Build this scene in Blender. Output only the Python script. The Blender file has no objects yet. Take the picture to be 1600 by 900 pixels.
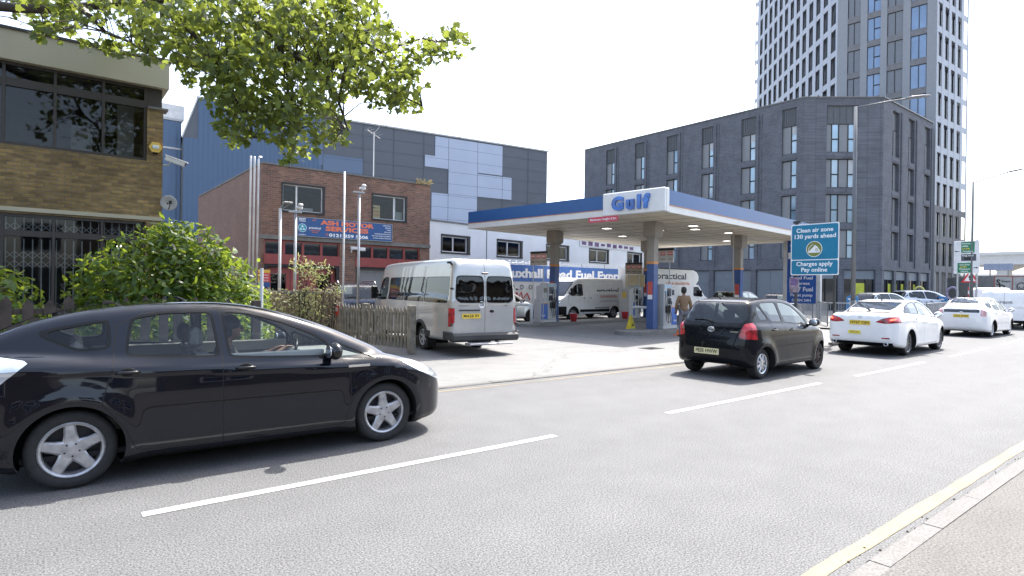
import bpy, math, random
import numpy as np
from mathutils import Vector, Matrix
random.seed(7); RNG = np.random.default_rng(7)
S = bpy.context.scene; COL = S.collection
PI = math.pi; R = math.radians
# ------------------------------------------------------------ camera, light, exposure
CAMH = 1.682
cd = bpy.data.cameras.new('camera'); cam = bpy.data.objects.new('camera', cd); COL.objects.link(cam)
TH, RO, PT = 0.90128, 0.01356, -0.00199
fw = Vector((math.cos(TH)*math.cos(PT), math.sin(TH)*math.cos(PT), math.sin(PT)))
r0 = Vector((math.sin(TH), -math.cos(TH), 0)); u0 = r0.cross(fw)
rr = math.cos(RO)*r0 + math.sin(RO)*u0; uu = -math.sin(RO)*r0 + math.cos(RO)*u0
cam.matrix_world = Matrix(((rr.x, uu.x, -fw.x, 0), (rr.y, uu.y, -fw.y, 0), (rr.z, uu.z, -fw.z, CAMH), (0, 0, 0, 1)))
cd.sensor_width = 36; cd.lens = 927.7/1600*36; cd.clip_start = .05; cd.clip_end = 3000
S.camera = cam
SUN = Vector((.60, .19, 1.0)).normalized()
w = bpy.data.worlds.new('World'); S.world = w; w.use_nodes = True
nt = w.node_tree; sk = nt.nodes.new('ShaderNodeTexSky'); sk.sky_type = 'NISHITA'; sk.sun_disc = False
sk.sun_elevation = math.asin(SUN.z); sk.sun_rotation = math.atan2(SUN.x, SUN.y)
sk.dust_density = 3.0; sk.air_density = 1.0; sk.ozone_density = 1.0
hs0 = nt.nodes.new('ShaderNodeHueSaturation'); hs0.inputs['Saturation'].default_value = .78; nt.links.new(sk.outputs[0], hs0.inputs['Color']); nt.links.new(hs0.outputs[0], nt.nodes['Background'].inputs[0]); nt.nodes['Background'].inputs[1].default_value = .15
sl = bpy.data.lights.new('sun', 'SUN'); sl.energy = 2.9; sl.angle = R(.55); sl.color = (1, .965, .91)
so = bpy.data.objects.new('sun', sl); COL.objects.link(so); so.rotation_euler = SUN.to_track_quat('Z', 'Y').to_euler()
S.view_settings.view_transform = 'Standard'; S.view_settings.look = 'None'
S.view_settings.exposure = 1.85; S.view_settings.gamma = 1
S.cycles.max_bounces = 8; S.cycles.transparent_max_bounces = 16; S.cycles.use_denoising = True
S.cycles.caustics_reflective = False; S.cycles.caustics_refractive = False; S.cycles.sample_clamp_indirect = 6
# ------------------------------------------------------------ materials
MATS = {}
def nodes(name):
    m = bpy.data.materials.new(name); m.use_nodes = True; t = m.node_tree
    return m, t, t.nodes['Principled BSDF'], t.nodes.new, t.links.new
def c4(c): return (c[0], c[1], c[2], 1) if not isinstance(c, (int, float)) else (c, c, c, 1)
def M(name, col, rough=.5, metal=0, var=.12, scale=3, bump=0, bscale=60, spec=.5, coat=0, emis=0, inner=None, alpha=None):
    if name in MATS: return MATS[name]
    m, t, b, N, L = nodes(name); col = c4(col)
    b.inputs['Roughness'].default_value = rough; b.inputs['Metallic'].default_value = metal
    b.inputs['Specular IOR Level'].default_value = spec; b.inputs['Coat Weight'].default_value = coat; b.inputs['Coat Roughness'].default_value = .03
    tc = N('ShaderNodeTexCoord'); out = None
    if var:
        n = N('ShaderNodeTexNoise'); n.inputs['Scale'].default_value = scale; n.inputs['Detail'].default_value = 5
        L(tc.outputs['Object'], n.inputs['Vector']); mx = N('ShaderNodeMix'); mx.data_type = 'RGBA'
        mr = N('ShaderNodeMapRange'); mr.inputs[1].default_value = .3; mr.inputs[2].default_value = .7; L(n.outputs[0], mr.inputs[0]); L(mr.outputs[0], mx.inputs[0])
        mx.inputs[6].default_value = tuple(max(0, x*(1-var)) for x in col[:3])+(1,); mx.inputs[7].default_value = tuple(min(1, x*(1+var)) for x in col[:3])+(1,)
        out = mx.outputs[2]
        L(out, b.inputs['Base Color'])
    else: b.inputs['Base Color'].default_value = col
    if inner is not None:
        g = N('ShaderNodeNewGeometry'); m2 = N('ShaderNodeMix'); m2.data_type = 'RGBA'; L(g.outputs['Backfacing'], m2.inputs[0])
        if out: L(out, m2.inputs[6])
        else: m2.inputs[6].default_value = col
        m2.inputs[7].default_value = c4(inner); L(m2.outputs[2], b.inputs['Base Color'])
        for k in ('Metallic', 'Coat Weight'):
            q = N('ShaderNodeMath'); q.operation = 'MULTIPLY_ADD'; L(g.outputs['Backfacing'], q.inputs[0]); v = b.inputs[k].default_value
            q.inputs[1].default_value = -v; q.inputs[2].default_value = v; L(q.outputs[0], b.inputs[k])
    if bump:
        n = N('ShaderNodeTexNoise'); n.inputs['Scale'].default_value = bscale; n.inputs['Detail'].default_value = 4; L(tc.outputs['Object'], n.inputs['Vector'])
        bp = N('ShaderNodeBump'); bp.inputs['Strength'].default_value = bump; bp.inputs['Distance'].default_value = .01; L(n.outputs[0], bp.inputs['Height']); L(bp.outputs[0], b.inputs['Normal'])
    if emis:
        b.inputs['Emission Color'].default_value = col; b.inputs['Emission Strength'].default_value = emis
    MATS[name] = m; return m
def wallvec(t, N, L):
    tc = N('ShaderNodeTexCoord'); s = N('ShaderNodeSeparateXYZ'); L(tc.outputs['Object'], s.inputs[0])
    a = N('ShaderNodeMath'); L(s.outputs[0], a.inputs[0]); L(s.outputs[1], a.inputs[1])
    c = N('ShaderNodeCombineXYZ'); L(a.outputs[0], c.inputs[0]); L(s.outputs[2], c.inputs[1]); return tc, c.outputs[0], s
def BRICK(name, c1, c2, mo, stain=.35, bw=.225, rh=.075, rough=.85, ms=.008):
    if name in MATS: return MATS[name]
    m, t, b, N, L = nodes(name); tc, v, s = wallvec(t, N, L)
    br = N('ShaderNodeTexBrick'); L(v, br.inputs['Vector']); br.inputs['Color1'].default_value = c4(c1); br.inputs['Color2'].default_value = c4(c2); br.inputs['Mortar'].default_value = c4(mo)
    br.inputs['Scale'].default_value = 1; br.inputs['Brick Width'].default_value = bw; br.inputs['Row Height'].default_value = rh; br.inputs['Mortar Size'].default_value = ms; br.inputs['Mortar Smooth'].default_value = .2
    n = N('ShaderNodeTexNoise'); n.inputs['Scale'].default_value = 1.1; n.inputs['Detail'].default_value = 8; L(tc.outputs['Object'], n.inputs['Vector'])
    mp = N('ShaderNodeMapping'); mp.inputs['Scale'].default_value = (5, 16, 1); L(v, mp.inputs['Vector'])
    n2 = N('ShaderNodeTexNoise'); n2.inputs['Scale'].default_value = 1; n2.inputs['Detail'].default_value = 3; L(mp.outputs[0], n2.inputs['Vector'])
    a = N('ShaderNodeMath'); a.operation = 'MULTIPLY'; L(n.outputs[0], a.inputs[0]); L(n2.outputs[0], a.inputs[1])
    mr = N('ShaderNodeMapRange'); mr.inputs[1].default_value = .12; mr.inputs[2].default_value = .38; mr.inputs[3].default_value = 1-stain; mr.inputs[4].default_value = 1+stain*.6; L(a.outputs[0], mr.inputs[0])
    hs = N('ShaderNodeHueSaturation'); L(br.outputs[0], hs.inputs['Color']); L(mr.outputs[0], hs.inputs['Value']); L(hs.outputs[0], b.inputs['Base Color'])
    bp = N('ShaderNodeBump'); bp.inputs['Strength'].default_value = .5; bp.inputs['Distance'].default_value = .01; bp.invert = True; L(br.outputs['Fac'], bp.inputs['Height']); L(bp.outputs[0], b.inputs['Normal'])
    b.inputs['Roughness'].default_value = rough; MATS[name] = m; return m
def CLAD(name, col, period=.2, depth=.02, rough=.45, horiz=False, var=.06):
    if name in MATS: return MATS[name]
    m, t, b, N, L = nodes(name); tc, v, s = wallvec(t, N, L)
    wv = N('ShaderNodeTexWave'); wv.wave_type = 'BANDS'; wv.bands_direction = 'Y' if horiz else 'X'; wv.wave_profile = 'TRI'
    wv.inputs['Scale'].default_value = .314/period/1.0; L(v, wv.inputs['Vector'])
    bp = N('ShaderNodeBump'); bp.inputs['Distance'].default_value = depth; bp.inputs['Strength'].default_value = .8; L(wv.outputs[1], bp.inputs['Height']); L(bp.outputs[0], b.inputs['Normal'])
    n = N('ShaderNodeTexNoise'); n.inputs['Scale'].default_value = .5; n.inputs['Detail'].default_value = 4; L(tc.outputs['Object'], n.inputs['Vector'])
    mx = N('ShaderNodeMix'); mx.data_type = 'RGBA'; L(n.outputs[0], mx.inputs[0]); mx.inputs[6].default_value = c4([x*(1-var) for x in col]); mx.inputs[7].default_value = c4([x*(1+var) for x in col]); L(mx.outputs[2], b.inputs['Base Color'])
    b.inputs['Roughness'].default_value = rough; MATS[name] = m; return m
def GLASS(name, tint=(.6, .65, .65), trans=.7, rough=.02, refl=1.2):
    if name in MATS: return MATS[name]
    m, t, b, N, L = nodes(name); t.nodes.remove(b); o = t.nodes['Material Output']
    g = N('ShaderNodeBsdfGlossy'); g.inputs['Roughness'].default_value = rough; g.inputs['Color'].default_value = (.95, .97, 1, 1)
    tr = N('ShaderNodeBsdfTransparent'); tr.inputs['Color'].default_value = c4([x*trans for x in tint])
    f = N('ShaderNodeFresnel'); f.inputs['IOR'].default_value = 1.5
    q = N('ShaderNodeMath'); q.operation = 'MULTIPLY_ADD'; L(f.outputs[0], q.inputs[0]); q.inputs[1].default_value = refl; q.inputs[2].default_value = .01; q.use_clamp = True
    n = N('ShaderNodeTexNoise'); n.inputs['Scale'].default_value = 1.3; bp = N('ShaderNodeBump'); bp.inputs['Strength'].default_value = .04; bp.inputs['Distance'].default_value = .05; L(n.outputs[0], bp.inputs['Height']); L(bp.outputs[0], g.inputs['Normal'])
    mx = N('ShaderNodeMixShader'); L(q.outputs[0], mx.inputs[0]); L(tr.outputs[0], mx.inputs[1]); L(g.outputs[0], mx.inputs[2]); L(mx.outputs[0], o.inputs[0]); MATS[name] = m; return m
def GROUNDM(name, c1, c2, grain=110, gs=.5, rough=.75, bump=.6, patch=.15, crack=0, spec=.4):
    m, t, b, N, L = nodes(name); tc = N('ShaderNodeTexCoord'); V = tc.outputs['Object']
    vo = N('ShaderNodeTexNoise'); vo.inputs['Scale'].default_value = grain; vo.inputs['Detail'].default_value = 3; vo.inputs['Roughness'].default_value = .7; L(V, vo.inputs['Vector'])
    mr = N('ShaderNodeMapRange'); mr.inputs[1].default_value = .5-gs*.3; mr.inputs[2].default_value = .5+gs*.3; L(vo.outputs[0], mr.inputs[0])
    mx = N('ShaderNodeMix'); mx.data_type = 'RGBA'; L(mr.outputs[0], mx.inputs[0]); mx.inputs[6].default_value = c4(c1); mx.inputs[7].default_value = c4(c2)
    mp = N('ShaderNodeMapping'); mp.inputs['Scale'].default_value = (.12, .9, 1); L(V, mp.inputs['Vector'])
    n = N('ShaderNodeTexNoise'); n.inputs['Scale'].default_value = 1; n.inputs['Detail'].default_value = 6; L(mp.outputs[0], n.inputs['Vector'])
    n3 = N('ShaderNodeTexNoise'); n3.inputs['Scale'].default_value = 2.2; n3.inputs['Detail'].default_value = 7; L(V, n3.inputs['Vector'])
    ad = N('ShaderNodeMath'); L(n.outputs[0], ad.inputs[0]); L(n3.outputs[0], ad.inputs[1])
    m2 = N('ShaderNodeMapRange'); m2.inputs[1].default_value = .7; m2.inputs[2].default_value = 1.3; m2.inputs[3].default_value = 1-patch; m2.inputs[4].default_value = 1+patch; L(ad.outputs[0], m2.inputs[0])
    hs = N('ShaderNodeHueSaturation'); L(mx.outputs[2], hs.inputs['Color']); L(m2.outputs[0], hs.inputs['Value']); o = hs.outputs[0]
    if crack:
        cv = N('ShaderNodeTexVoronoi'); cv.feature = 'DISTANCE_TO_EDGE'; cv.inputs['Scale'].default_value = crack
        nn = N('ShaderNodeTexNoise'); nn.inputs['Scale'].default_value = 3; L(V, nn.inputs['Vector']); vm = N('ShaderNodeVectorMath'); vm.operation = 'ADD'; L(V, vm.inputs[0]); L(nn.outputs['Color'], vm.inputs[1]); L(vm.outputs[0], cv.inputs['Vector'])
        cr = N('ShaderNodeMapRange'); cr.inputs[2].default_value = .006; cr.inputs[3].default_value = .45; cr.inputs[4].default_value = 1; L(cv.outputs[0], cr.inputs[0])
        h2 = N('ShaderNodeHueSaturation'); L(o, h2.inputs['Color']); L(cr.outputs[0], h2.inputs['Value']); o = h2.outputs[0]
    L(o, b.inputs['Base Color'])
    bp = N('ShaderNodeBump'); bp.inputs['Strength'].default_value = bump; bp.inputs['Distance'].default_value = .006; L(vo.outputs[0], bp.inputs['Height']); L(bp.outputs[0], b.inputs['Normal'])
    b.inputs['Roughness'].default_value = rough; b.inputs['Specular IOR Level'].default_value = spec; MATS[name] = m; return m
def LEAF(name, dark, light, trcol, trw=.5, rough=.35):
    m, t, b, N, L = nodes(name); o = t.nodes['Material Output']
    at = N('ShaderNodeAttribute'); at.attribute_name = 'tint'
    def mix(a, c):
        x = N('ShaderNodeMix'); x.data_type = 'RGBA'; L(at.outputs['Fac'], x.inputs[0]); x.inputs[6].default_value = c4(a); x.inputs[7].default_value = c4(c); return x.outputs[2]
    L(mix(dark, light), b.inputs['Base Color']); b.inputs['Roughness'].default_value = rough
    tr = N('ShaderNodeBsdfTranslucent'); L(mix([x*.7 for x in trcol], trcol), tr.inputs['Color'])
    mx = N('ShaderNodeMixShader'); mx.inputs[0].default_value = trw; L(b.outputs[0], mx.inputs[1]); L(tr.outputs[0], mx.inputs[2]); L(mx.outputs[0], o.inputs[0]); return m
# ------------------------------------------------------------ object helpers
def tag(o, label, cat, group=None):
    o['label'] = label; o['category'] = cat
    if group: o['group'] = group
    return o
def E(name, loc=(0, 0, 0), rz=0, label=None, cat=None, group=None):
    o = bpy.data.objects.new(name, None); COL.objects.link(o); o.location = loc; o.rotation_euler = (0, 0, rz); o.empty_display_size = .2
    if label: tag(o, label, cat, group)
    return o
def mkobj(name, vs, fs, mats, parent=None, mi=None, smooth=False, normals=None, loc=None):
    me = bpy.data.meshes.new(name); me.from_pydata([tuple(map(float, v)) for v in vs], [], [tuple(f) for f in fs])
    if not isinstance(mats, (list, tuple)): mats = [mats]
    for m in mats: me.materials.append(m)
    if mi is not None: me.polygons.foreach_set('material_index', np.array(mi, dtype=np.int32))
    if smooth: me.polygons.foreach_set('use_smooth', np.ones(len(me.polygons), dtype=bool))
    me.update()
    if normals is not None: me.normals_split_custom_set_from_vertices([tuple(map(float, n)) for n in normals])
    o = bpy.data.objects.new(name, me); COL.objects.link(o)
    if parent: o.parent = parent
    if loc: o.location = loc
    return o
class MB:
    def __init__(s): s.v = []; s.f = []; s.m = []; s.cur = 0
    def mat(s, i): s.cur = i; return s
    def add(s, vs, fs):
        n = len(s.v); s.v += [tuple(v) for v in vs]
        for f in fs: s.f.append([n+i for i in f]); s.m.append(s.cur)
        return s
    def box(s, x0, y0, z0, x1, y1, z1, bev=0):
        if x0 > x1: x0, x1 = x1, x0
        if y0 > y1: y0, y1 = y1, y0
        if z0 > z1: z0, z1 = z1, z0
        if bev:
            b = min(bev, (x1-x0)*.49, (y1-y0)*.49, (z1-z0)*.49)
            sx = [(x0, x0+b), (x1, x1-b)]; sy = [(y0, y0+b), (y1, y1-b)]; sz = [(z0, z0+b), (z1, z1-b)]
            V = {}; vs = []
            for i in (0, 1):
                for j in (0, 1):
                    for k in (0, 1):
                        for ax in range(3):
                            V[i, j, k, ax] = len(vs)
                            vs.append((sx[i][ax != 0], sy[j][ax != 1], sz[k][ax != 2]))
            fs = []
            for i in (0, 1): fs.append([V[i, a, c, 0] for a, c in ((0, 0), (1, 0), (1, 1), (0, 1))][::(1 if i else -1)])
            for j in (0, 1): fs.append([V[a, j, c, 1] for a, c in ((0, 0), (1, 0), (1, 1), (0, 1))][::(-1 if j else 1)])
            for k in (0, 1): fs.append([V[a, c, k, 2] for a, c in ((0, 0), (1, 0), (1, 1), (0, 1))][::(1 if k else -1)])
            for i in (0, 1):
                for j in (0, 1): fs.append([V[i, j, 0, 0], V[i, j, 1, 0], V[i, j, 1, 1], V[i, j, 0, 1]][::(-1 if i == j else 1)])
                for k in (0, 1): fs.append([V[i, 0, k, 0], V[i, 1, k, 0], V[i, 1, k, 2], V[i, 0, k, 2]][::(1 if i == k else -1)])
            for j in (0, 1):
                for k in (0, 1): fs.append([V[0, j, k, 1], V[1, j, k, 1], V[1, j, k, 2], V[0, j, k, 2]][::(-1 if j == k else 1)])
            for i in (0, 1):
                for j in (0, 1):
                    for k in (0, 1): fs.append([V[i, j, k, 0], V[i, j, k, 1], V[i, j, k, 2]][::(1 if (i+j+k) % 2 else -1)])
            return s.add(vs, fs)
        return s.add([(x0, y0, z0), (x1, y0, z0), (x1, y1, z0), (x0, y1, z0), (x0, y0, z1), (x1, y0, z1), (x1, y1, z1), (x0, y1, z1)],
                     [(0, 3, 2, 1), (4, 5, 6, 7), (0, 1, 5, 4), (1, 2, 6, 5), (2, 3, 7, 6), (3, 0, 4, 7)])
    def quad(s, *p): return s.add(p, [tuple(range(len(p)))])
    def tube(s, pts, r, n=8, cap=True):
        pts = [Vector(p) for p in pts]; rs = r if isinstance(r, (list, tuple)) else [r]*len(pts)
        rings = []; up = Vector((0, 0, 1))
        for i, p in enumerate(pts):
            d = (pts[min(i+1, len(pts)-1)]-pts[max(i-1, 0)]).normalized()
            a = d.cross(up)
            if a.length < .2: a = d.cross(Vector((1, 0, 0)))
            a.normalize(); b = a.cross(d)
            rings.append([p+rs[i]*(math.cos(2*PI*k/n)*a+math.sin(2*PI*k/n)*b) for k in range(n)])
        vs = [q for g in rings for q in g]; fs = []
        for i in range(len(pts)-1):
            for k in range(n): fs.append((i*n+k, i*n+(k+1) % n, (i+1)*n+(k+1) % n, (i+1)*n+k))
        if cap: fs.append(tuple(range(n))[::-1]); fs.append(tuple((len(pts)-1)*n+k for k in range(n)))
        return s.add(vs, fs)
    def prism(s, poly, a0, a1, axis='y'):
        n = len(poly)
        if axis == 'y': f = lambda p, a: (p[0], a, p[1])
        elif axis == 'x': f = lambda p, a: (a, p[0], p[1])
        else: f = lambda p, a: (p[0], p[1], a)
        vs = [f(p, a0) for p in poly]+[f(p, a1) for p in poly]
        fs = [tuple(range(n)), tuple(range(2*n-1, n-1, -1))]+[(i, n+i, n+(i+1) % n, (i+1) % n) for i in range(n)]
        return s.add(vs, fs)
    def lathe(s, prof, n=32, axis='y', c=(0, 0, 0), close=False):
        vs = []; fs = []
        for r, a in prof:
            for k in range(n):
                t = 2*PI*k/n; u, v = r*math.cos(t), r*math.sin(t)
                vs.append((c[0]+u, c[1]+a, c[2]+v) if axis == 'y' else ((c[0]+u, c[1]+v, c[2]+a) if axis == 'z' else (c[0]+a, c[1]+u, c[2]+v)))
        m = len(prof)
        for i in range(m-1 if not close else m):
            j = (i+1) % m
            for k in range(n): fs.append((i*n+k, i*n+(k+1) % n, j*n+(k+1) % n, j*n+k))
        return s.add(vs, fs)
    def ball(s, c, r, n=12, sc=(1, 1, 1)):
        vs = []; fs = []; m = n//2
        for i in range(m+1):
            for k in range(n):
                a = PI*i/m; t = 2*PI*k/n; vs.append((c[0]+r*sc[0]*math.sin(a)*math.cos(t), c[1]+r*sc[1]*math.sin(a)*math.sin(t), c[2]+r*sc[2]*math.cos(a)))
        for i in range(m):
            for k in range(n): fs.append((i*n+k, (i+1)*n+k, (i+1)*n+(k+1) % n, i*n+(k+1) % n))
        return s.add(vs, fs)
    def build(s, name, mats, parent=None, smooth=False, loc=None): return mkobj(name, s.v, s.f, mats, parent, s.m, smooth, loc=loc)
def struct(o): o['kind'] = 'structure'; return o
FCACHE = {}
def text(parent, s, org, right, up, size, mat, bold=0, align='CENTER', sx=1, name='lettering', depth=.003, shear=0, width=None, gap=1):
    """flat lettering with a little thickness, lying in the plane (right, up) at org"""
    k = (s, bold, align, shear, gap)
    if k not in FCACHE:
        cu = bpy.data.curves.new('f', 'FONT'); cu.body = s; cu.size = 1; cu.offset = bold; cu.align_x = align; cu.align_y = 'CENTER'; cu.resolution_u = 3; cu.shear = shear; cu.extrude = .5; cu.space_character = gap
        o = bpy.data.objects.new('f', cu); COL.objects.link(o); dg = bpy.context.evaluated_depsgraph_get()
        me = bpy.data.meshes.new_from_object(o.evaluated_get(dg)); vs = [tuple(v.co) for v in me.vertices]; fs = [tuple(p.vertices) for p in me.polygons]
        bpy.data.objects.remove(o); bpy.data.meshes.remove(me); FCACHE[k] = (vs, fs)
    vs, fs = FCACHE[k]
    if width:
        xs = [v[0] for v in vs]; sx = width/max(1e-6, (max(xs)-min(xs))*size)
    right = Vector(right).normalized(); up = Vector(up).normalized(); n = right.cross(up); org = Vector(org)
    out = [org+right*(v[0]*size*sx)+up*(v[1]*size)+n*((v[2]+.5)*depth) for v in vs]
    return mkobj(name, out, fs, mat, parent)
def dup(o, parent=None):
    c = o.copy(); COL.objects.link(c); c.parent = parent
    for ch in list(o.children): dup(ch, c)
    return c
# ------------------------------------------------------------ vehicles: a body carved from its side, plan and front outlines
def chai(P, n=2, closed=True):
    P = [np.array(p, float) for p in P]
    for _ in range(n):
        Q = []; m = len(P)
        for i in range(m if closed else m-1):
            a, b = P[i], P[(i+1) % m]; Q += [a*.75+b*.25, a*.25+b*.75]
        P = Q if closed else [P[0]]+Q+[P[-1]]
    return [tuple(p) for p in P]
def sdp(P, x, z):
    P = np.asarray(P, float); d = np.full(np.shape(x), 1e18); ins = np.zeros(np.shape(x), bool)
    for i in range(len(P)):
        ax, az = P[i]; bx, bz = P[(i+1) % len(P)]; ex, ez = bx-ax, bz-az; L2 = ex*ex+ez*ez+1e-12
        wx = x-ax; wz = z-az; t = np.clip((wx*ex+wz*ez)/L2, 0, 1); d = np.minimum(d, (wx-t*ex)**2+(wz-t*ez)**2)
        if abs(ez) > 1e-12: ins ^= ((az <= z) != (bz <= z)) & (x < ex*(z-az)/ez+ax)
    return np.where(ins, -1, 1)*np.sqrt(d)
def grid2(P, h=.0125, pad=.9):
    """signed distance to an outline, tabulated once and read back with bilinear interpolation"""
    A = np.array(P); x0, z0 = A.min(0)-pad; x1, z1 = A.max(0)+pad; nx = int((x1-x0)/h)+2; nz = int((z1-z0)/h)+2
    X, Z = np.meshgrid(x0+h*np.arange(nx), z0+h*np.arange(nz), indexing='ij'); G_ = sdp(P, X.ravel(), Z.ravel()).reshape(nx, nz)
    for _ in range(2):
        G_[1:-1] = (G_[:-2]+2*G_[1:-1]+G_[2:])/4; G_[:, 1:-1] = (G_[:, :-2]+2*G_[:, 1:-1]+G_[:, 2:])/4
    def f(x, z):
        u = np.clip((x-x0)/h, 0, nx-1.001); v = np.clip((z-z0)/h, 0, nz-1.001); i = u.astype(int); j = v.astype(int); a = u-i; b = v-j
        return (1-a)*((1-b)*G_[i, j]+b*G_[i, j+1])+a*((1-b)*G_[i+1, j]+b*G_[i+1, j+1])
    return f
def smin(a, b, k): h = np.maximum(k-np.abs(a-b), 0)/k; return np.minimum(a, b)-h*h*k*.25
def smax(a, b, k): return -smin(-a, -b, k)
def car_sdf(s):
    lo = grid2(chai(s['low'], 2)); gh = grid2(chai(s['gh'], 2)); px = [p[0] for p in s['plan']]; py = [p[1] for p in s['plan']]
    pl = grid2(chai([(p[0], p[1]) for p in s['plan']]+[(p[0], -p[1]) for p in s['plan'][::-1]], 2))
    gx = [p[0] for p in s['ghw']]; gy = [p[1] for p in s['ghw']]; zb = s['zb']; tu = s['tumble']; ba = s.get('barrel', .18); zm = s.get('zm', .6)
    cr = s.get('crease')
    def f(x, y, z):
        ay = np.abs(y)
        bar = ba*np.maximum(0, z-zm)**2+ba*1.2*np.maximum(0, zm-.1-z)**2
        if cr is not None:
            zc = np.interp(x, [c[0] for c in cr], [c[1] for c in cr]); bar = bar+.042*np.clip((z-zc)/.13, 0, 1)-.008*np.exp(-((z-zc)/.03)**2)
        d1 = smax(lo(x, z), pl(x, ay+bar), s.get('k1', .10))
        for (fx, fr, fa) in s.get('flare', []):
            rr_ = np.sqrt((x-fx)**2+(z-s['rw'])**2); d1 = d1-fa*np.exp(-((rr_-fr)/.09)**2)*(ay > .5)
        d2 = smax(gh(x, z), (ay+tu*np.maximum(0, z-zb)-np.interp(x, gx, gy))*.96, s.get('k2', .10))
        return smin(d1, d2, s.get('k3', .05))
    return f
def car_shell(s, NX, NT):
    f = car_sdf(s); L = s['L']; rc = s.get('rc', .45); zc = s.get('zc', .62); NP = max(6, NT//9); th = np.linspace(-PI/2, 1.5*PI, NT, endpoint=False)
    O = []; D = []
    for i in range(1, NP):
        ph = PI/2*i/NP
        for t in th: O.append((rc, 0, zc)); D.append((-math.cos(ph), math.sin(ph)*math.cos(t), math.sin(ph)*math.sin(t)))
    for xs in np.linspace(rc, L-rc, NX):
        for t in th: O.append((xs, 0, zc)); D.append((0, math.cos(t), math.sin(t)))
    for i in range(NP-1, 0, -1):
        ph = PI/2*i/NP
        for t in th: O.append((L-rc, 0, zc)); D.append((math.cos(ph), math.sin(ph)*math.cos(t), math.sin(ph)*math.sin(t)))
    O += [(rc, 0, zc), (L-rc, 0, zc)]; D += [(-1, 0, 0), (1, 0, 0)]
    O = np.array(O); D = np.array(D); t = np.zeros(len(O))
    for _ in range(28):
        p = O+D*t[:, None]; t = t-f(p[:, 0], p[:, 1], p[:, 2])*.9
    V = O+D*t[:, None]; NR = NX+2*(NP-1); F = []
    for i in range(NR-1):
        for k in range(NT):
            a, b, c_, d = i*NT+k, i*NT+(k+1) % NT, (i+1)*NT+(k+1) % NT, (i+1)*NT+k
            F.append((a, b, c_, d))
    p0, p1 = NR*NT, NR*NT+1
    for k in range(NT): F.append((p0, (k+1) % NT, k)); F.append((p1, (NR-1)*NT+k, (NR-1)*NT+(k+1) % NT))
    return f, [tuple(v) for v in V], F
def clip(V, F, fn):
    A = np.array(V); d = fn(A[:, 0], A[:, 1], A[:, 2]).tolist(); cache = {}; I = []; O = []
    for face in F:
        neg = sum(1 for i in face if d[i] < 0)
        if neg == len(face): I.append(face); continue
        if neg == 0: O.append(face); continue
        fi = []; fo = []
        for q in range(len(face)):
            a, b = face[q], face[(q+1) % len(face)]
            (fi if d[a] < 0 else fo).append(a)
            if (d[a] < 0) != (d[b] < 0):
                k = (a, b) if a < b else (b, a)
                if k not in cache:
                    t = d[k[0]]/(d[k[0]]-d[k[1]]); t = min(max(t, .001), .999)
                    p, r = V[k[0]], V[k[1]]; cache[k] = len(V); V.append(tuple(p[j]+(r[j]-p[j])*t for j in range(3)))
                fi.append(cache[k]); fo.append(cache[k])
        if len(fi) > 2: I.append(tuple(fi))
        if len(fo) > 2: O.append(tuple(fo))
    return I, O
def grad(f, P, e=.012):
    g = np.stack([f(P[:, 0]+e, P[:, 1], P[:, 2])-f(P[:, 0]-e, P[:, 1], P[:, 2]), f(P[:, 0], P[:, 1]+e, P[:, 2])-f(P[:, 0], P[:, 1]-e, P[:, 2]), f(P[:, 0], P[:, 1], P[:, 2]+e)-f(P[:, 0], P[:, 1], P[:, 2]-e)], 1)
    return g/(np.linalg.norm(g, axis=1)[:, None]+1e-9)
def emit(name, V, F, f, mats, parent, mi=None, inset=0, rim=None, rimd=.03, e=.02):
    """a mesh of the chosen faces, with normals taken from the outline functions; rim = material slot of a turned-in edge"""
    ids = sorted({i for q in F for i in q}); mp = {g: k for k, g in enumerate(ids)}; P = np.array([V[i] for i in ids])
    n = grad(f, P, e); dd = f(P[:, 0], P[:, 1], P[:, 2]); P = P-n*dd[:, None]*.9; Q = P-n*inset
    fs = [tuple(mp[i] for i in q) for q in F]; mi = list(mi) if mi else [0]*len(fs); vs = [tuple(q) for q in Q]; ns = [tuple(q) for q in n]
    if rim is not None:
        cnt = {}
        for q in fs:
            for k in range(len(q)):
                a, b = q[k], q[(k+1) % len(q)]; cnt[(a, b)] = cnt.get((a, b), 0)+1
        be = [e_ for e_ in cnt if (e_[1], e_[0]) not in cnt]; m2 = {}
        for a, b in be:
            for i in (a, b):
                if i not in m2: m2[i] = len(vs); vs.append(tuple(Q[i])); ns.append((0, 0, 1)); vs.append(tuple(Q[i]-n[i]*rimd)); ns.append((0, 0, 1))
        for a, b in be:
            fs.append((m2[a], m2[a]+1, m2[b]+1, m2[b])); mi.append(rim)
            ea = np.array(vs[m2[b]])-np.array(vs[m2[a]]); nn = np.cross(np.array(vs[m2[a]+1])-np.array(vs[m2[a]]), ea); nn = nn/(np.linalg.norm(nn)+1e-9)
            for i in (a, b): ns[m2[i]] = tuple(nn); ns[m2[i]+1] = tuple(nn)
    return mkobj(name, vs, fs, mats, parent, mi, True, ns)
BLK = M('black_trim', .006, .35, var=.1, spec=.25); RUB = M('tyre_rubber', .018, .8, var=.25, bump=.2, scale=20); DARK = M('dark_cavity', .006, .9, var=0)
PLA = M('grey_plastic', .035, .6, var=.15); CHR = M('bright_metal', (.75, .76, .78), .18, 1, var=.05); ALU = M('alloy_wheel', (.55, .56, .58), .32, .85, var=.12, scale=12)
DALU = M('dark_disc', (.035, .035, .04), .6, .4, var=.3, scale=12); CGL = GLASS('car_glass', (.55, .62, .62), .55); CGD = GLASS('privacy_glass', (.2, .22, .25), .35); CGC = GLASS('clear_car_glass', (.85, .92, .9), .82)
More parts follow.
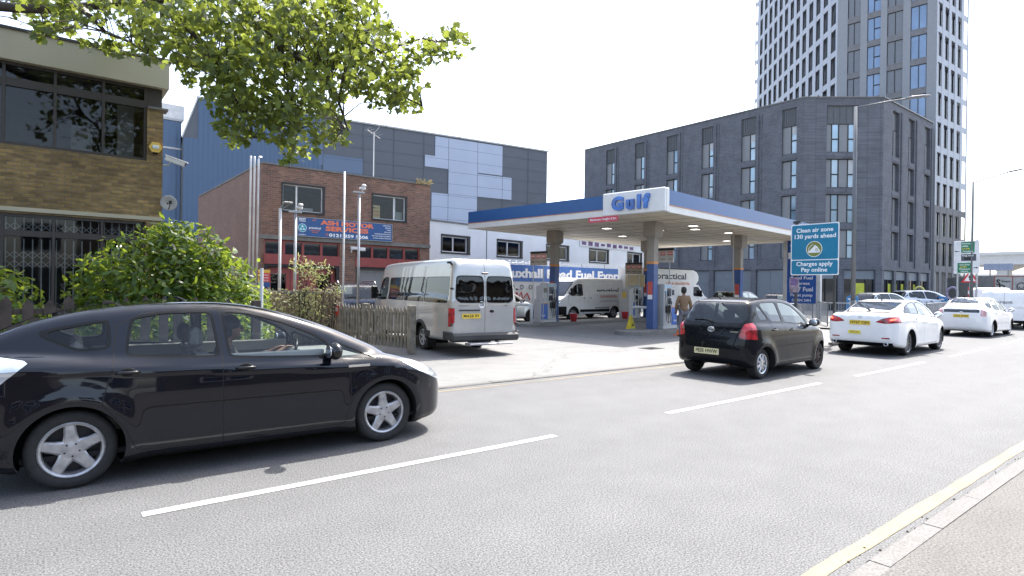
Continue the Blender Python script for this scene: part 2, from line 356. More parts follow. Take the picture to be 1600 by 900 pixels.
LENS = M('headlamp_lens', (.62, .66, .70), .08, .6, var=.2, scale=14, coat=1); REDL = M('tail_lamp_red', (.36, .012, .02), .15, var=.75, scale=11, coat=.6); REDH = M('tail_lamp_lit', (1, .08, .04), .2, var=0, emis=1.6)
SEAT = M('seat_cloth', (.20, .19, .18), .9, var=.2, scale=20); PYEL = M('plate_yellow', (.78, .55, .05), .5, var=.05); LBLK = M('letter_black', .01, .6, var=0); LWHT = M('letter_white', .8, .6, var=.03); TRIMG = M('seat_trim', (.45, .43, .40), .8, var=.1)
def make_wheel(parent, x, y, side, Rw, rimR, wd, style, rimmat):
    """tyre with a rim as its child; axis along y, outer face towards side"""
    b = MB(); o = wd/2; c = (x, 0, Rw)
    prof = [(rimR, -o*.9), (rimR+.012, -o), (Rw*.9, -o*1.02), (Rw*.975, -o*.86), (Rw-.003, -o*.6), (Rw, -o*.3), (Rw-.008, -o*.28), (Rw-.008, -o*.22), (Rw, -o*.2), (Rw, o*.2), (Rw-.008, o*.22), (Rw-.008, o*.28), (Rw, o*.3), (Rw-.003, o*.6), (Rw*.975, o*.86), (Rw*.9, o*1.02), (rimR+.012, o), (rimR, o*.9)]
    b.lathe([(r, y+a*side) for r, a in prof], 40, 'y', (x, 0, Rw))
    ty = b.build('wheel', [RUB], parent, True)
    b = MB(); yo = y+side*o
    P = lambda r, d: (r, y+side*(o+d))
    b.lathe([P(rimR+.004, -.004), P(rimR-.006, .004), P(rimR-.022, -.004), P(rimR-.03, -.05), P(rimR-.035, -.16)], 40, 'y', c)
    b.mat(1).lathe([P(rimR-.035, -.10), P(.04, -.09), P(0.001, -.09)], 24, 'y', c); b.mat(0)
    ns, wi, wo, dish = style
    for k in range(ns):
        a = 2*PI*k/ns+.4
        def q(r, wv, d): return (x+r*math.cos(a)-wv*math.sin(a), y+side*(o+d), Rw+r*math.sin(a)+wv*math.cos(a))
        ri, ro = .045, rimR-.018; mid = (ri+ro)/2
        rows = [(ri, wi, -dish), (mid, (wi+wo)/2*.86, -dish*.55), (ro, wo, -.012)]
        vs = []; fs = []
        for r, wv, d in rows: vs += [q(r, -wv, d-.012), q(r, -wv*.7, d), q(r, wv*.7, d), q(r, wv, d-.012), q(r, wv, d-.05), q(r, -wv, d-.05)]
        for i in range(2):
            for j in range(6): fs.append((i*6+j, i*6+(j+1) % 6, i*6+6+(j+1) % 6, i*6+6+j))
        b.add(vs, fs)
    b.lathe([P(.075, -dish-.02), P(.068, -dish+.002), P(.03, -dish+.008), P(.001, -dish+.008)], 20, 'y', c)
    b.mat(1)
    for k in range(5):
        a = 2*PI*(k+.5)/5+.4; cx, cz = x+.052*math.cos(a), Rw+.052*math.sin(a); b.lathe([(.008, y+side*(o-dish)), (.008, y+side*(o-dish+.006)), (.001, y+side*(o-dish+.006))], 8, 'y', (cx, 0, cz))
    b.build('rim', [rimmat, DALU], ty, False)
    return ty
def plate(parent, txt, x, z, y, face, w_=.50, h=.11, mat=None, tilt=0):
    """registration plate; face = -1 looks back (-x)"""
    b = MB(); b.box(x-.006, y-w_/2, z-h/2, x+.006, y+w_/2, z+h/2); o = b.build('number_plate', [mat or PYEL], parent)
    text(o, txt, (x+face*.0075, y, z), (0, face*1.0, 0), (0, 0, 1), .098*h/.11, LBLK, .012, width=w_*.88, depth=.002)
    return o
def seat(parent, x, y, z=.34, mat=None, w_=.50):
    b = MB(); b.box(x, y-w_/2, z, x+.50, y+w_/2, z+.16, .05)
    b2 = []; lean = .16
    b.add([(x-.04+lean*0, y-w_/2, z+.12), (x+.10, y-w_/2, z+.12), (x+.10, y+w_/2, z+.12), (x-.04, y+w_/2, z+.12), (x-.04-lean, y-w_/2*.85, z+.66), (x+.06-lean, y-w_/2*.85, z+.66), (x+.06-lean, y+w_/2*.85, z+.66), (x-.04-lean, y+w_/2*.85, z+.66)],
          [(0, 3, 2, 1), (4, 5, 6, 7), (0, 1, 5, 4), (1, 2, 6, 5), (2, 3, 7, 6), (3, 0, 4, 7)])
    b.box(x-.08-lean, y-.13, z+.70, x+.03-lean, y+.13, z+.90, .045); b.tube([(x-.02-lean, y-.05, z+.6), (x-.03-lean, y-.05, z+.74)], .008, 6); b.tube([(x-.02-lean, y+.05, z+.6), (x-.03-lean, y+.05, z+.74)], .008, 6)
    return b.build('seat', [mat or SEAT], parent)
def vehicle(s, name, label, cat, loc, ang, paint, group=None, NX=60, NT=72, rimmat=None):
    root = E(name, loc, ang, label, cat, group); f, V, F = car_shell(s, NX, NT); L = s['L']; Wd = s['W']
    body = [(q, 0) for q in F]
    def take(fns, F0):
        outs = []; cur = F0
        for fn in fns:
            cur, o = clip(V, cur, fn); outs += o
            if not cur: break
        return cur, outs
    BF = F; regs = []; ring = []
    def region(fns):
        nonlocal BF
        got, BF = take(fns, BF); return got
    # wheel openings
    for xa in s['axles']:
        ra = s['arch']
        g = region([lambda x, y, z, xa=xa: np.sqrt((x-xa)**2+(z-s['rw'])**2)-ra, SIDE(Wd*.5-.30)])
        regs.append(('arch', g))
    out = {}
    for rg in s['regions']:
        nm, mat, fns = rg[0], rg[1], rg[2]; opt = rg[3] if len(rg) > 3 else {}
        g = region(fns)
        if not g: continue
        if nm == 'body': ring.append((g, mat)); continue
        if opt.get('trim'):
            tw = opt['trim']; g2 = region([lambda x, y, z, fn=fn: fn(x, y, z)-tw for fn in fns]); ring.append((g2, opt.get('trimmat', 'blk')))
        parts = [g]
        if opt.get('split', False):
            A = [q for q in g if np.mean([V[i][1] for i in q]) > 0]; B_ = [q for q in g if np.mean([V[i][1] for i in q]) <= 0]; parts = [p for p in (A, B_) if p]
        for p in parts: out.setdefault(nm, []).append((p, mat, opt))
    slots = {'paint': 0, 'blk': 1, 'seam': 2, 'pla': 3, 'glassblk': 4, 'chr': 5}
    mats = [paint, BLK, DARK, s.get('plastic', PLA), M('gloss_black', .01, .08, var=0, coat=1), CHR]
    fs = list(BF); mi = [0]*len(BF)
    for g, k in ring: fs += g; mi += [slots[k]]*len(g)
    body = emit('body', V, fs, f, mats, root, mi, rim=2, rimd=.02)
    objs = {'body': body}
    for nm, lst in out.items():
        for p, mat, opt in lst:
            mt = {'paint': paint, 'glass': s.get('glass', CGL), 'dglass': CGD, 'cglass': CGC, 'lens': LENS, 'pink': M('clear_tail_lamp', (.62, .34, .34), .15, var=.35, scale=14, coat=.6), 'wglass': GLASS('sky_lit_glass', (.85, .92, .9), .8, .03, 4.5), 'red': REDL, 'redlit': REDH, 'pla': mats[3], 'blk': BLK, 'gb': mats[4], 'chr': CHR}[mat]
            pm = paint if nm != 'door' else paint
            o = emit(nm, V, p, f, [mt, DARK], root, inset=opt.get('inset', 0), rim=1, rimd=opt.get('rimd', .012)); objs.setdefault(nm, []).append(o)
    # wheel wells: the inner side of each opening
    for xa in s['axles']:
        ra = s['arch']+.012
        for sd in (-1, 1):
            b = MB(); vs = []; fs = []; n = 28
            for k in range(n+1):
                a = -.35+(PI+.7)*k/n; x, z = xa+ra*math.cos(a), s['rw']+ra*math.sin(a)
                yy = Wd*.5
                for _ in range(14): yy -= float(f(np.array([x]), np.array([yy]), np.array([z]))[0])*.9
                yy = max(.3, yy-.012)
                vs += [(x, sd*yy, z), (x, sd*(Wd/2-.36), z)]
            for k in range(n): fs.append((2*k, 2*k+2, 2*k+3, 2*k+1))
            b.add(vs, fs); vs2 = [(xa+ra*math.cos(-.35+(PI+.7)*k/n), sd*(Wd/2-.36), s['rw']+ra*math.sin(-.35+(PI+.7)*k/n)) for k in range(n+1)]; b.add(vs2, [tuple(range(n+1))]); b.build('wheel_well', [DARK], root)
    # floor pan and cabin
    b = MB(); b.box(s['cab'][0], -Wd/2+.12, s['sill']+.06, s['cab'][1], Wd/2-.12, s['sill']+.10); b.build('floor_pan', [DARK], root)
    for xa in s['axles']:
        for sd in (-1, 1):
            make_wheel(root, xa, sd*(Wd/2-s.get('track', .10)-s['tw']/2+.02), sd, s['rw'], s['rim'], s['tw'], s['style'], rimmat or (s.get('frontrim') if xa > 2 and sd < 0 else None) or s.get('rimmat', ALU))
    if 'extra' in s: s['extra'](root, s, f, objs)
    return root, f, V
def SP(P, n=0, side=True):
    P = chai(P, n) if n else P
    return lambda x, y, z: sdp(P, x, z)
def SIDE(w_): return lambda x, y, z: w_-np.abs(y)
def RV(P, n=0, sym=True):
    P = chai(P, n) if n else P
    return lambda x, y, z: sdp(P, np.abs(y) if sym else y, z)
def XB(x0): return lambda x, y, z: x-x0          # behind x0
def XF(x0): return lambda x, y, z: x0-x          # in front of x0
def BAND(P, w_, n=0):
    P = chai(P, n) if n else P
    return [lambda x, y, z: sdp(P, x, z)-w_, lambda x, y, z: -sdp(P, x, z)-w_]
def plain(m):
    c = {'black_car_paint': .005, 'faded_black_paint': .008, 'white_car_paint': .74}.get(m.name, .5); return M(m.name+'_trim', c, .25, var=.03, coat=.5, spec=.3)
def mirror(root, x, y, z, paint, glassmat=None):
    paint = plain(paint)
    for sd in (-1, 1):
        b = MB(); b.box(x-.03, sd*(y-.10), z-.03, x+.05, sd*(y+.02), z+.02, .01); b.ball((x+.02, sd*(y+.10), z+.05), .11, 16, (.62, 1.0, .78)); o = b.build('wing_mirror', [paint], root, True)
        b = MB(); b.ball((x-.045, sd*(y+.10), z+.05), .085, 14, (.10, 1, .75)); b.build('mirror_glass', [CHR], o, True)
def handle(root, x, y, z, mat, ln=.17, sd=-1):
    mat = plain(mat)
    b = MB(); b.mat(1).ball((x, sd*(y-.004), z+.004), .062, 14, (1, .12, .62)); b.mat(0).tube([(x-ln/2, sd*(y+.0), z), (x-ln/3, sd*(y+.022), z+.004), (x+ln/3, sd*(y+.022), z+.004), (x+ln/2, sd*y, z)], [.011, .014, .014, .011], 8)
    b.build('door_handle', [mat, DARK], root, True)
def ysurf(f, x, z, y0=.95):
    y = y0
    for _ in range(20): y -= float(f(np.array([x]), np.array([y]), np.array([z]))[0])*.9
    return y
def xsurf(f, y, z, x0=-.3):
    x = x0
    for _ in range(20): x += float(f(np.array([x]), np.array([y]), np.array([z]))[0])*.9
    return x
def wiper(root, pts, r=.009):
    b = MB(); b.tube(pts, r, 6); b.build('wiper', [BLK], root)
def steering(root, x, y, z, tilt=.45):
    b = MB(); n = 28; vs = []
    pts = [(x+.19*math.sin(2*PI*k/n)*math.sin(tilt), y+.19*math.cos(2*PI*k/n), z+.19*math.sin(2*PI*k/n)*math.cos(tilt)) for k in range(n+1)]
    b.tube(pts, .016, 6); b.tube([(x, y-.18, z), (x, y+.18, z)], .016, 6); b.tube([(x, y, z), (x+.35, y, z-.18)], .03, 8); b.ball((x, y, z), .06, 10); b.build('steering_wheel', [BLK], root, True)
# ------------------------------------------------------------ vehicle kinds
def side_doors(polys):
    r = []
    for P in polys: r.append(('body', 'seam', [SIDE(.45)]+BAND(P, .0035)))
    for P in polys: r.append(('door', 'paint', [SIDE(.45), SP(P)], dict(split=True)))
    return r
def WIN(P, n=1, w_=.45, trim=.022, mat='glass', **k): return ('window', mat, [SIDE(w_), SP(P, n)], dict(split=True, inset=.006, trim=trim, **k))
def corner(P, d=.022):
    """repeat the corners so that rounding stays small"""
    Q = []; n = len(P)
    for i in range(n):
        p = np.array(P[i], float); a = np.array(P[i-1], float)-p; b = np.array(P[(i+1) % n], float)-p
        Q.append(tuple(p+a/np.linalg.norm(a)*min(d, np.linalg.norm(a)*.4))); Q.append(tuple(p+b/np.linalg.norm(b)*min(d, np.linalg.norm(b)*.4)))
    return Q
# --- liftback hybrid
def pri_extra(root, s, f, objs):
    pm = objs['body'].data.materials[0]
    mirror(root, 2.90, .86, .97, pm); handle(root, 1.20, ysurf(f, 1.20, .92), .92, pm); handle(root, 2.12, ysurf(f, 2.12, .90), .90, pm)
    handle(root, 1.20, ysurf(f, 1.20, .92), .92, pm, sd=1); handle(root, 2.12, ysurf(f, 2.12, .90), .90, pm, sd=1)
    for y in (-.37, .37): seat(root, 1.95, y, .36)
    b = MB(); b.box(.95, -.62, .40, 1.45, .62, .58, .06); b.box(.82, -.62, .5, 1.0, .62, 1.02, .07)
    for y in (-.4, 0, .4): b.box(.80, y-.12, 1.0, .90, y+.12, 1.16, .04)
    b.build('rear_bench', [SEAT], root)
    b = MB(); b.box(2.85, -.68, .62, 3.4, .68, .93, .07); b.box(2.70, -.12, .45, 3.0, .12, .80, .05); b.build('dashboard', [M('dash_grey', .22, .7)], root)
    b = MB(); b.box(.98, -.70, .90, 2.9, -.66, 1.02, .01); b.box(.98, .66, .90, 2.9, .70, 1.02, .01); b.build('door_lining', [TRIMG], root)
    steering(root, 2.62, -.37, .93)
    b = MB(); b.box(3.10, -ysurf(f, 3.2, .80)-.004, .835, 3.33, -ysurf(f, 3.2, .80)+.02, .86); b.build('side_badge', [CHR], root)
    xr = xsurf(f, 0, .98); b = MB(); b.mat(0)
    plate(root, s.get('reg', 'LK12 VGE'), xsurf(f, 0, .80)-.008, .80, 0, -1, .50, .11)
    b = MB(); b.ball((xsurf(f, 0, .93)-.004, 0, .93), .05, 14, (.15, 1.1, .75)); b.build('badge', [CHR], root, True)
    b = MB(); b.tube([(1.75, 0, 1.475), (1.66, 0, 1.53), (1.62, 0, 1.535)], [.02, .012, .006], 8); b.build('aerial', [BLK], root)
PRIUS = dict(L=4.46, W=1.745, rw=.318, rim=.222, tw=.205, arch=.362, axles=(.83, 3.53), sill=.18, cab=(.5, 4.0), style=(5, .062, .040, .012), k1=.11, k2=.13, k3=.045,
    low=[(.14, .24), (.05, .34), (.02, .55), (.03, .80), (.07, .98), (.13, 1.07), (.30, 1.10), (1.0, 1.05), (2.0, .99), (3.0, .94), (3.45, .97), (3.75, .90), (4.05, .80), (4.28, .68), (4.40, .55), (4.44, .42), (4.44, .26), (4.36, .18), (4.1, .17), (3.2, .175), (2.2, .175), (1.2, .175), (.4, .19)],
    gh=[(.08, 1.0), (.16, 1.15), (.45, 1.315), (.88, 1.435), (1.4, 1.495), (1.9, 1.505), (2.3, 1.46), (2.8, 1.31), (3.2, 1.145), (3.62, .95), (3.6, .8), (.2, .8)],
    plan=[(.0, .30), (.02, .56), (.09, .76), (.30, .835), (.9, .868), (2.2, .872), (3.5, .866), (3.95, .82), (4.22, .70), (4.38, .46), (4.455, .15)], zb=.98, tumble=.42, zm=.55, barrel=.16,
    ghw=[(0, .60), (.3, .68), (1.0, .77), (1.6, .80), (2.4, .80), (3.0, .775), (3.6, .68)], crease=[(0, 1.0), (.5, .985), (1.2, .945), (2.1, .90), (3.0, .86), (3.6, .83), (4.4, .6)],
    flare=[(.83, .40, .018), (3.53, .40, .018)], extra=pri_extra, glass=GLASS('side_glass', (.9, .95, .95), .95, .02, .6))
def dmin(a, b): return lambda x, y, z: np.minimum(a(x, y, z), b(x, y, z))
GW = lambda s, m: (lambda x, y, z: np.abs(y)+s['tumble']*np.maximum(0, z-s['zb'])-np.interp(x, [g[0] for g in s['ghw']], [g[1] for g in s['ghw']])+m)
ZA = lambda a: (lambda x, y, z: a-z)
ZB = lambda a: (lambda x, y, z: z-a)
PRIUS['regions'] = [WIN(corner([(.60, 1.25), (1.06, 1.345), (1.07, 1.13), (.86, 1.12)]), 2), WIN(corner([(1.20, 1.06), (1.24, 1.355), (1.46, 1.40), (1.85, 1.41), (1.90, 1.02)]), 2), WIN(corner([(2.0, 1.01), (1.96, 1.41), (2.18, 1.39), (2.5, 1.295), (2.76, 1.18), (2.92, 1.08), (2.92, .965)]), 2), WIN(corner([(2.98, 1.10), (3.12, 1.04), (3.44, .90), (3.03, .93)], .02), 1, trim=.012),
    ('windscreen', 'cglass', [XF(2.33), ZA(1.0), GW(PRIUS, .10)], dict(inset=.004, trim=.03)), ('rear_window', 'dglass', [XB(1.15), XF(.26), ZA(1.18), GW(PRIUS, .12)], dict(inset=.004, trim=.03)),
    ('body', 'glassblk', [XB(.4), ZA(.93), ZB(1.045), SIDE(-9), lambda x, y, z: np.abs(y)-.56]),
    ('tail_light', 'lens', [SIDE(.50), SP([(-.1, 1.12), (.22, 1.11), (.56, 1.045), (.40, .90), (.26, .74), (-.1, .70)])], dict(split=True, inset=-.002)),
    ('headlight', 'lens', [SIDE(.42), SP([(3.66, .885), (3.98, .84), (4.25, .73), (4.6, .60), (4.6, .50), (4.22, .61), (3.92, .74)])], dict(split=True, inset=-.002)),
    ('body', 'blk', [XF(4.1), ZA(.26), ZB(.42), lambda x, y, z: np.abs(y)-.55]), ('body', 'blk', [ZB(.215)]),
    ('body', 'seam', [XB(.7)]+[lambda x, y, z: np.abs(z-.70)-.004]), ('body', 'seam', [XF(3.4), SIDE(.66)]+[lambda x, y, z: np.abs(x-4.02+.6*(z-.2))-.0035, ZB(.72)])] + side_doors([
    [(1.93, .25), (3.05, .27), (3.13, .50), (3.12, .80), (3.02, .965), (2.90, 1.12), (2.45, 1.335), (2.15, 1.42), (1.93, 1.44)], [(1.93, .25), (1.27, .27), (1.19, .46), (1.02, .68), (1.10, .98), (1.12, 1.30), (1.3, 1.40), (1.6, 1.44), (1.93, 1.44)]])
# --- small hatchback
def yar_extra(root, s, f, objs):
    pm = objs['body'].data.materials[0]
    mirror(root, 2.52, .80, .98, pm); handle(root, .98, ysurf(f, .98, .92), .92, pm); handle(root, 1.70, ysurf(f, 1.70, .90), .90, pm); handle(root, 1.70, ysurf(f, 1.70, .90), .90, pm, sd=1)
    for y in (-.36, .36): seat(root, 1.55, y, .36)
    b = MB(); b.box(.75, -.58, .38, 1.2, .58, .55, .06); b.box(.62, -.58, .5, .78, .58, 1.02, .06)
    for y in (-.38, .38): b.box(.60, y-.12, 1.0, .69, y+.12, 1.16, .04)
    b.build('rear_bench', [SEAT], root)
    b = MB(); b.box(2.35, -.62, .62, 2.85, .62, .93, .07); b.build('dashboard', [M('dash_grey', .22, .7)], root); steering(root, 2.12, -.36, .95)
    plate(root, s['reg'], xsurf(f, 0, .555)-.012, .555, .03, -1, .50, .115, M('plate_pale', (.74, .64, .32), .5, var=.1)) if 0 else plate(root, s['reg'], xsurf(f, .25, .50)-.006, .50, .06, -1, .52, .115, M('plate_pale', (.76, .68, .40), .5, var=.1))
    x = xsurf(f, 0, .92)-.006; b = MB(); b.tube([(x, .065*math.cos(2*PI*k/20), .92+.045*math.sin(2*PI*k/20)) for k in range(21)], .006, 6); b.tube([(x, .022*math.cos(2*PI*k/16), .92+.04*math.sin(2*PI*k/16)) for k in range(17)], .005, 6); b.tube([(x, .045*math.cos(2*PI*k/16), .94+.015*math.sin(2*PI*k/16)) for k in range(17)], .005, 6); b.build('badge', [CHR], root, True)
    x = xsurf(f, 0, .80)-.004; b = MB(); b.ball((x, 0, .80), .022, 12, (.4, 1, 1)); b.build('hatch_lock', [DARK], root, True)
    wiper(root, [(xsurf(f, .02, 1.02)-.02, .02, 1.03), (xsurf(f, .0, 1.06)-.025, -.02, 1.075), (xsurf(f, .2, 1.10)-.015, .22, 1.10), (xsurf(f, .4, 1.08)-.012, .42, 1.09)])
    x = xsurf(f, .5, .93)-.004; text(root, 'TR', (x-.0, .62, .915), (0, -1, 0), (0, 0, 1), .06, CHR, .02, name='badge_lettering'); b = MB()
    x = xsurf(f, -.48, .90)-.006; b.box(x-.003, -.56, .885, x+.01, -.40, .905); b.build('badge_strip', [CHR], root)
    b = MB(); b.tube([(.42, 0, 1.50), (.30, 0, 1.56), (.24, 0, 1.58)], [.016, .008, .005], 8); b.build('aerial', [BLK], root)
    b = MB(); b.tube([(.10, -.35, .26), (.30, -.35, .26)], .028, 10); b.build('exhaust_pipe', [M('rusty_steel', (.09, .05, .035), .8)], root)
YARIS = dict(L=3.75, W=1.695, rw=.292, rim=.19, tw=.185, arch=.335, axles=(.60, 3.06), sill=.20, cab=(.4, 3.3), style=(8, .030, .026, .004), k1=.10, k2=.11, k3=.05, reg='PE05 HWW', frontrim=M('rusty_wheel', (.05, .035, .028), .7, .3, var=.4),
    low=[(.12, .28), (.03, .36), (0, .5), (.0, .62), (.05, .80), (.10, .95), (.17, 1.02), (.5, 1.035), (1.5, 1.0), (2.5, .945), (2.9, .965), (3.25, .87), (3.52, .74), (3.69, .58), (3.74, .42), (3.72, .27), (3.6, .2), (2.6, .2), (1.2, .2), (.4, .22)],
    gh=[(.08, .93), (.16, 1.06), (.36, 1.40), (.47, 1.48), (1.0, 1.525), (1.6, 1.53), (2.0, 1.48), (2.4, 1.32), (2.75, 1.11), (3.02, .93), (3.0, .8), (.2, .8)],
    plan=[(.0, .30), (.03, .60), (.11, .76), (.38, .83), (1.0, .846), (2.5, .846), (3.05, .83), (3.42, .74), (3.64, .50), (3.74, .18)], zb=.97, tumble=.32, zm=.5, barrel=.14,
    ghw=[(0, .71), (.4, .75), (1.0, .775), (2.0, .78), (2.6, .75), (3.0, .64)], flare=[(.60, .37, .02), (3.06, .37, .02)], crease=[(0, .78), (1.2, .70), (3.7, .66)], extra=yar_extra)
YARIS['crease'] = None
YARIS['regions'] = [WIN(corner([(.585, 1.12), (.56, 1.30), (.60, 1.38), (.66, 1.385), (.90, 1.12)], .03), 2, trim=.015), WIN(corner([(.97, 1.085), (.72, 1.40), (.80, 1.435), (1.33, 1.445), (1.42, 1.065)]), 2), WIN(corner([(1.51, 1.06), (1.42, 1.445), (1.70, 1.43), (1.98, 1.36), (2.25, 1.22), (2.50, 1.03), (2.50, .995)]), 2),
    ('windscreen', 'cglass', [XF(1.95), ZA(1.0), GW(YARIS, .09)], dict(inset=.004, trim=.03)),
    ('rear_window', 'glass', [XB(.62), RV(corner([(-.9, 1.05), (-.9, 1.445), (.52, 1.435), (.58, 1.40), (.665, 1.13), (.62, 1.05)], .05), 2)], dict(inset=.004, trim=.02)),
    ('tail_light', 'red', [XB(.34), RV([(.56, .78), (.95, .75), (.95, 1.08), (.74, 1.08), (.64, 1.04)])], dict(split=True, inset=-.004)),
    ('headlight', 'lens', [SIDE(.40), SP([(2.95, .92), (3.35, .87), (3.75, .74), (3.75, .56), (3.45, .66), (3.2, .78)])], dict(split=True, inset=-.002)),
    ('body', 'seam', [XB(.5)]+[lambda x, y, z: np.abs(sdp([(-.9, .655), (.50, .655), (.60, .80), (.70, 1.08), (.62, 1.475), (-.9, 1.485)], np.abs(y), z))-.0045]),
    ('body', 'blk', [ZB(.235)]), ('body', 'blk', [XF(3.5), ZA(.26), ZB(.44), lambda x, y, z: np.abs(y)-.5])] + side_doors([
    [(1.45, .27), (2.50, .28), (2.62, .45), (2.64, .92), (2.42, 1.12), (2.0, 1.39), (1.72, 1.47), (1.38, 1.485)], [(1.45, .27), (1.02, .28), (.93, .45), (.74, .62), (.90, 1.04), (.62, 1.40), (.75, 1.475), (1.38, 1.485)]])
# --- saloon
def i40_extra(root, s, f, objs):
    pm = objs['body'].data.materials[0]; mirror(root, 3.02, .88, 1.0, pm)
    for x in (1.55, 2.45): handle(root, x, ysurf(f, x, .95), .95, pm); handle(root, x, ysurf(f, x, .95), .95, pm, sd=1)
    for y in (-.38, .38): seat(root, 2.1, y, .36)
    b = MB(); b.box(1.15, -.62, .40, 1.6, .62, .58, .06); b.box(1.02, -.62, .5, 1.2, .62, 1.02, .07); b.build('rear_bench', [SEAT], root)
    b = MB(); b.box(3.0, -.68, .62, 3.6, .68, .95, .07); b.build('dashboard', [M('dash_grey', .22, .7)], root); steering(root, 2.75, -.38, .95)
    plate(root, 'HY67 OJN', xsurf(f, .25, .865)-.014, .865, .0, -1, .50, .11); x = xsurf(f, .1, .62)-.01
    b = MB(); b.box(x-.004, -.02, .56, x+.01, .28, .65); o = b.build('licence_plate', [M('plate_taxi', (.75, .70, .10), .5)], root); text(o, 'TAXI 1402', (x-.007, .13, .605), (0, -1, 0), (0, 0, 1), .05, M('ink_red', (.6, .1, .03), .6), .01, width=.22)
    b = MB(); x = xsurf(f, 0, 1.0)-.003; b.tube([(x, .05*math.cos(2*PI*k/18), 1.0+.026*math.sin(2*PI*k/18)) for k in range(19)], .005, 6); b.tube([(x, .02, .98), (x, .008, 1.02)], .004, 5); b.tube([(x, -.02, 1.02), (x, -.008, .98)], .004, 5); b.build('badge', [CHR], root)
    for y in (-.62, .62): b = MB(); b.lathe([(.001, .14), (.05, .14), (.05, .0), (.043, -.01), (.036, 0), (.036, .12)], 20, 'x', (.02, y, .33)); b.build('exhaust_pipe', [CHR], root, True)
    for y in (-.60, .60):
        b = MB(); x = xsurf(f, y, .48)-.003; b.box(x-.004, y-.09, .465, x+.02, y+.09, .495); b.build('reflector', [REDL], root)
    b = MB(); b.add([(1.55, -.012, 1.43), (1.70, -.02, 1.45), (1.70, .02, 1.45), (1.55, .012, 1.43), (1.56, 0, 1.48)], [(0, 1, 2, 3), (0, 4, 1), (1, 4, 2), (2, 4, 3), (3, 4, 0)]); b.build('aerial', [BLK], root)
I40 = dict(L=4.74, W=1.815, rw=.335, rim=.245, tw=.225, arch=.372, axles=(1.02, 3.79), sill=.19, cab=(.6, 4.2), style=(10, .022, .020, .012), rimmat=M('dark_alloy', (.20, .20, .21), .35, .8), k1=.11, k2=.13, k3=.07,
    low=[(.14, .30), (.05, .38), (.02, .55), (.0, .85), (.03, 1.04), (.09, 1.10), (.6, 1.105), (1.5, 1.05), (2.8, .97), (3.6, .96), (4.1, .88), (4.5, .74), (4.68, .58), (4.73, .42), (4.7, .26), (4.5, .19), (3, .19), (1.5, .19), (.4, .22)],
    gh=[(.40, 1.0), (.62, 1.12), (1.1, 1.30), (1.6, 1.42), (2.1, 1.47), (2.6, 1.46), (3.0, 1.36), (3.4, 1.18), (3.82, .95), (3.8, .8), (.5, .8)],
    plan=[(.0, .34), (.03, .64), (.12, .81), (.40, .88), (1.2, .907), (3.2, .907), (3.9, .89), (4.3, .79), (4.6, .54), (4.73, .2)], zb=1.0, tumble=.42, zm=.55, barrel=.16,
    ghw=[(.3, .64), (.8, .72), (1.5, .80), (2.5, .82), (3.3, .79), (3.9, .68)], crease=[(0, .93), (1.2, .94), (2.8, .84), (4.7, .7)], flare=[(1.02, .41, .018), (3.79, .41, .018)], extra=i40_extra)
I40['regions'] = [WIN(corner([(1.08, 1.14), (1.35, 1.29), (1.70, 1.375), (2.05, 1.40), (2.06, 1.08)]), 2), WIN(corner([(2.14, 1.075), (2.12, 1.40), (2.5, 1.385), (2.85, 1.29), (3.15, 1.14), (3.22, 1.02)]), 2),
    ('windscreen', 'cglass', [XF(2.72), ZA(1.02), GW(I40, .10)], dict(inset=.004, trim=.03)), ('rear_window', 'wglass', [XB(1.52), XF(.60), ZA(1.145), GW(I40, .10)], dict(inset=.004, trim=.03)),
    ('tail_light', 'redlit', [XB(.36), RV([(.62, .93), (.80, .94), (.86, .985), (.72, 1.0)])], dict(split=True, inset=-.003)),
    ('tail_light', 'red', [XB(.42), RV([(.36, .89), (.62, .85), (.99, .91), (.99, 1.045), (.78, 1.04), (.55, 1.0)])], dict(split=True, inset=-.003)),
    ('headlight', 'lens', [SIDE(.45), SP([(4.0, .86), (4.35, .80), (4.75, .66), (4.75, .55), (4.4, .62), (4.1, .76)])], dict(split=True)),
    ('body', 'blk', [XB(.35), ZA(.2), ZB(.36), SIDE(-9), lambda x, y, z: np.abs(y)-.74]), ('body', 'blk', [ZB(.225)]),
    ('body', 'seam', [XB(.6), lambda x, y, z: np.abs(sdp([(-1.2, .735), (.52, .735), (.60, .86), (.66, 1.12), (.62, 1.7), (-1.2, 1.7)], np.abs(y), z))-.004])] + side_doors([
    [(2.08, .27), (3.22, .28), (3.32, .50), (3.30, .98), (3.15, 1.16), (2.85, 1.33), (2.5, 1.43), (2.08, 1.445)], [(2.08, .27), (1.55, .28), (1.43, .48), (1.20, .72), (1.30, 1.08), (1.06, 1.14), (1.35, 1.33), (1.7, 1.42), (2.08, 1.445)]])
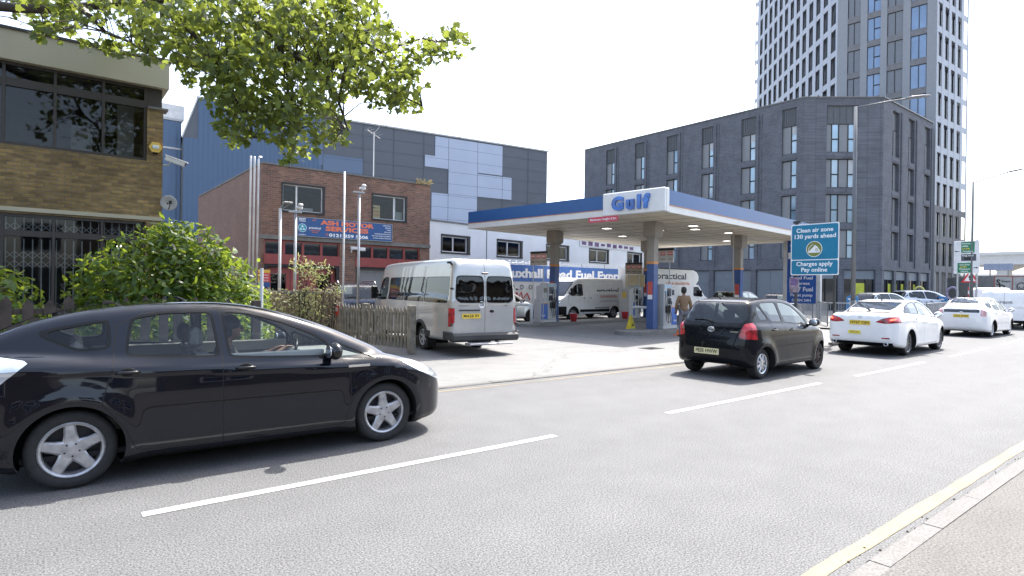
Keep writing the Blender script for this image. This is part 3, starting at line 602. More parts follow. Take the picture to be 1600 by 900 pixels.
# --- high-roof van / minibus
def van_extra(root, s, f, objs):
    pm = objs['body'].data.materials[0]; k = s['kind']
    if k == 'minibus':
        b = MB(); b.box(-.10, -.99, .36, .16, .99, .56, .05); b.box(-.04, -1.0, .40, .42, -.93, .60, .02); b.box(-.04, .93, .40, .42, 1.0, .60, .02); b.build('rear_bumper', [PLA], root)
        b = MB(); b.box(-.34, -.62, .30, -.06, .62, .345, .01); b.tube([(-.1, -.4, .32), (.3, -.4, .36)], .02, 6); b.tube([(-.1, .4, .32), (.3, .4, .36)], .02, 6); b.build('rear_step', [M('galvanised', (.35, .36, .37), .45, .6)], root)
        plate(root, 'MA58 IIV', xsurf(f, .38, .97)-.012, .97, .40, -1, .52, .115); x = xsurf(f, .3, 1.13)
        b = MB(); b.box(x-.025, .15, 1.09, x, .75, 1.125, .008); b.build('plate_lamp_bar', [PLA], root); b = MB(); b.ball((x-.004, -.20, 1.08), .06, 10, (.25, 1.2, .6)); b.build('door_handle', [BLK], root, True)
        b = MB(); b.box(xsurf(f, 0, 2.0)-.03, -.09, 1.985, xsurf(f, 0, 2.0)+.02, .09, 2.02, .008); b.build('brake_light', [M('dim_red', (.12, .01, .02), .3)], root)
        b = MB(); b.lathe([(.001, -.004), (.085, -.004), (.085, .004), (.001, .004)], 28, 'x', (xsurf(f, .10, 1.22)-.006, .10, 1.24)); o = b.build('country_sticker', [LWHT], root); text(o, 'GB', (xsurf(f, .10, 1.22)-.012, .10, 1.24), (0, -1, 0), (0, 0, 1), .10, LBLK, .01, depth=.002)
        x = xsurf(f, .6, 1.22)-.002; text(root, 'TRANSIT', (x, .62, 1.215), (0, -1, 0), (0, 0, 1), .055, M('badge_grey', (.25, .25, .26), .4, .5), .01, name='badge_lettering', width=.30); text(root, '2.4', (x, -.62, 1.22), (0, -1, 0), (0, 0, 1), .06, LBLK, .01, name='badge_lettering')
        for sd in (-1, 1):
            b = MB()
            for z in (.75, 1.60): b.box(-.02, sd*.93, z, .06, sd*.99, z+.05, .01)
            b.build('door_hinge', [PLA], root)
        for x in (1.2, 2.0, 2.8, 3.6):
            for y in (-.6, .05, .6): seat(root, x, y, .75, M('bus_seat', (.06, .06, .07), .9), .42)
        for xa in s['axles'][:1]:
            for sd in (-1, 1):
                b = MB(); b.box(xa-.62, sd*.90, .42, xa-.44, sd*1.0, .56, .01)
                vs = []; n = 16; r0_, r1_ = s['arch'], s['arch']+.07
                for i in range(n+1):
                    a = PI*i/n
                    for r_, yy in ((r0_, .955), (r0_, 1.01), (r1_, 1.0), (r1_, .955)): vs.append((xa+r_*math.cos(a), sd*yy, s['rw']+r_*math.sin(a)))
                b.add(vs, [(i*4+j, i*4+(j+1) % 4, i*4+4+(j+1) % 4, i*4+4+j) for i in range(n) for j in range(4)]); b.build('arch_trim', [PLA], root)
                b = MB(); b.box(xa-.50, sd*.72, .12, xa-.46, sd*.98, .42); b.build('mud_flap', [BLK], root)
    mirror_x = s['mx']
    for sd in (-1, 1):
        b = MB(); b.box(mirror_x-.05, sd*1.02, 1.28, mirror_x+.07, sd*1.22, 1.66, .03); b.box(mirror_x, sd*.9, 1.35, mirror_x+.04, sd*1.05, 1.42); b.build('wing_mirror', [BLK], root)
    if k == 'panel':
        for x in (1.95, 2.45):
            handle(root, s['L']-x, ysurf(f, s['L']-x, 1.15, 1.1), 1.15, BLK, sd=1)
    for y in (-.5, .5): seat(root, s['L']-2.0, y, .75)
    b = MB(); b.box(s['L']-1.35, -.85, .75, s['L']-.9, .85, 1.18, .05); b.build('dashboard', [BLK], root)
MBUS = dict(L=6.3, W=1.96, rw=.345, rim=.21, tw=.22, arch=.40, axles=(1.85, 5.35), sill=.34, cab=(.3, 5.8), style=(6, .035, .03, .03), rimmat=M('steel_silver', (.45, .46, .48), .4, .7), k1=.09, k2=.13, k3=.05, zc=1.1, rc=.75, kind='minibus', mx=5.15,
    low=[(.05, .36), (0, .5), (0, 1.15), (.02, 1.5), (5.5, 1.4), (5.68, 1.2), (6.1, 1.04), (6.27, .8), (6.29, .45), (6.1, .3), (3, .33)],
    gh=[(.01, 1.0), (.03, 1.7), (.08, 2.2), (.2, 2.34), (.5, 2.36), (4.7, 2.34), (5.0, 2.25), (5.3, 1.85), (5.75, 1.2), (5.7, .9)],
    plan=[(.0, .80), (.015, .92), (.10, .975), (.5, .98), (5.2, .98), (5.8, .92), (6.15, .70), (6.28, .3)], zb=1.2, tumble=.11, zm=.8, barrel=.03, ghw=[(0, .975), (4.9, .975), (5.8, .84)], extra=van_extra)
def tall(x0, x1, z0, z1): return corner([(x0, z0), (x0, z1), (x1, z1), (x1, z0)], .022)
MBUS['regions'] = [WIN(tall(.22, 1.60, 1.28, 1.90), 1, .6, .012), WIN(tall(1.63, 3.0, 1.28, 1.90), 1, .6, .012), WIN(tall(3.03, 4.28, 1.28, 1.90), 1, .6, .012), WIN(corner([(4.42, 1.27), (4.42, 1.92), (4.80, 1.90), (5.10, 1.72), (5.38, 1.27)], .05), 2, .6, mat='cglass'),
    ('windscreen', 'cglass', [XF(5.1), ZA(1.3), GW(MBUS, .12)], dict(inset=.004, trim=.04)),
    ('rear_window', 'dglass', [XB(.5), RV(corner([(.05, 1.30), (.05, 1.92), (.80, 1.92), (.84, 1.30)], .035), 2)], dict(split=True, inset=.006, trim=.02)),
    ('tail_light', 'red', [XB(.16), RV([(.865, .72), (1.2, .72), (1.2, 1.16), (.865, 1.16)])], dict(split=True, inset=-.006)),
    ('headlight', 'lens', [SIDE(.5), SP([(5.85, 1.02), (6.1, .95), (6.4, .8), (6.4, .68), (6.0, .75)])], dict(split=True)),
    ('body', 'seam', [XB(.5), lambda x, y, z: np.abs(y)-.005, ZA(.5)]), ('body', 'seam', [XB(.5), lambda x, y, z: np.abs(sdp([(-1.5, .50), (.86, .50), (.86, 2.27), (-1.5, 2.27)], np.abs(y), z))-.004]),
    ('body', 'seam', [SIDE(.6), lambda x, y, z: np.abs(x-2.99)-.004, ZA(.5), ZB(2.2)]), ('body', 'seam', [SIDE(.6), lambda x, y, z: np.abs(z-1.98)-.004, XB(4.5)]), ('body', 'seam', [SIDE(.6), lambda x, y, z: np.abs(z-1.05)-.003, XB(4.3)]),
    ('body', 'pla', [XF(5.95), ZB(.60)])] + side_doors([[(4.34, .42), (5.2, .44), (5.42, .8), (5.5, 1.2), (5.1, 1.85), (4.85, 2.02), (4.34, 2.02)]])
PANEL = dict(MBUS, L=5.4, cab=(.3, 4.9), axles=(1.02, 4.20), kind='panel', mx=4.45, style=(6, .035, .03, .03), arch=.39, W=2.02, rw=.335,
    low=[(.05, .34), (0, .5), (0, 1.15), (.02, 1.5), (4.5, 1.4), (4.72, 1.22), (5.15, 1.02), (5.36, .75), (5.38, .42), (5.2, .27), (3, .31)],
    gh=[(.01, 1.0), (.02, 1.7), (.04, 2.08), (.1, 2.20), (.4, 2.23), (3.6, 2.22), (3.95, 2.12), (4.3, 1.75), (4.78, 1.2), (4.7, .9)],
    plan=[(.0, .85), (.015, .95), (.10, 1.005), (.5, 1.01), (4.3, 1.01), (4.85, .96), (5.2, .74), (5.38, .3)], ghw=[(0, 1.0), (3.9, 1.0), (4.8, .86)], k2=.16)
PANEL['regions'] = [WIN(corner([(3.55, 1.27), (3.55, 1.86), (3.90, 1.86), (4.15, 1.72), (4.42, 1.27)], .05), 2, .6, mat='cglass'), ('windscreen', 'cglass', [XF(4.1), ZA(1.28), GW(PANEL, .12)], dict(inset=.004, trim=.04)),
    ('tail_light', 'red', [XB(.16), RV([(.90, .90), (1.3, .90), (1.3, 1.5), (.90, 1.5)])], dict(split=True, inset=-.006)), ('headlight', 'lens', [SIDE(.5), SP([(4.85, 1.04), (5.15, 1.0), (5.45, .88), (5.45, .78), (5.05, .84)])], dict(split=True)),
    ('body', 'blk', [XF(4.7), ZB(.72)]), ('body', 'blk', [SIDE(.7), ZA(.42), ZB(.56), XB(3.75), XF(1.45)]), ('body', 'seam', [XB(.5), lambda x, y, z: np.abs(y)-.005, ZA(.5)]),
    ('body', 'seam', [SIDE(.6), lambda x, y, z: np.abs(x-2.2)-.004, ZA(.5), ZB(2.0)]), ('body', 'blk', [XB(.3), ZB(.52)])] + side_doors([[(3.45, .40), (4.0, .42), (4.55, .85), (4.60, 1.2), (4.2, 1.82), (3.95, 1.96), (3.45, 1.96)]])
# --- the vehicles themselves
PBLK = M('black_car_paint', (.003, .004, .008), .12, .0, var=.05, coat=.8, inner=.30, spec=.12); PBLK2 = M('faded_black_paint', (.006, .007, .010), .2, 0, var=.2, scale=6, coat=.35, inner=.15, spec=.10)
PWHT = M('white_car_paint', .82, .25, 0, var=.03, coat=.8, inner=.08); PWHT2 = M('white_van_paint', .84, .35, 0, var=.05, coat=.5, inner=.08); PSIL = M('silver_van_paint', (.47, .465, .45), .28, .4, var=.06, coat=.8, inner=.08)
PRIUS['plastic'] = PLA
vehicle(PRIUS, 'passing_car', 'glossy black liftback car with a driver, passing closest to the camera', 'car', (-.60, 6.76, 0), -.036, PBLK, None, 150, 150, M('pale_alloy', (.40, .40, .41), .34, .6, var=.25, scale=14))
vehicle(YARIS, 'hatchback_car', 'small black hatchback with red tail lamps, its plate reading PE05 HWW', 'car', (10.05, 6.59, 0), .035, PBLK2, None, 110, 120)
vehicle(I40, 'saloon_car', 'white saloon with lit brake lamps and dark multi-spoke wheels behind the black hatchback', 'car', (17.0, 6.62, 0), .03, PWHT, None, 84, 100)
P2 = dict(PRIUS, reg='LD63 ZNW', style=(7, .03, .02, .01), rw=.31)
P2['regions'] = [('tail_light', 'pink', [SIDE(.60), SP([(-.1, 1.09), (.20, 1.06), (.15, .80), (-.1, .80)])], dict(split=True, inset=-.002)) if r_[0] == 'tail_light' else (('rear_window', 'wglass')+tuple(r_[2:]) if r_[0] == 'rear_window' else r_) for r_ in PRIUS['regions']]
vehicle(P2, 'liftback_car', 'white liftback car with pale tail lamps queuing ahead of the white saloon', 'car', (27.75, 7.2, 0), .01, PWHT, None, 60, 72)
minibus, mf, mv = vehicle(MBUS, 'minibus', 'silver high-roof minibus with dark windows and a GB sticker parked beside the picket fence', 'minibus', (8.42, 11.66, 0), 1.45, PSIL, None, 130, 150); minibus.scale = (1, .94, 1)
van, vf, vv = vehicle(PANEL, 'rental_van', 'white panel van with dark and orange lettering parked below the blue fuel banner', 'van', (25.55, 23.0, 0), PI+.03, PWHT2, None, 80, 110)
# ------------------------------------------------------------ ground, road, pavements
ASPH = GROUNDM('asphalt', (.036, .036, .037), (.182, .182, .180), 74, .5, .75, .9, .10, 0, .3)
CONC = GROUNDM('forecourt_concrete', (.115, .114, .112), (.19, .188, .182), 60, .7, .75, .3, .12, .16)
PAVE = GROUNDM('pavement_tarmac', (.050, .047, .042), (.150, .142, .130), 66, .5, .8, .8, .18)
KERB = GROUNDM('kerb_stone', (.095, .09, .085), (.165, .158, .148), 60, .5, .75, .4, .12)
GRND = GROUNDM('far_ground', (.14, .14, .13), (.22, .215, .20), 8, .7, .8, .2, .2)
LINEW = GROUNDM('road_paint_white', (.26, .26, .25), (.50, .49, .47), 38, .6, .6, .4, .3); LINEY = GROUNDM('road_paint_yellow', (.17, .125, .06), (.30, .235, .125), 45, .8, .6, .4, .3)
KL = [(-60, 8.7), (0, 8.4), (5, 8.3), (11, 8.15), (20, 8.15), (26, 8.4), (33, 9.0), (45, 10.6), (70, 16), (140, 38)]
KR = [(-60, 1.30), (0, 1.42), (4, 1.46), (9, 1.46), (14, 1.55), (26, 2.0), (40, 3.5), (70, 9), (140, 31)]
def dense(K, st=1.0):
    r = []
    for (x0, y0), (x1, y1) in zip(K, K[1:]):
        n = max(1, int((x1-x0)/st)); r += [(x0+(x1-x0)*i/n, y0+(y1-y0)*i/n) for i in range(n)]
    return r+[K[-1]]
def sheet(name, L0, L1, z, mat):
    n = len(L0); vs = [(p[0], p[1], z) for p in L0]+[(p[0], p[1], z) for p in L1]
    return struct(mkobj(name, vs, [(i, i+1, n+i+1, n+i) for i in range(n-1)], mat))
struct(mkobj('ground', [(-900, -900, -.06), (1500, -900, -.06), (1500, 1500, -.06), (-900, 1500, -.06)], [(0, 1, 2, 3)], GRND))
L, Rr = dense(KL, 4), dense(KR, 4)
XS = sorted({p[0] for p in KL+KR}); yl = [np.interp(x, [p[0] for p in KL], [p[1] for p in KL]) for x in XS]; yr = [np.interp(x, [p[0] for p in KR], [p[1] for p in KR]) for x in XS]
sheet('road', list(zip(XS, yr)), list(zip(XS, yl)), 0, ASPH)
sheet('pavement', [(x, y-.13-14) for x, y in zip(XS, yr)], [(x, y-.13) for x, y in zip(XS, yr)], .075, PAVE)
def kerb(name, K, w0, h, x0, x1, flip=1, seg=.915):
    b = MB(); x = x0; kx = [p[0] for p in K]; ky = [p[1] for p in K]; rnd = random.Random(3)
    while x < x1:
        xe = min(x+seg, x1); ya, yb = np.interp(x, kx, ky), np.interp(xe, kx, ky); j = rnd.uniform(-.003, .003); g = .0022; hh = h+rnd.uniform(-.004, .004)
        ya += j; yb += j; f = flip
        P = [(x+g, ya, -.05), (xe-g, yb, -.05), (xe-g, yb, hh-.018), (x+g, ya, hh-.018), (x+g, ya+f*.018, hh), (xe-g, yb+f*.018, hh), (xe-g, yb+f*w0, hh), (x+g, ya+f*w0, hh), (x+g, ya+f*w0, -.05), (xe-g, yb+f*w0, -.05)]
        b.add(P, [(0, 1, 2, 3), (3, 2, 5, 4), (4, 5, 6, 7), (7, 6, 9, 8), (0, 3, 4, 7, 8), (1, 9, 6, 5, 2)]); x = xe
    return struct(b.build(name, [KERB]))
kerb('kerb', KR, .13, .078, -8, 60, -1); kerb('kerb', KL, .13, .028, 3.4, 19, 1); kerb('kerb', KL, .13, .10, -20, 3.4, 1); kerb('kerb', KL, .13, .10, 19, 120, 1)
def yk(x): return float(np.interp(x, [p[0] for p in KL], [p[1] for p in KL]))
fx = [3.4, 5, 8, 11, 15, 19, 20.5, 23, 26.6]; sheet('forecourt', [(x, yk(x)+.13) for x in fx], [(x, 40) for x in fx], .022, CONC)
px_ = [-60, -20, 0, 3.4]; sheet('pavement', [(x, yk(x)+.13) for x in px_], [(x, 14.2) for x in px_], .095, PAVE)
px_ = [26.6, 33, 45, 70, 140]; sheet('pavement', [(x, yk(x)+.13) for x in px_], [(x, 22 if x < 50 else yk(x)+6) for x in px_], .095, CONC)
def stripe(K, off, w0, x0, x1, mat, name, z=.004, wob=0, st=.3):
    kx = [p[0] for p in K]; ky = [p[1] for p in K]; xs = np.arange(x0, x1+st, st); rnd = random.Random(5)
    a = [(x, float(np.interp(x, kx, ky))+off-w0/2+rnd.uniform(-wob, wob), z) for x in xs]; b = [(x, float(np.interp(x, kx, ky))+off+w0/2+rnd.uniform(-wob, wob), z) for x in xs]; n = len(xs)
    return struct(mkobj(name, a+b, [(i, i+1, n+i+1, n+i) for i in range(n-1)], mat))
stripe(KR, .165, .10, -8, 70, LINEY, 'road_marking', wob=.007); stripe(KL, -.22, .045, 4, 14, LINEY, 'road_marking', wob=.012)
KC = [(-60, 5.0), (0, 5.0), (4, 4.96), (14, 5.0), (20, 5.1), (26, 5.35), (33, 5.9), (45, 7.3), (70, 12.5), (140, 34)]
x = -17.6
while x < 70:
    stripe(KC, 0, .105, x, x+4.0, LINEW, 'road_marking', wob=.004, st=.5); x += 6.06
# drain covers and a patch repair
b = MB(); b.box(13.0, 10.3, .02, 13.6, 10.75, .028)
for i in range(7): b.box(13.04+i*.08, 10.34, .028, 13.07+i*.08, 10.71, .033)
tag(b.build('drain_cover', [M('cast_iron', .03, .6, .5, var=.3)]), 'dark iron drain cover in the pale forecourt', 'drain cover')
# ------------------------------------------------------------ facade helper: boxes laid against a wall line
class Face(MB):
    def __init__(s, ox, oy, ang, flip=1): super().__init__(); s.o = (ox, oy); s.c, s.s = math.cos(ang), math.sin(ang); s.fl = flip
    def P(s, u, n, z): return (s.o[0]+u*s.c+n*s.s*s.fl, s.o[1]+u*s.s-n*s.c*s.fl, z)    # n = outwards
    def bx(s, u0, u1, z0, z1, n0, n1):
        c = [s.P(u, n, z) for z in (z0, z1) for u, n in ((u0, n0), (u1, n0), (u1, n1), (u0, n1))]
        return s.add(c, [(0, 1, 2, 3), (7, 6, 5, 4), (4, 5, 1, 0), (5, 6, 2, 1), (6, 7, 3, 2), (7, 4, 0, 3)] if s.fl > 0 else [(3, 2, 1, 0), (4, 5, 6, 7), (0, 1, 5, 4), (1, 2, 6, 5), (2, 3, 7, 6), (3, 0, 4, 7)])
    def pane(s, u0, u1, z0, z1, n): return s.quad(s.P(u0, n, z0), s.P(u1, n, z0), s.P(u1, n, z1), s.P(u0, n, z1))
def wall_with_holes(F, u0, u1, z0, z1, holes, n0, n1):
    """a wall slab left open at the holes (u0, u1, z0, z1)"""
    us = sorted({u0, u1}|{h[0] for h in holes}|{h[1] for h in holes}); us = [u for u in us if u0 <= u <= u1]
    for a, b in zip(us, us[1:]):
        m = (a+b)/2; hs = sorted([h for h in holes if h[0] < m < h[1]], key=lambda h: h[2]); z = z0
        for h in hs:
            if h[2] > z+1e-6: F.bx(a, b, z, h[2], n0, n1)
            z = max(z, h[3])
        if z < z1-1e-6: F.bx(a, b, z, z1, n0, n1)
WGL = GLASS('window_glass', (.8, .83, .85), .9, .03, .6); BGL = M('blue_glass', (.16, .25, .40), .06, .0, var=.15, scale=.6, spec=1); DGL = M('dark_glass', (.018, .022, .028), .04, 0, var=.3, scale=.8, spec=.8)
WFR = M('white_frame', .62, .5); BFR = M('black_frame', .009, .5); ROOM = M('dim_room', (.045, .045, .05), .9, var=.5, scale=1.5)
# ------------------------------------------------------------ tan brick office on the left
TB = BRICK('tan_brick', (.27, .182, .068), (.15, .10, .042), (.14, .12, .09), .45)
CREAM = M('cream_fascia', (.36, .335, .25), .6, var=.07, scale=.8); CONL0 = M('cap_concrete', .14, .8, var=.2); BRN = M('brown_frame', (.030, .024, .022), .5)
of = E('office_building', (-9, 15, 0), 0, 'tan brick office block with dark band windows and a cream fascia at the left edge', 'building')
F = Face(0, 0, 0)
wall_with_holes(F, 0, 11.05, 0, 5.9, [(0, 10.75, 4.30, 5.9), (10.75, 11.05, 5.44, 5.9), (0, 10.75, .5, 2.98)], -.30, 0); F.bx(10.75, 11.05, 4.30, 5.42, .0, .002); F.build('wall', [TB], of)
F = Face(0, 0, 0); F.bx(10.75, 11.05, 0, 5.9, -9, -.30); F.build('side_wall', [TB], of); F = Face(0, 0, 0); F.bx(10.76, 11.14, 5.44, 5.48, -.3, .05); F.build('pier_cap', [CONL0], of)
F = Face(0, 0, 0); F.bx(-.1, 11.14, 5.90, 6.47, -9, .12); F.build('fascia', [CREAM], of)
F = Face(0, 0, 0); F.bx(-.1, 11.18, 6.47, 6.52, -9.1, .16); F.build('roof', [M('roof_felt', .05, .9)], of)
F = Face(0, 0, 0); F.bx(0, 11.06, 3.02, 3.10, 0, .03); F.build('band_course', [CREAM], of)
F = Face(0, 0, 0); F.bx(10.74, 11.03, 5.48, 5.9, -.12, -.05); F.build('end_panel', [BRN], of)
us = [.36+1.17*0+k*.79 for k in range(-0, 0)]
mull = [9.17-.785*k for k in range(11, -1, -1)]+[9.97, 10.72]
for a, b_ in zip(mull, mull[1:]):
    F = Face(0, 0, 0); F.bx(a-.025, a+.025, 4.30, 5.9, -.14, -.03); F.bx(b_-.025, b_+.025, 4.30, 5.9, -.13, -.04); F.bx(a+.025, b_-.025, 5.44, 5.60, -.13, -.04); F.bx(a+.025, b_-.025, 4.30, 4.36, -.13, -.04); F.bx(a+.025, b_-.025, 5.84, 5.9, -.13, -.04); fr = F.build('window', [BRN], of)
    F = Face(0, 0, 0); F.pane(a, b_, 4.3, 5.9, -.09); F.build('pane', [WGL], fr)
for a, b_ in zip(mull[::1], mull[1::1]):
    F = Face(0, 0, 0); F.bx(a-.025, a+.025, .5, 2.98, -.14, -.03); F.bx(b_-.025, b_+.025, .5, 2.98, -.13, -.04); F.bx(a, b_, 2.54, 2.66, -.13, -.04); F.bx(a, b_, 2.92, 2.98, -.13, -.04); F.bx(a, b_, .5, .6, -.13, -.04); fr = F.build('window', [BRN], of)
    F = Face(0, 0, 0); F.pane(a, b_, .5, 2.98, -.09); F.build('pane', [WGL], fr)
    F = Face(0, 0, 0); g = .010
    for zz0, zz1 in ((.6, 2.50), (2.68, 2.92)):
        n = 5
        for i in range(n+1): u = a+.05+(b_-a-.1)*i/n; F.bx(u-g, u+g, zz0, zz1, -.17, -.155)
        m = 2 if zz1-zz0 < 1 else 1
        for i in range(n):
            ua, ub = a+.05+(b_-a-.1)*i/n, a+.05+(b_-a-.1)*(i+1)/n
            for zc in ([zz0+.06] if zz1-zz0 < 1 else [1.0, 1.18, 2.0, 2.18]):
                for s_ in (-1, 1): F.add([F.P(ua, -.15, zc+s_*.07-.008), F.P(ub, -.15, zc-s_*.07-.008), F.P(ub, -.15, zc-s_*.07+.008), F.P(ua, -.15, zc+s_*.07+.008)], [(0, 1, 2, 3)])
    F.build('security_grille', [M('grille_grey', .30, .5, .1)], fr)
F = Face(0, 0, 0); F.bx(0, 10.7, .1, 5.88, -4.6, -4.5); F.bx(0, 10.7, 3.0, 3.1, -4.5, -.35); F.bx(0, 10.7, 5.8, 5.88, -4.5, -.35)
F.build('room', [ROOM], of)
F = Face(0, 0, 0); F.bx(9.5, 9.9, 3.1, 5.3, -2.6, -2.2); F.bx(10.3, 10.6, 3.1, 5.8, -1.2, -.9); F.bx(7.2, 8.0, 3.1, 4.9, -2, -1.6); F.build('room_fitting', [M('pale_cupboard', .30, .7)], of)
b = MB(); hx = [(.13*math.cos(PI/3*k), .13*math.sin(PI/3*k)*.95) for k in range(6)]; b.prism([(1.90+p[0], 4.60+p[1]) for p in hx], 14.90, 14.995); al = tag(b.build('alarm_box', [M('alarm_yellow', (.62, .42, .10), .4)]), 'yellow hexagonal alarm box on the brick pier of the office', 'alarm box')
b = MB(); b.box(1.84, 14.885, 4.57, 1.96, 14.899, 4.64, .004); b.build('label_plate', [M('pale_blue_label', (.5, .6, .65), .5)], al); b = MB(); b.prism([(1.86, 4.46), (1.94, 4.46), (1.95, 4.50), (1.85, 4.50)], 14.92, 14.99); b.build('strobe', [DARK], al)
def cctv(loc, rz, label, parent_pole=False, sc=1):
    r = E('security_camera', loc, rz, label, 'camera'); b = MB(); b.box(-.0, -.05, -.045, .34*sc, .05, .055, .012); b.box(-.02, -.062, .055, .37*sc, .062, .068, .004); b.build('housing', [M('camera_white', .60, .4)], r)
    b = MB(); b.tube([(.12, 0, -.04), (.10, 0, -.13), (0, 0, -.16)], .018, 8); b.build('bracket', [M('galvanised', (.35, .36, .37), .45, .6)], r); b = MB(); b.box(.335*sc, -.035, -.03, .345*sc, .035, .035); b.build('lens', [DARK], r); r.rotation_euler = (0, R(18), rz); return r
cctv((2.10, 14.95, 4.40), R(-25), 'white security camera sticking out from the corner of the tan brick office', sc=1.2)
sd_ = E('satellite_dish', (2.16, 14.9, 3.42), 0, 'round grey satellite dish on the corner of the tan office above the bush', 'dish'); b = MB()
b.lathe([(.001, .05), (.08, .035), (.16, .0), (.165, .004)], 24, 'y'); b.build('reflector', [M('dish_grey', .28, .5)], sd_, True); b = MB(); b.tube([(0, 0, -.14), (0, -.24, -.03)], .01, 6); b.tube([(0, -.24, -.05), (0, -.24, .02)], .03, 8); b.tube([(0, .05, 0), (-.12, .10, -.1)], .02, 6); b.build('arm', [BLK], sd_)
# ------------------------------------------------------------ red brick garage
RB = BRICK('red_brick', (.24, .118, .078), (.135, .072, .052), (.21, .175, .145), .30); RB2 = BRICK('side_brick', (.20, .10, .075), (.15, .078, .06), (.20, .165, .14), .15)
RED = M('red_joinery', (.24, .045, .04), .5, var=.15); CONL = M('lintel_concrete', (.16, .155, .14), .8, var=.2)
ga = E('garage_building', (6.35, 23, 0), 0, 'two-storey red brick garage with red doors and a blue signboard', 'building'); GW_ = 7.15; F = Face(0, 0, 0)
win = [(.70, 2.37, 4.42, 5.52), (4.36, 6.0, 4.40, 5.50)]
wall_with_holes(F, 0, GW_, 3.50, 6.12, win, -.3, 0); wall_with_holes(F, 0, GW_, 0, 3.35, [(.10, 3.0, 0, 3.33), (3.69, 6.65, 0, 3.33)], -.3, 0); F.build('wall', [RB], ga)
F = Face(0, 0, 0); F.bx(0, .30, 0, 6.12, -11.5, -.30); F.build('side_wall', [RB2], ga); F = Face(0, 0, 0); F.bx(GW_-.30, GW_, 0, 6.12, -11.5, -.3); F.build('side_wall', [RB2], ga)
F = Face(0, 0, 0); F.bx(-.02, GW_+.02, 3.35, 3.50, -.3, .04); F.build('concrete_band', [CONL], ga)
F = Face(0, 0, 0); F.bx(-.03, GW_+.03, 6.12, 6.19, -11.5, .04); F.build('coping', [M('coping_grey', .13, .8, var=.2)], ga)
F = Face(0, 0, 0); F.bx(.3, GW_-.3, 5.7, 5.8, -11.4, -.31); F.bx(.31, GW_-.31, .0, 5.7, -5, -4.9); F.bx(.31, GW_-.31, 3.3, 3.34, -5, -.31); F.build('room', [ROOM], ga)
for i, (a, c_, z0, z1) in enumerate(win):
    F = Face(0, 0, 0); F.bx(a, c_, z1-.05, z1+.01, -.2, .03); F.bx(a, c_, z0-.02, z0+.05, -.2, .04); F.bx(a, a+.05, z0+.05, z1-.05, -.2, .02); F.bx(c_-.08, c_, z0+.05, z1-.05, -.2, .02); fr = F.build('window', [BFR], ga)
    F = Face(0, 0, 0); m = a+.58 if i == 0 else a+1.05
    for u0, u1, zz0, zz1 in ((a+.05, a+.08, z0+.05, z1-.05), (c_-.12, c_-.08, z0+.05, z1-.05), (m-.03, m+.03, z0+.08, z1-.09), (a+.08, c_-.12, z1-.09, z1-.05), (a+.08, c_-.12, z0+.05, z0+.08)): F.bx(u0, u1, zz0, zz1, -.12, -.06)
    F.build('frame', [WFR], fr); F = Face(0, 0, 0); F.pane(a, c_, z0, z1, -.09); F.build('pane', [WGL], fr)
F = Face(0, 0, 0); F.bx(4.44, 4.80, 4.50, 5.03, -.16, -.14); pst = F.build('poster', [M('poster_cream', (.62, .50, .22), .7)], ga)
for k, (t_, mt) in enumerate((('MOT', 'ink_dark'), ('REPAIRS', 'ink_red'), ('TYRES', 'ink_red'))): text(pst, t_, (4.62, .139, 4.92-.15*k), (1, 0, 0), (0, 0, 1), .11, M(mt, (.45, .07, .03) if 'red' in mt else (.2, .15, .1), .6), .01, width=.28)
F = Face(0, 0, 0); F.bx(5.45, 5.56, 4.5, 5.4, -.24, -.20); F.bx(5.6, 5.9, 4.48, 4.85, -.3, -.25); F.build('curtain', [M('net_curtain', (.35, .38, .34), .8)], ga)
F = Face(0, 0, 0); F.bx(1.3, 2.0, 4.50, 4.66, -.5, -.3); F.build('window_clutter', [M('paper_stack', .4, .8)], ga)
for bi, (a, c_) in enumerate(((.10, 3.0), (3.69, 6.65))):
    n = 4; w_ = (c_-a)/n
    for k in range(n):
        F = Face(0, 0, 0); u0, u1 = a+k*w_, a+(k+1)*w_; F.bx(u0, u0+.05, 2.80, 3.32, -.16, -.05); F.bx(u1-.05, u1, 2.80, 3.32, -.16, -.05); F.bx(u0+.05, u1-.05, 3.26, 3.32, -.16, -.05); fr = F.build('window', [RED], ga); F = Face(0, 0, 0); F.pane(u0, u1, 2.8, 3.3, -.1); F.build('pane', [DGL], fr)
    F = Face(0, 0, 0); F.bx(a-.02, c_+.02, 2.42, 2.80, -.16, .03); F.build('red_fascia', [RED], ga)
    F = Face(0, 0, 0); F.bx(a, a+.12, 0, 2.42, -.2, -.02); F.bx(c_-.12, c_, 0, 2.42, -.2, -.02); F.bx(a+.12, c_-.12, 2.32, 2.42, -.2, -.02); F.build('door_frame', [BFR], ga)
    if bi == 0:
        for k in range(3):
            u0 = a+.14+k*.885; F = Face(0, 0, 0); wall_with_holes(F, u0, u0+.87, .03, 2.30, [(u0+.16, u0+.71, .9, 2.08)] if k != 1 else [], -.22, -.16); d = F.build('door', [RED], ga)
            if k != 1: F = Face(0, 0, 0); F.pane(u0+.14, u0+.73, .88, 2.1, -.19); F.build('pane', [WGL], d)
    else:
        F = Face(0, 0, 0)
        for z in np.arange(.03, 2.3, .09): F.bx(a+.12, c_-.12, z, z+.08, -.20, -.155)
        F.bx(a+.12, c_-.12, .03, 2.32, -.22, -.2); F.build('roller_shutter', [M('shutter_grey', .22, .6)], ga)
b = MB()
sg = E('garage_sign', (13.75-6.1, 22.97, 3.53), 0, 'blue signboard with bold orange lettering and a phone number on the red brick garage', 'sign'); BLU = M('sign_blue', (.018, .075, .22), .45, var=.08); ORG = M('letter_orange', (.72, .17, .07), .5, var=.05)
b = MB(); b.box(0, -.06, 0, 3.95, -.02, .71); b.build('board', [BLU], sg); b = MB()
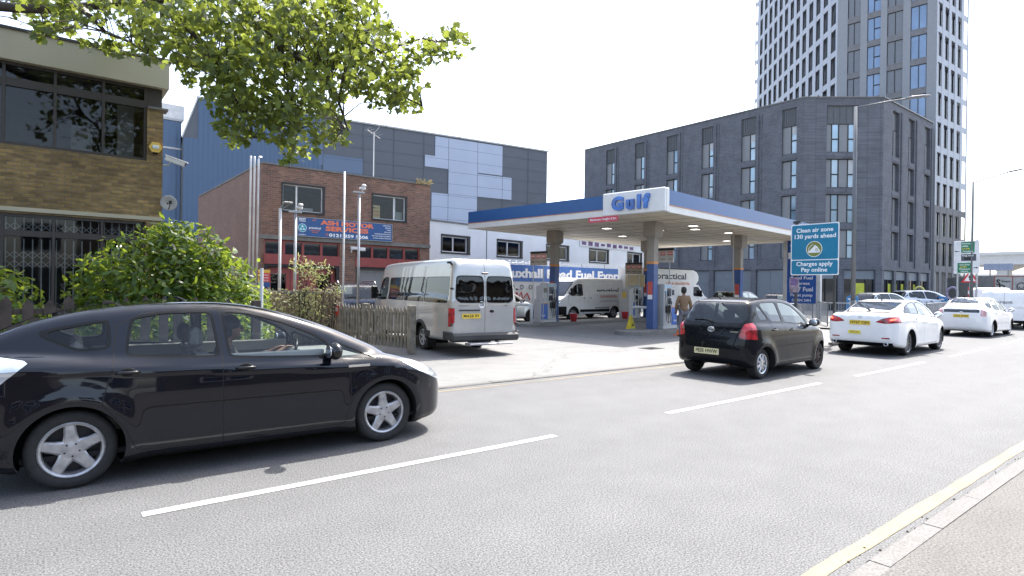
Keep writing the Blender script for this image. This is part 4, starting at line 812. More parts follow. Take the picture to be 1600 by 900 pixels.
for q in ((-.02, -.07, -.02, 3.97, -.015, .0), (-.02, -.07, .71, 3.97, -.015, .73), (-.02, -.07, 0, 0, -.015, .71), (3.95, -.07, 0, 3.97, -.015, .71)): b.box(*q)
b.build('frame', [M('sign_edge', .3, .5)], sg); X1, Z1 = (1, 0, 0), (0, 0, 1)
def T(s, x, z, sz, m, w_, bold=.02, y=-.062, **k): return text(sg, s, (x, y, z), X1, Z1, sz, m, bold, width=w_, **k)
T('ASH MOTOR', 2.00, .565, .235, ORG, 2.25, .05); T('SERVICES', 1.98, .34, .235, ORG, 1.80, .05); T('0121 359 5606', 2.05, .095, .17, LWHT, 1.65, .035); T('MOT', .17, .64, .12, LWHT, .26, .03); T('TESTING', .17, .565, .06, LWHT, .25, .02); T('CLASS 4', .17, .05, .06, LWHT, .27, .02)
T('AT', .62, .63, .08, ORG, .16, .02, shear=.3); T('practical', .66, .335, .12, LWHT, .46, .02); T('CAR & VAN', .66, .235, .06, ORG, .36, .015); T('RENTAL', .66, .165, .06, ORG, .24, .015); T('O', 1.14, .11, .14, ORG, .10, .0)
for k, (t_, w_) in enumerate((('SERVICING', .36), ('BRAKES', .26), ('TYRES', .20), ('EXHAUSTS', .30), ('ENGINE DIAGNOSTICS', .74), ('AIR-CON, WHEEL ALIGNMENT', .86), ('WWW.ASHMOTOR.COM', .80))): T(t_, 3.90-w_/2, .64-.09*k, .065, LWHT, w_, .012)
b = MB(); n = 24; b.lathe([(.001, -.004), (.15, -.004), (.15, .0)], n, 'y', (.17, -.063, .31)); mo = b.build('test_emblem', [M('emblem_teal', (.03, .30, .38), .5)], sg)
b = MB(); b.lathe([(.150, -.006), (.163, -.006), (.163, 0), (.150, 0)], n, 'y', (.17, -.063, .31))
for cx, cz in ((.17, .375), (.115, .27), (.225, .27)): b.prism([(cx-.045, cz-.035), (cx+.045, cz-.035), (cx, cz+.045)], -.072, -.0675)
b.build('emblem_mark', [LWHT], mo)
GLV = M('galvanised', (.35, .36, .37), .45, .6)
for k, (x, zt) in enumerate(((5.92, 6.32), (6.05, 6.32), (6.19, 6.32))):
    b = MB(); b.tube([(x-.02, 22.9, 1.5), (x, 22.9, zt-.08), (x+.02, 22.9, zt), (x+.12, 22.98, zt+.03)] if k == 2 else [(x-.02, 22.9, 1.5), (x, 22.9, zt-.06), (x, 22.9, zt)], .035, 8); b.tube([(x-.02, 22.9, 0), (x-.02, 22.9, 1.52)], .04, 8)
    tag(b.build('white_pipe', [WFR], None, True), ['leftmost of the three white pipes up the garage corner', 'middle one of the three white pipes up the garage corner', 'white pipe with a bent top at the right of the three on the garage corner'][k], 'pipe', 'white pipes on the garage corner')
nb = E('notice_board', (6.20, 22.75, 1.55), 0, 'small notice board with a yellow top and red panel at the garage corner', 'sign'); b = MB(); b.box(-.02, 0, .18, .40, .02, .52); b.build('red_panel', [M('notice_red', (.5, .05, .05), .5)], nb); b = MB(); b.box(-.02, 0, .52, .40, .02, .64); b.build('yellow_panel', [M('notice_yellow', (.7, .42, .06), .5)], nb)
b = MB(); b.box(-.02, 0, 0, .40, .02, .18); b.build('blue_panel', [BLU], nb); b = MB(); b.box(0, .02, -1.55, .04, .06, .6); b.box(.34, .02, -1.55, .38, .06, .6); b.build('post', [GLV], nb)
for k in range(3): text(nb, ['WARNING', 'NO PARKING', 'CCTV IN USE'][k], (.19, -.002, .44-.10*k), X1, Z1, .06, LWHT, .01, width=.3)
wd = E('dry_weed', (13.2, 23.0, 6.15), 0, 'dry straw coloured weed growing on the garage roof corner', 'plant'); b = MB(); rn = random.Random(4)
for i in range(46):
    a = rn.uniform(0, 2*PI); l_ = rn.uniform(.12, .42); x0 = rn.uniform(-.5, .2); p = Vector((x0, -.05, 0)); q = Vector((x0+l_*math.cos(a)*.9, -.05-.15*abs(math.sin(a)), rn.uniform(-.06, .26))); m_ = (p+q)/2+Vector((0, 0, .05)); d = Vector((0, 0, .03)); b.add([p, m_-d, q, m_+d], [(0, 1, 2, 3)])
b.build('dry_leaves', [M('straw', (.38, .30, .15), .8, var=.3)], wd)
# ------------------------------------------------------------ white rendered building behind the station
WREN = M('white_render', (.56, .57, .58), .7, var=.08, scale=.7)
wb = E('white_building', (15.1, 25.75, 0), .16, 'long white rendered building with small dark framed windows behind the fuel banner', 'building')
wn = [(.75, 2.78, 3.34, 4.33), (4.82, 7.0, 3.32, 4.36), (9.16, 11.5, 3.34, 4.36), (13.7, 16.1, 3.36, 4.36), (18.5, 20.6, 3.27, 4.36)]
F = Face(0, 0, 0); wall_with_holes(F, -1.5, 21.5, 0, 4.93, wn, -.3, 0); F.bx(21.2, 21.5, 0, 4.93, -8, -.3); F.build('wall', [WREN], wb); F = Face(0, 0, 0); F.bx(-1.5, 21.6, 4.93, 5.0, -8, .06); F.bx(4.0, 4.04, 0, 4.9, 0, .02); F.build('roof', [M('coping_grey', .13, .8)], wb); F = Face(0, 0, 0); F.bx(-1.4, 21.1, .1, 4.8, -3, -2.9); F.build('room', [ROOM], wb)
for a, c_, z0, z1 in wn:
    F = Face(0, 0, 0); F.bx(a, c_, z1-.1, z1, -.2, .03); F.bx(a, c_, z0, z0+.08, -.2, .04); F.bx(a, a+.06, z0+.08, z1-.1, -.2, .02); F.bx(c_-.2, c_, z0+.08, z1-.1, -.2, .02); fr = F.build('window', [BFR], wb); m = a+(c_-a)*.42
    F = Face(0, 0, 0); F.bx(a+.08, c_-.2, z0+.08, z0+.13, -.12, -.05); F.bx(a+.08, c_-.2, z1-.15, z1-.1, -.12, -.05); F.bx(m-.03, m+.03, z0+.13, z1-.15, -.12, -.05); F.bx(c_-.26, c_-.2, z0+.13, z1-.15, -.12, -.05); F.bx(a+.08, a+.13, z0+.13, z1-.15, -.12, -.05); F.build('frame', [WFR], fr); F = Face(0, 0, 0); F.pane(a, c_, z0, z1, -.08); F.build('pane', [WGL], fr)
F = Face(0, 0, 0); F.bx(12.6, 19.5, 4.42, 4.86, 0, .05); bn = F.build('banner_strip', [M('banner_pale', .5, .6)], wb); F = Face(0, 0, 0); rn = random.Random(9)
for k in range(9): u = 12.8+k*.74; F.bx(u, u+.5, 4.48+rn.uniform(0, .08), 4.70+rn.uniform(0, .12), .05, .055)
F.build('banner_picture', [M('banner_dark', (.10, .05, .12), .6, var=.6, scale=3)], bn)
fb = E('fuel_banner', (18.6, 24.6, 0), 0, 'long blue fuel banner with large white lettering along a white boundary wall', 'banner'); b = MB(); b.box(-1.6, 0, 0, 10.6, .16, 2.0); b.build('boundary_wall', [WREN], fb); b = MB(); b.box(-1.6, -.02, 1.98, 10.35, .10, 2.86); b.build('board', [M('banner_blue', (.05, .14, .40), .5)], fb)
text(fb, 'Vauxhall Road Fuel Express', (5.05, -.024, 2.40), X1, Z1, .66, LWHT, .04, width=10.5)
b = MB()
for k in range(26):
    x = -1.5+k*.45; b.tube([(x+.12*math.cos(t), 0.05, 2.97+.10*math.sin(t)) for t in np.linspace(0, 2*PI, 10)], .008, 4, False)
b.tube([(-1.6, .05, 2.97), (10.2, .05, 2.97)], .008, 4)
for k in range(7): b.tube([(-1.5+k*1.9, .05, 2.0), (-1.5+k*1.9, .05, 3.1)], .02, 6)
b.build('coiled_wire', [GLV], fb)
b = MB()
for k in range(5): b.tube([(.9+k*.62+.11*math.cos(t), -.012, 1.68+.11*math.sin(t)) for t in np.linspace(0, 2*PI, 14)], .022, 5, False)
b.build('round_emblems', [M('emblem_grey', .12, .6)], fb); b = MB(); b.tube([(1.0, -.015, .9), (1.2, -.015, 1.4), (1.3, -.015, 1.1), (1.5, -.015, 1.42), (1.6, -.015, 1.0), (1.9, -.015, 1.35), (2.1, -.015, 1.0)], .04, 6); b.build('red_script', [M('script_red', (.5, .06, .04), .6)], fb)
# ------------------------------------------------------------ grey and blue clad warehouse
wh = E('warehouse', (8.29, 44.3, 0), -.132, 'large warehouse clad in dark grey and pale blue panels behind the garages', 'building')
GD = M('panel_charcoal', (.085, .095, .115), .5, var=.04, scale=.4); GB = CLAD('panel_blue', (.055, .10, .18), .3, .03, .4); GL_ = M('panel_pale_blue', (.36, .41, .52), .45, var=.04, scale=.4); GM = M('panel_mid_blue', (.10, .145, .225), .5, var=.04, scale=.4)
F = Face(0, 0, 0); F.add([F.P(-1.1, 0, 0), F.P(28.0, 0, 0), F.P(28.0, 0, 14.02), F.P(-.22, 0, 14.02), F.P(-1.1, 0, 11.3), F.P(-1.1, -30, 0), F.P(28, -30, 0), F.P(28, -30, 14.02), F.P(-.22, -30, 14.02), F.P(-1.1, -30, 11.3)], [(0, 1, 2, 3, 4), (1, 6, 7, 2), (2, 7, 8, 3), (3, 8, 9, 4), (4, 9, 5, 0)]); F.build('wall', [GD], wh)
F = Face(0, 0, 0); F.bx(-1.05, 7.9, 0, 11.3, .0, .04); F.bx(-.2, 7.9, 11.3, 14.0, 0, .04); F.build('blue_cladding', [GB], wh)
F = Face(0, 0, 0); F.bx(-.3, 28.1, 14.02, 14.14, -30, .1); F.add([F.P(-1.18, .06, 11.3), F.P(-.26, .06, 14.1), F.P(-.20, .06, 14.02), F.P(-1.1, .06, 11.25), F.P(-1.18, -30, 11.3), F.P(-.26, -30, 14.1), F.P(-.20, -30, 14.02), F.P(-1.1, -30, 11.25)], [(0, 3, 2, 1), (0, 1, 5, 4)]); F.build('roof_edge', [M('verge_pale', .40, .5)], wh)
def U(X): return (X-8.29)/math.cos(.132)
F = Face(0, 0, 0); g = .035
for (X0, X1_, z0, z1, k) in ((25.08, 31.37, 12.28, 13.9, 0), (24.2, 31.37, 11.35, 12.28, 0), (26.27, 28.95, 9.3, 11.35, 0), (28.95, 32.3, 9.32, 11.25, 0), (28.95, 29.0, 11.25, 11.35, 0), (24.82, 28.95, 7.0, 9.28, 0), (28.95, 32.3, 5.6, 7.86, 0), (24.82, 28.95, 5.6, 7.0, 0)): F.bx(U(X0), U(X1_), z0, z1, 0, .05)
F.build('pale_panels', [GL_], wh); F = Face(0, 0, 0); F.bx(U(16.2), U(19.18), 6, 10.5, 0, .045); F.bx(U(15.9), U(19.18), 10.5, 11.3, .0, .045); F.bx(U(15.96), U(16.2), 11.3, 14, 0, .045); F.build('mid_panels', [GM], wh)
F = Face(0, 0, 0)
for X in (16.2, 19.18, 21.6, 24.1, 26.27, 28.95, 31.37, 34): F.bx(U(X)-.015, U(X)+.015, 3, 14.0, .05, .055)
for z in np.arange(4.2, 14, .99): F.bx(7.95, 28, z-.009, z+.009, .05, .054)
F.build('panel_joints', [M('joint_dark', (.065, .075, .095), .6)], wh)
an = E('annexe_building', (1, 44.9, 0), 0, 'lower blue clad block between the office and the warehouse', 'building'); b = MB(); b.box(0, 0, 0, 6.2, 12, 12.4); b.build('wall', [GB], an); b = MB(); b.box(-.05, -.06, 12.4, 6.25, 12.05, 12.55); b.box(-.03, -.03, 10.5, 6.2, 0, 10.62); b.build('roof_edge', [M('verge_pale', .40, .5)], an); b = MB(); b.box(1, .2, 12.55, 6.38, 8, 13.5); b.build('plant_room', [M('plant_room_white', .60, .6)], an)
for k, (x, z) in enumerate(((U(20.9), 14.1), (U(27.2), 14.1))):
    a_ = E('rooftop_aerial', (8.29+x*math.cos(.132), 44.3-x*math.sin(.132)-.2, 14.0), 0, ['television aerial on a short mast above the charcoal panels of the warehouse', 'television aerial above the pale blue panels of the warehouse'][k], 'aerial'); b = MB(); b.tube([(0, 0, 0), (0, 0, .5)], .03, 6); b.tube([(-.7, 0, .35), (.7, 0, .62)], .025, 6)
    for i in range(5): b.tube([(-.6+i*.3, -.25, .38+i*.055), (-.6+i*.3, .25, .38+i*.055)], .015, 4)
    b.build('aerial_rods', [M('pale_metal', .3, .5, .4)], a_)
a_ = E('roof_aerial', (11.05, 23.6, 5.7), 0, 'tall thin aerial mast rising from the garage roof against the grey panels', 'aerial'); b = MB(); b.tube([(0, 0, 0), (0, 0, 2.5)], .022, 6); b.build('mast', [WFR], a_); b = MB(); b.tube([(-.34, -.1, 2.52), (.34, .1, 2.30)], .014, 6); b.tube([(.05, 0, 2.5), (.35, .05, 2.9)], .012, 6)
for i in range(5): x = -.3+i*.14; b.tube([(x, -.3, 2.5-x*.3), (x, .3, 2.5-x*.3)], .009, 4)
b.build('aerial_rods', [M('pale_metal', .3, .5, .4)], a_)
# ------------------------------------------------------------ dark brick apartment block
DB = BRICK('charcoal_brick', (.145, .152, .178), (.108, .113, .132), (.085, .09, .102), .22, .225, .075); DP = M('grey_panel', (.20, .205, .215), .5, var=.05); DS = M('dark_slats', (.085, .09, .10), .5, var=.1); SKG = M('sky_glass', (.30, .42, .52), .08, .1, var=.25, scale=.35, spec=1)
ab = E('apartment_block', (51.1, 24.6, 0), 0, 'dark grey brick apartment block with an angled corner behind the fuel station canopy', 'building'); H = 18.25; rows = [4.5, 7.53, 10.57, 13.6]
FA = lambda: Face(0, 26.2, -PI/2); YA = lambda Y: 26.2-(Y-24.6)      # u runs towards the corner as Y falls
FBm = lambda: Face(0, 0, math.atan2(-4.4, 5.1)); FC = lambda: Face(5.1, -4.4, 0)
colsA = [(27.85-1.3*0, 0)]
colsA = [(YA(26.45), YA(25.15)), (YA(30.35), YA(28.95)), (YA(34.6), YA(33.3)), (YA(38.8), YA(37.45)), (YA(43.05), YA(41.75)), (YA(47.3), YA(46.05))]
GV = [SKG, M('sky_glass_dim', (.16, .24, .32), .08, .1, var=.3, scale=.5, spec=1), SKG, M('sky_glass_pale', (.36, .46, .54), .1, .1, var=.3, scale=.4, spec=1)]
def brick_face(mk, ulen, cols, pil, back=-.4):
    F = mk(); holes = []
    for a, c_ in cols:
        holes += [(a, c_, z, z+2.47) for z in rows]+[(a, c_, 16.07, 17.6)]
    wall_with_holes(F, 0, ulen, 3.9, H, holes, back, 0)
    for z in (3.9, 6.98, 10.0, 13.05): F.bx(0, ulen, z, z+.07, 0, .012)
    for p in pil: F.bx(p, p+.14, 3.9, 17.7, 0, .10); F.bx(p+.34, p+.42, 3.9, 17.7, 0, .05)
    for a, c_ in cols:
        for z in rows[1:]: F.bx(a-.1, c_+.05, z-.42, z-.12, .0, .03)
    F.build('wall', [DB], ab)
brick_face(FA, 26.2, colsA, [c_[1]+.22 for c_ in colsA[1:]]); brick_face(FBm, 6.73, [(2.0, 4.62)], []); brick_face(FC, 12.1, [(2.05, 3.6), (5.8, 7.3), (9.95, 11.5)], [3.9, 7.6, 11.7])
def unit(mk, a, c_, z, parts, glass=SKG, n=-.22):
    F = mk(); F.bx(a, c_, z, z+.06, n-.05, n+.06); F.bx(a, c_, z+2.41, z+2.47, n-.05, n+.06); F.mat(1)
    for u0, u1 in parts[0]: F.bx(u0, u1, z+.06, z+2.41, n-.05, n+.02)
    F.mat(0)
    for u0, u1 in parts[1]: F.bx(u0, u0+.07, z+.06, z+2.41, n-.05, n+.06); F.bx(u1-.07, u1, z+.06, z+2.41, n-.05, n+.06); F.bx(u0+.07, u1-.07, z+1.10, z+1.20, n-.05, n+.06)
    fr = F.build('window', [BFR, DP], ab); F = mk()
    for u0, u1 in parts[1]: F.pane(u0, u1, z+.03, z+2.44, n)
    F.build('pane', [glass if glass is not SKG else GV[int((a*7.3+z*3.1) % 4)]], fr)
    if glass is SKG and int(a*3.7+z*5.3) % 3 == 0:
        F = mk(); u0, u1 = parts[1][-1]; F.pane(u0+.07, u1-.07, z+1.2+.5*(int(z) % 2), z+2.41, n+.01); F.build('blind', [M('blind_white', (.42, .44, .46), .7)], fr)
for a, c_ in colsA:
    m = a+(c_-a)*.56
    for z in rows: unit(FA, a, c_, z, ([(a, m)], [(m, c_)]))
    F = FA(); F.bx(a, c_, 16.07, 17.6, -.3, -.16)
    for i in range(7): F.bx(a+.05+i*.19, a+.12+i*.19, 16.1, 17.55, -.16, -.12)
    F.build('louvre_panel', [DS], ab)
for z in rows: unit(FBm, 2.0, 4.62, z, ([(2.0, 2.46), (3.12, 3.84)], [(2.46, 3.12), (3.84, 4.42)]))
F = FBm(); F.bx(2.0, 4.62, 16.07, 17.6, -.3, -.16)
for i in range(5): F.bx(2.1+i*.53, 2.14+i*.53, 16.1, 17.55, -.16, -.13)
F.build('louvre_panel', [DS], ab)
for a, c_ in ((2.05, 3.6), (5.8, 7.3), (9.95, 11.5)):
    for z in rows: unit(FC, a, c_, z, ([(a+.9, c_)], [(a, a+.9)]), DGL, -.3)
    F = FC(); F.bx(a, c_, 16.07, 17.6, -.35, -.25); F.build('louvre_panel', [DS], ab)
b = MB(); b.add([(-.08, 26.2, H), (-.08, -.05, H), (5.07, -4.5, H), (17.25, -4.5, H), (17.25, 10, H), (9, 26.2, H)]+[(-.08, 26.2, H+.09), (-.08, -.05, H+.09), (5.07, -4.5, H+.09), (17.25, -4.5, H+.09), (17.25, 10, H+.09), (9, 26.2, H+.09)], [(5, 4, 3, 2, 1, 0), (6, 7, 8, 9, 10, 11)]+[(i, (i+1) % 6, 6+(i+1) % 6, 6+i) for i in range(6)]); b.build('roof', [M('roof_trim', .16, .5)], ab)
b = MB(); b.box(.5, 1, 0, 15, 26, 18.2); b.add([(17.2, -4.4, 0), (17.2, 10, 0), (17.2, 10, H), (17.2, -4.4, H)], [(0, 1, 2, 3)]); b.build('core_wall', [ROOM], ab)
GP = M('ground_panel', (.16, .185, .215), .5, var=.06); YG = M('poster_lime', (.50, .52, .05), .6)
for mk, ul, seg in ((FA, 26.2, 6), (FBm, 6.73, 2), (FC, 12.1, 4)):
    F = mk(); F.bx(0, ul, 3.55, 3.9, -.4, .04); w_ = ul/seg
    for k in range(seg+1): u = min(max(k*w_, .25), ul-.25); F.bx(u-.25, u+.25, 0, 3.55, -.4, .02)
    F.build('ground_floor_piers', [DB], ab)
    for k in range(seg):
        u0, u1 = k*w_+.28, (k+1)*w_-.28
        if mk is FA:
            F = mk(); F.bx(u0, u1, 0, 3.5, -.3, -.2)
            if k % 2 == 0:
                for z in np.arange(.3, 3.4, .78): F.bx(u0+.05, u1-.05, z, z+.74, -.2, -.17)
            else:
                for q in range(3): F.bx(u0+.05+q*(u1-u0-.05)/3, u0+(q+1)*(u1-u0-.05)/3, .05, 2.2, -.2, -.17); F.bx(u0+.05+q*(u1-u0-.05)/3, u0+(q+1)*(u1-u0-.05)/3, 2.26, 3.45, -.2, -.17)
            F.build('shopfront_panel', [GP], ab)
        else:
            F = mk(); F.bx(u0, u1, 2.75, 3.5, -.3, -.15); F.build('shutter_box', [GP], ab); F = mk()
            n = 3
            for q in range(n+1): u = u0+(u1-u0)*q/n; F.bx(u-.04, u+.04, 0, 2.75, -.3, -.18)
            fr = F.build('shop_window', [BFR], ab); F = mk(); F.pane(u0, u1, 0, 2.75, -.25); F.build('pane', [DGL], fr)
            for q in ((1,) if mk is FBm and k == 1 else (0, 2) if mk is FC and k < 3 else ()): F = mk(); ua = u0+(u1-u0)*q/n; F.bx(ua+.06, ua+(u1-u0)/n-.06, .9, 2.4, -.24, -.225); F.build('window_poster', [YG], fr)
tag(ab, ab['label'], 'building')
# ------------------------------------------------------------ tower
tw = E('tower_block', (68.4, 29.3, 0), 0, 'tall residential tower with a white window grid rising behind the dark apartment block', 'tower'); HT = 49.4; WG = M('grid_white', (.28, .305, .355), .5, var=.03); TG = M('tower_grey', (.25, .26, .28), .5, var=.04); TGP = M('tower_grey_panel', (.175, .19, .21), .5, var=.05); TBR = M('tower_band', (.17, .165, .17), .6)
P3 = (18.8, 20.4); la = math.atan2(-P3[1], -P3[0]); LL = math.hypot(*P3)
FL = lambda: Face(P3[0], P3[1], la); FM = lambda: Face(0, 0, math.atan2(-9, 1.1)); FR_ = lambda: Face(1.1, -9, math.atan2(-.34, 8.8))
ZF = [25.4+3*k for k in range(-8, 9)]
def grid_face(mk, ul, n, mat, z0, z1, ww, name='wall_grid', fin=.22):
    F = mk(); p = ul/n
    for k in range(n+1): F.bx(max(0, k*p-(p-ww)/2), min(ul, k*p+(p-ww)/2), z0, z1, -.05, 0)
    for z in [zz for zz in ZF if z0 <= zz+2.3 <= z1+3]: F.bx(0, ul, z+2.35, min(z1, z+3), -.06, -.012)
    F.build(name, [mat], tw)
grid_face(FL, LL, 14, WG, 9, HT, 1.15); grid_face(FR_, 8.8, 5, WG, 10.4, HT, 1.05); F = FR_()
for k in range(6): F.bx(max(0, k*1.76-.35), min(8.8, k*1.76+.35), 0, 10.4, -.05, .0)
for z in ZF:
    if z < 9: F.bx(0, 8.8, z+2.35, z+3, -.06, -.012)
F.build('lower_grid', [M('tower_dark_brick', (.12, .12, .13), .7)], tw)
F = FL(); F.bx(0, LL, 0, HT, -1.2, -.4); F.build('inner_wall', [DS], tw)
F = FL(); p = LL/14
for k in range(14):
    for z in ZF: F.bx(k*p+.42, k*p+p*.55, z, z+2.35, -.38, -.30); F.bx(k*p+p*.55, k*p+p-.42, z, z+2.35, -.36, -.24)
o = F.build('window_row', [M('tower_window_dark', (.09, .105, .125), .15, var=.4, scale=.25, spec=.8)], tw); o['kind'] = 'stuff'
F = FR_(); F.bx(0, 8.8, 0, HT, -1.2, -.42); F.build('inner_wall', [DS], tw)
for k in range(5):
    for z in ZF:
        if z > 36 or z < 3: continue
        F = FR_(); F.bx(k*1.76+.3, k*1.76+1.46, z, z+2.35, -.40, -.33); F.mat(1).bx(k*1.76+.82, k*1.76+.95, z, z+2.35, -.33, -.24); F.build('window', [M('tower_window_dark', .08), TG], tw)
F = FM(); Lm = 9.07; uu_ = lambda x: (x-1308)/153*Lm
F.bx(0, Lm, 0, HT, -1.2, -.2)
for a, c_ in ((1308, 1325), (1346, 1357), (1378, 1388), (1412, 1423), (1447, 1461.0)): F.bx(uu_(a), uu_(c_), 0, HT, -.2, 0)
for z in ZF: F.bx(.0, Lm, z+2.98, z+3.0, -.01, .006)
F.mat(1)
for a, c_ in ((1325, 1346), (1357, 1378), (1388, 1412), (1423, 1447)):
    for z in ZF: F.bx(uu_(a), uu_(c_), z+2.35, z+2.96, -.2, -.05)
F.build('wall', [TG, TBR], tw)
for a, c_, kd in ((1325, 1346, 0), (1357, 1378, 1), (1388, 1412, 0), (1423, 1447, 2)):
    for z in ZF:
        if not 3 < z < 36: continue
        a_, b_ = uu_(a), uu_(c_); m = (a_+b_)/2; F = FM(); F.bx(a_, a_+.05, z, z+2.35, -.2, -.10); F.bx(m-.03, m+.03, z, z+2.35, -.2, -.10); F.bx(a_+.05, b_, z+2.29, z+2.35, -.2, -.10)
        if kd == 1: F.bx(m, b_, z+1.1, z+1.2, -.2, -.1)
        fr = F.build('window', [BFR], tw); F = FM(); F.pane(a_, b_, z, z+2.35, -.15); F.build('pane' if kd else 'blank_panel', [BGL if kd else TGP], fr)
b = MB(); b.add([(.0, .2, HT), (1.1, -9, HT), (9.9, -9.34, HT), (18.8, 20.4, HT)], [(0, 1, 2, 3)]); b.build('roof', [DS], tw)
# ------------------------------------------------------------ fuel station canopy and islands
cn = E('canopy', (15.8, 12.07, 0), .12, 'flat fuel station canopy with a blue and white fascia on four columns', 'canopy'); LU, LV = 15.3, 9.6
FBL = M('fascia_blue', (.012, .080, .24), .4, var=.06); FWH = M('fascia_white', (.62, .61, .58), .45, var=.05); FOR = M('fascia_orange', (.42, .16, .07), .5); CEI = M('canopy_soffit', (.66, .59, .46), .6, var=.07, scale=.7); CAP = M('column_stone', (.30, .28, .25), .7, var=.08); REDS = M('sticker_red', (.5, .08, .06), .5); CBL = M('column_blue', (.04, .09, .24), .45, var=.1); TAN = M('column_ring', (.60, .26, .09), .5)
b = MB(); b.box(.06, .06, 4.22, LU-.06, LV-.06, 4.80); b.build('roof_slab', [CEI], cn)
b = MB()
for k in range(1, 13): b.box(k*1.18, .08, 4.212, k*1.18+.02, LV-.08, 4.22)
for k in range(1, 8): b.box(.08, k*1.2, 4.214, LU-.08, k*1.2+.02, 4.2195)
b.build('soffit_joints', [M('joint_tan', (.34, .30, .24), .7)], cn)
def fascia(z0, z1, out, mat, nm, v0=0):
    b = MB(); b.box(-out, (2.40 if v0 else -out), z0, .06, LV+out, z1); b.box(-out if not v0 else .06+.0, -out, z0, LU+out, .06, z1) if not v0 else b.box(.25, -out, z0, LU+out, .06, z1)
    b.box(LU-.06, .06, z0, LU+out, LV+out, z1); b.box(.06, LV-.06, z0, LU-.06, LV+out, z1); return b.build(nm, [mat], cn)
fascia(4.445, 4.93, .03, FBL, 'blue_fascia', 1); fascia(4.42, 4.445, .035, FOR, 'orange_line', 1); fascia(4.20, 4.42, .02, FWH, 'white_fascia')
b = MB(); b.box(-.07, -.06, 4.20, .05, 2.40, 4.99, .03); b.box(.05, -.06, 4.20, .25, .05, 4.99, .03); cp = b.build('corner_panel', [M('corner_white', (.66, .66, .65), .4, var=.05)], cn)
GBL = M('logo_blue', (.02, .12, .42), .3, var=.4, scale=4, coat=.5)
text(cp, 'Gulf', (-.075, 1.255, 4.565), (0, -1, 0), (0, 0, 1), .60, GBL, .06, depth=.07, width=1.50, name='raised_letters', gap=1.35)
b = MB(); b.box(-.05, 1.75, 4.01, -.03, 3.02, 4.20); hb = b.build('height_sign', [M('height_red', (.50, .06, .09), .5)], cn); text(hb, 'Maximum Height 4.2m', (-.052, 2.385, 4.105), (0, -1, 0), (0, 0, 1), .11, LWHT, .012, width=1.12)
for u, v in ((2.7, 2.05), (3.15, 7.35), (10.05, 1.95), (10.3, 7.0)):
    b = MB(); b.box(u-.15, v-.15, 2.72, u+.15, v+.15, 3.62); b.add([(u-.15, v-.15, 3.56), (u+.15, v-.15, 3.56), (u+.15, v+.15, 3.56), (u-.15, v+.15, 3.56), (u-.27, v-.27, 3.70), (u+.27, v-.27, 3.70), (u+.27, v+.27, 3.70), (u-.27, v+.27, 3.70)], [(0, 1, 5, 4), (1, 2, 6, 5), (2, 3, 7, 6), (3, 0, 4, 7)]); b.box(u-.27, v-.27, 3.70, u+.27, v+.27, 4.21)
    co = b.build('column', [CAP], cn); b = MB(); b.box(u-.16, v-.16, 2.62, u+.16, v+.16, 2.72); b.build('orange_ring', [TAN], co); b = MB(); b.box(u-.15, v-.15, 0, u+.15, v+.15, 2.62); b.build('blue_base', [CBL], co); b = MB(); b.box(u-.158, v-.10, 1.45, u-.15, v+.10, 1.95); b.mat(1).box(u-.158, v-.10, 1.28, u-.15, v+.10, 1.45); b.build('sticker', [REDS, LWHT], co)
for k, (u, v) in enumerate(((4.6, 1.4), (5.9, 2.0), (3.4, 4.7), (5.4, 3.4), (8.2, 1.6), (6.9, 6.3), (12.3, 3.6))):
    b = MB(); b.box(u-.2, v-.2, 4.19, u+.2, v+.2, 4.213); b.mat(1).box(u-.15, v-.15, 4.182, u+.15, v+.15, 4.19); b.build('canopy_lamp', [CAP, M('lamp_glow', (1, .98, .92), .5, var=0, emis=.8)], cn)
b = MB(); b.tube([(7.3, 1.0, 4.215), (7.35, 1.0, 2.6), (7.55, .95, .1)], .025, 6); b.build('hanging_cable', [M('cable_tan', (.30, .27, .22), .7)], cn)
ISL = GROUNDM('island_concrete', (.13, .125, .115), (.24, .23, .21), 40, .7, .8, .3, .2)
def on(u, v): return (15.8+u*math.cos(.12)-v*math.sin(.12), 12.07+u*math.sin(.12)+v*math.cos(.12))
def capsule(u0, u1, v, w_, h):
    P = [(u1+w_*math.sin(t), v+w_*-math.cos(t)) for t in np.linspace(0, PI, 9)]+[(u0-w_*math.sin(t), v+w_*math.cos(t)) for t in np.linspace(0, PI, 9)]
    b = MB(); b.prism(P, 0, h, 'z'); return b
for k, v in enumerate((1.95, 7.3)):
    o = capsule(1.2, 11.6, v, .62, .13).build('pump_island', [ISL]); o.location = (15.8, 12.07, .02); o.rotation_euler = (0, 0, .12)
    tag(o, ['long concrete pump island nearer the road, with the hoop barrier at its end', 'long concrete pump island nearer the white van'][k], 'island')
PMW = M('pump_grey', (.46, .46, .45), .4, var=.05); PMB = M('pump_blue', (.03, .12, .42), .35, var=.08); HOSE = M('hose_black', .012, .5, var=0)
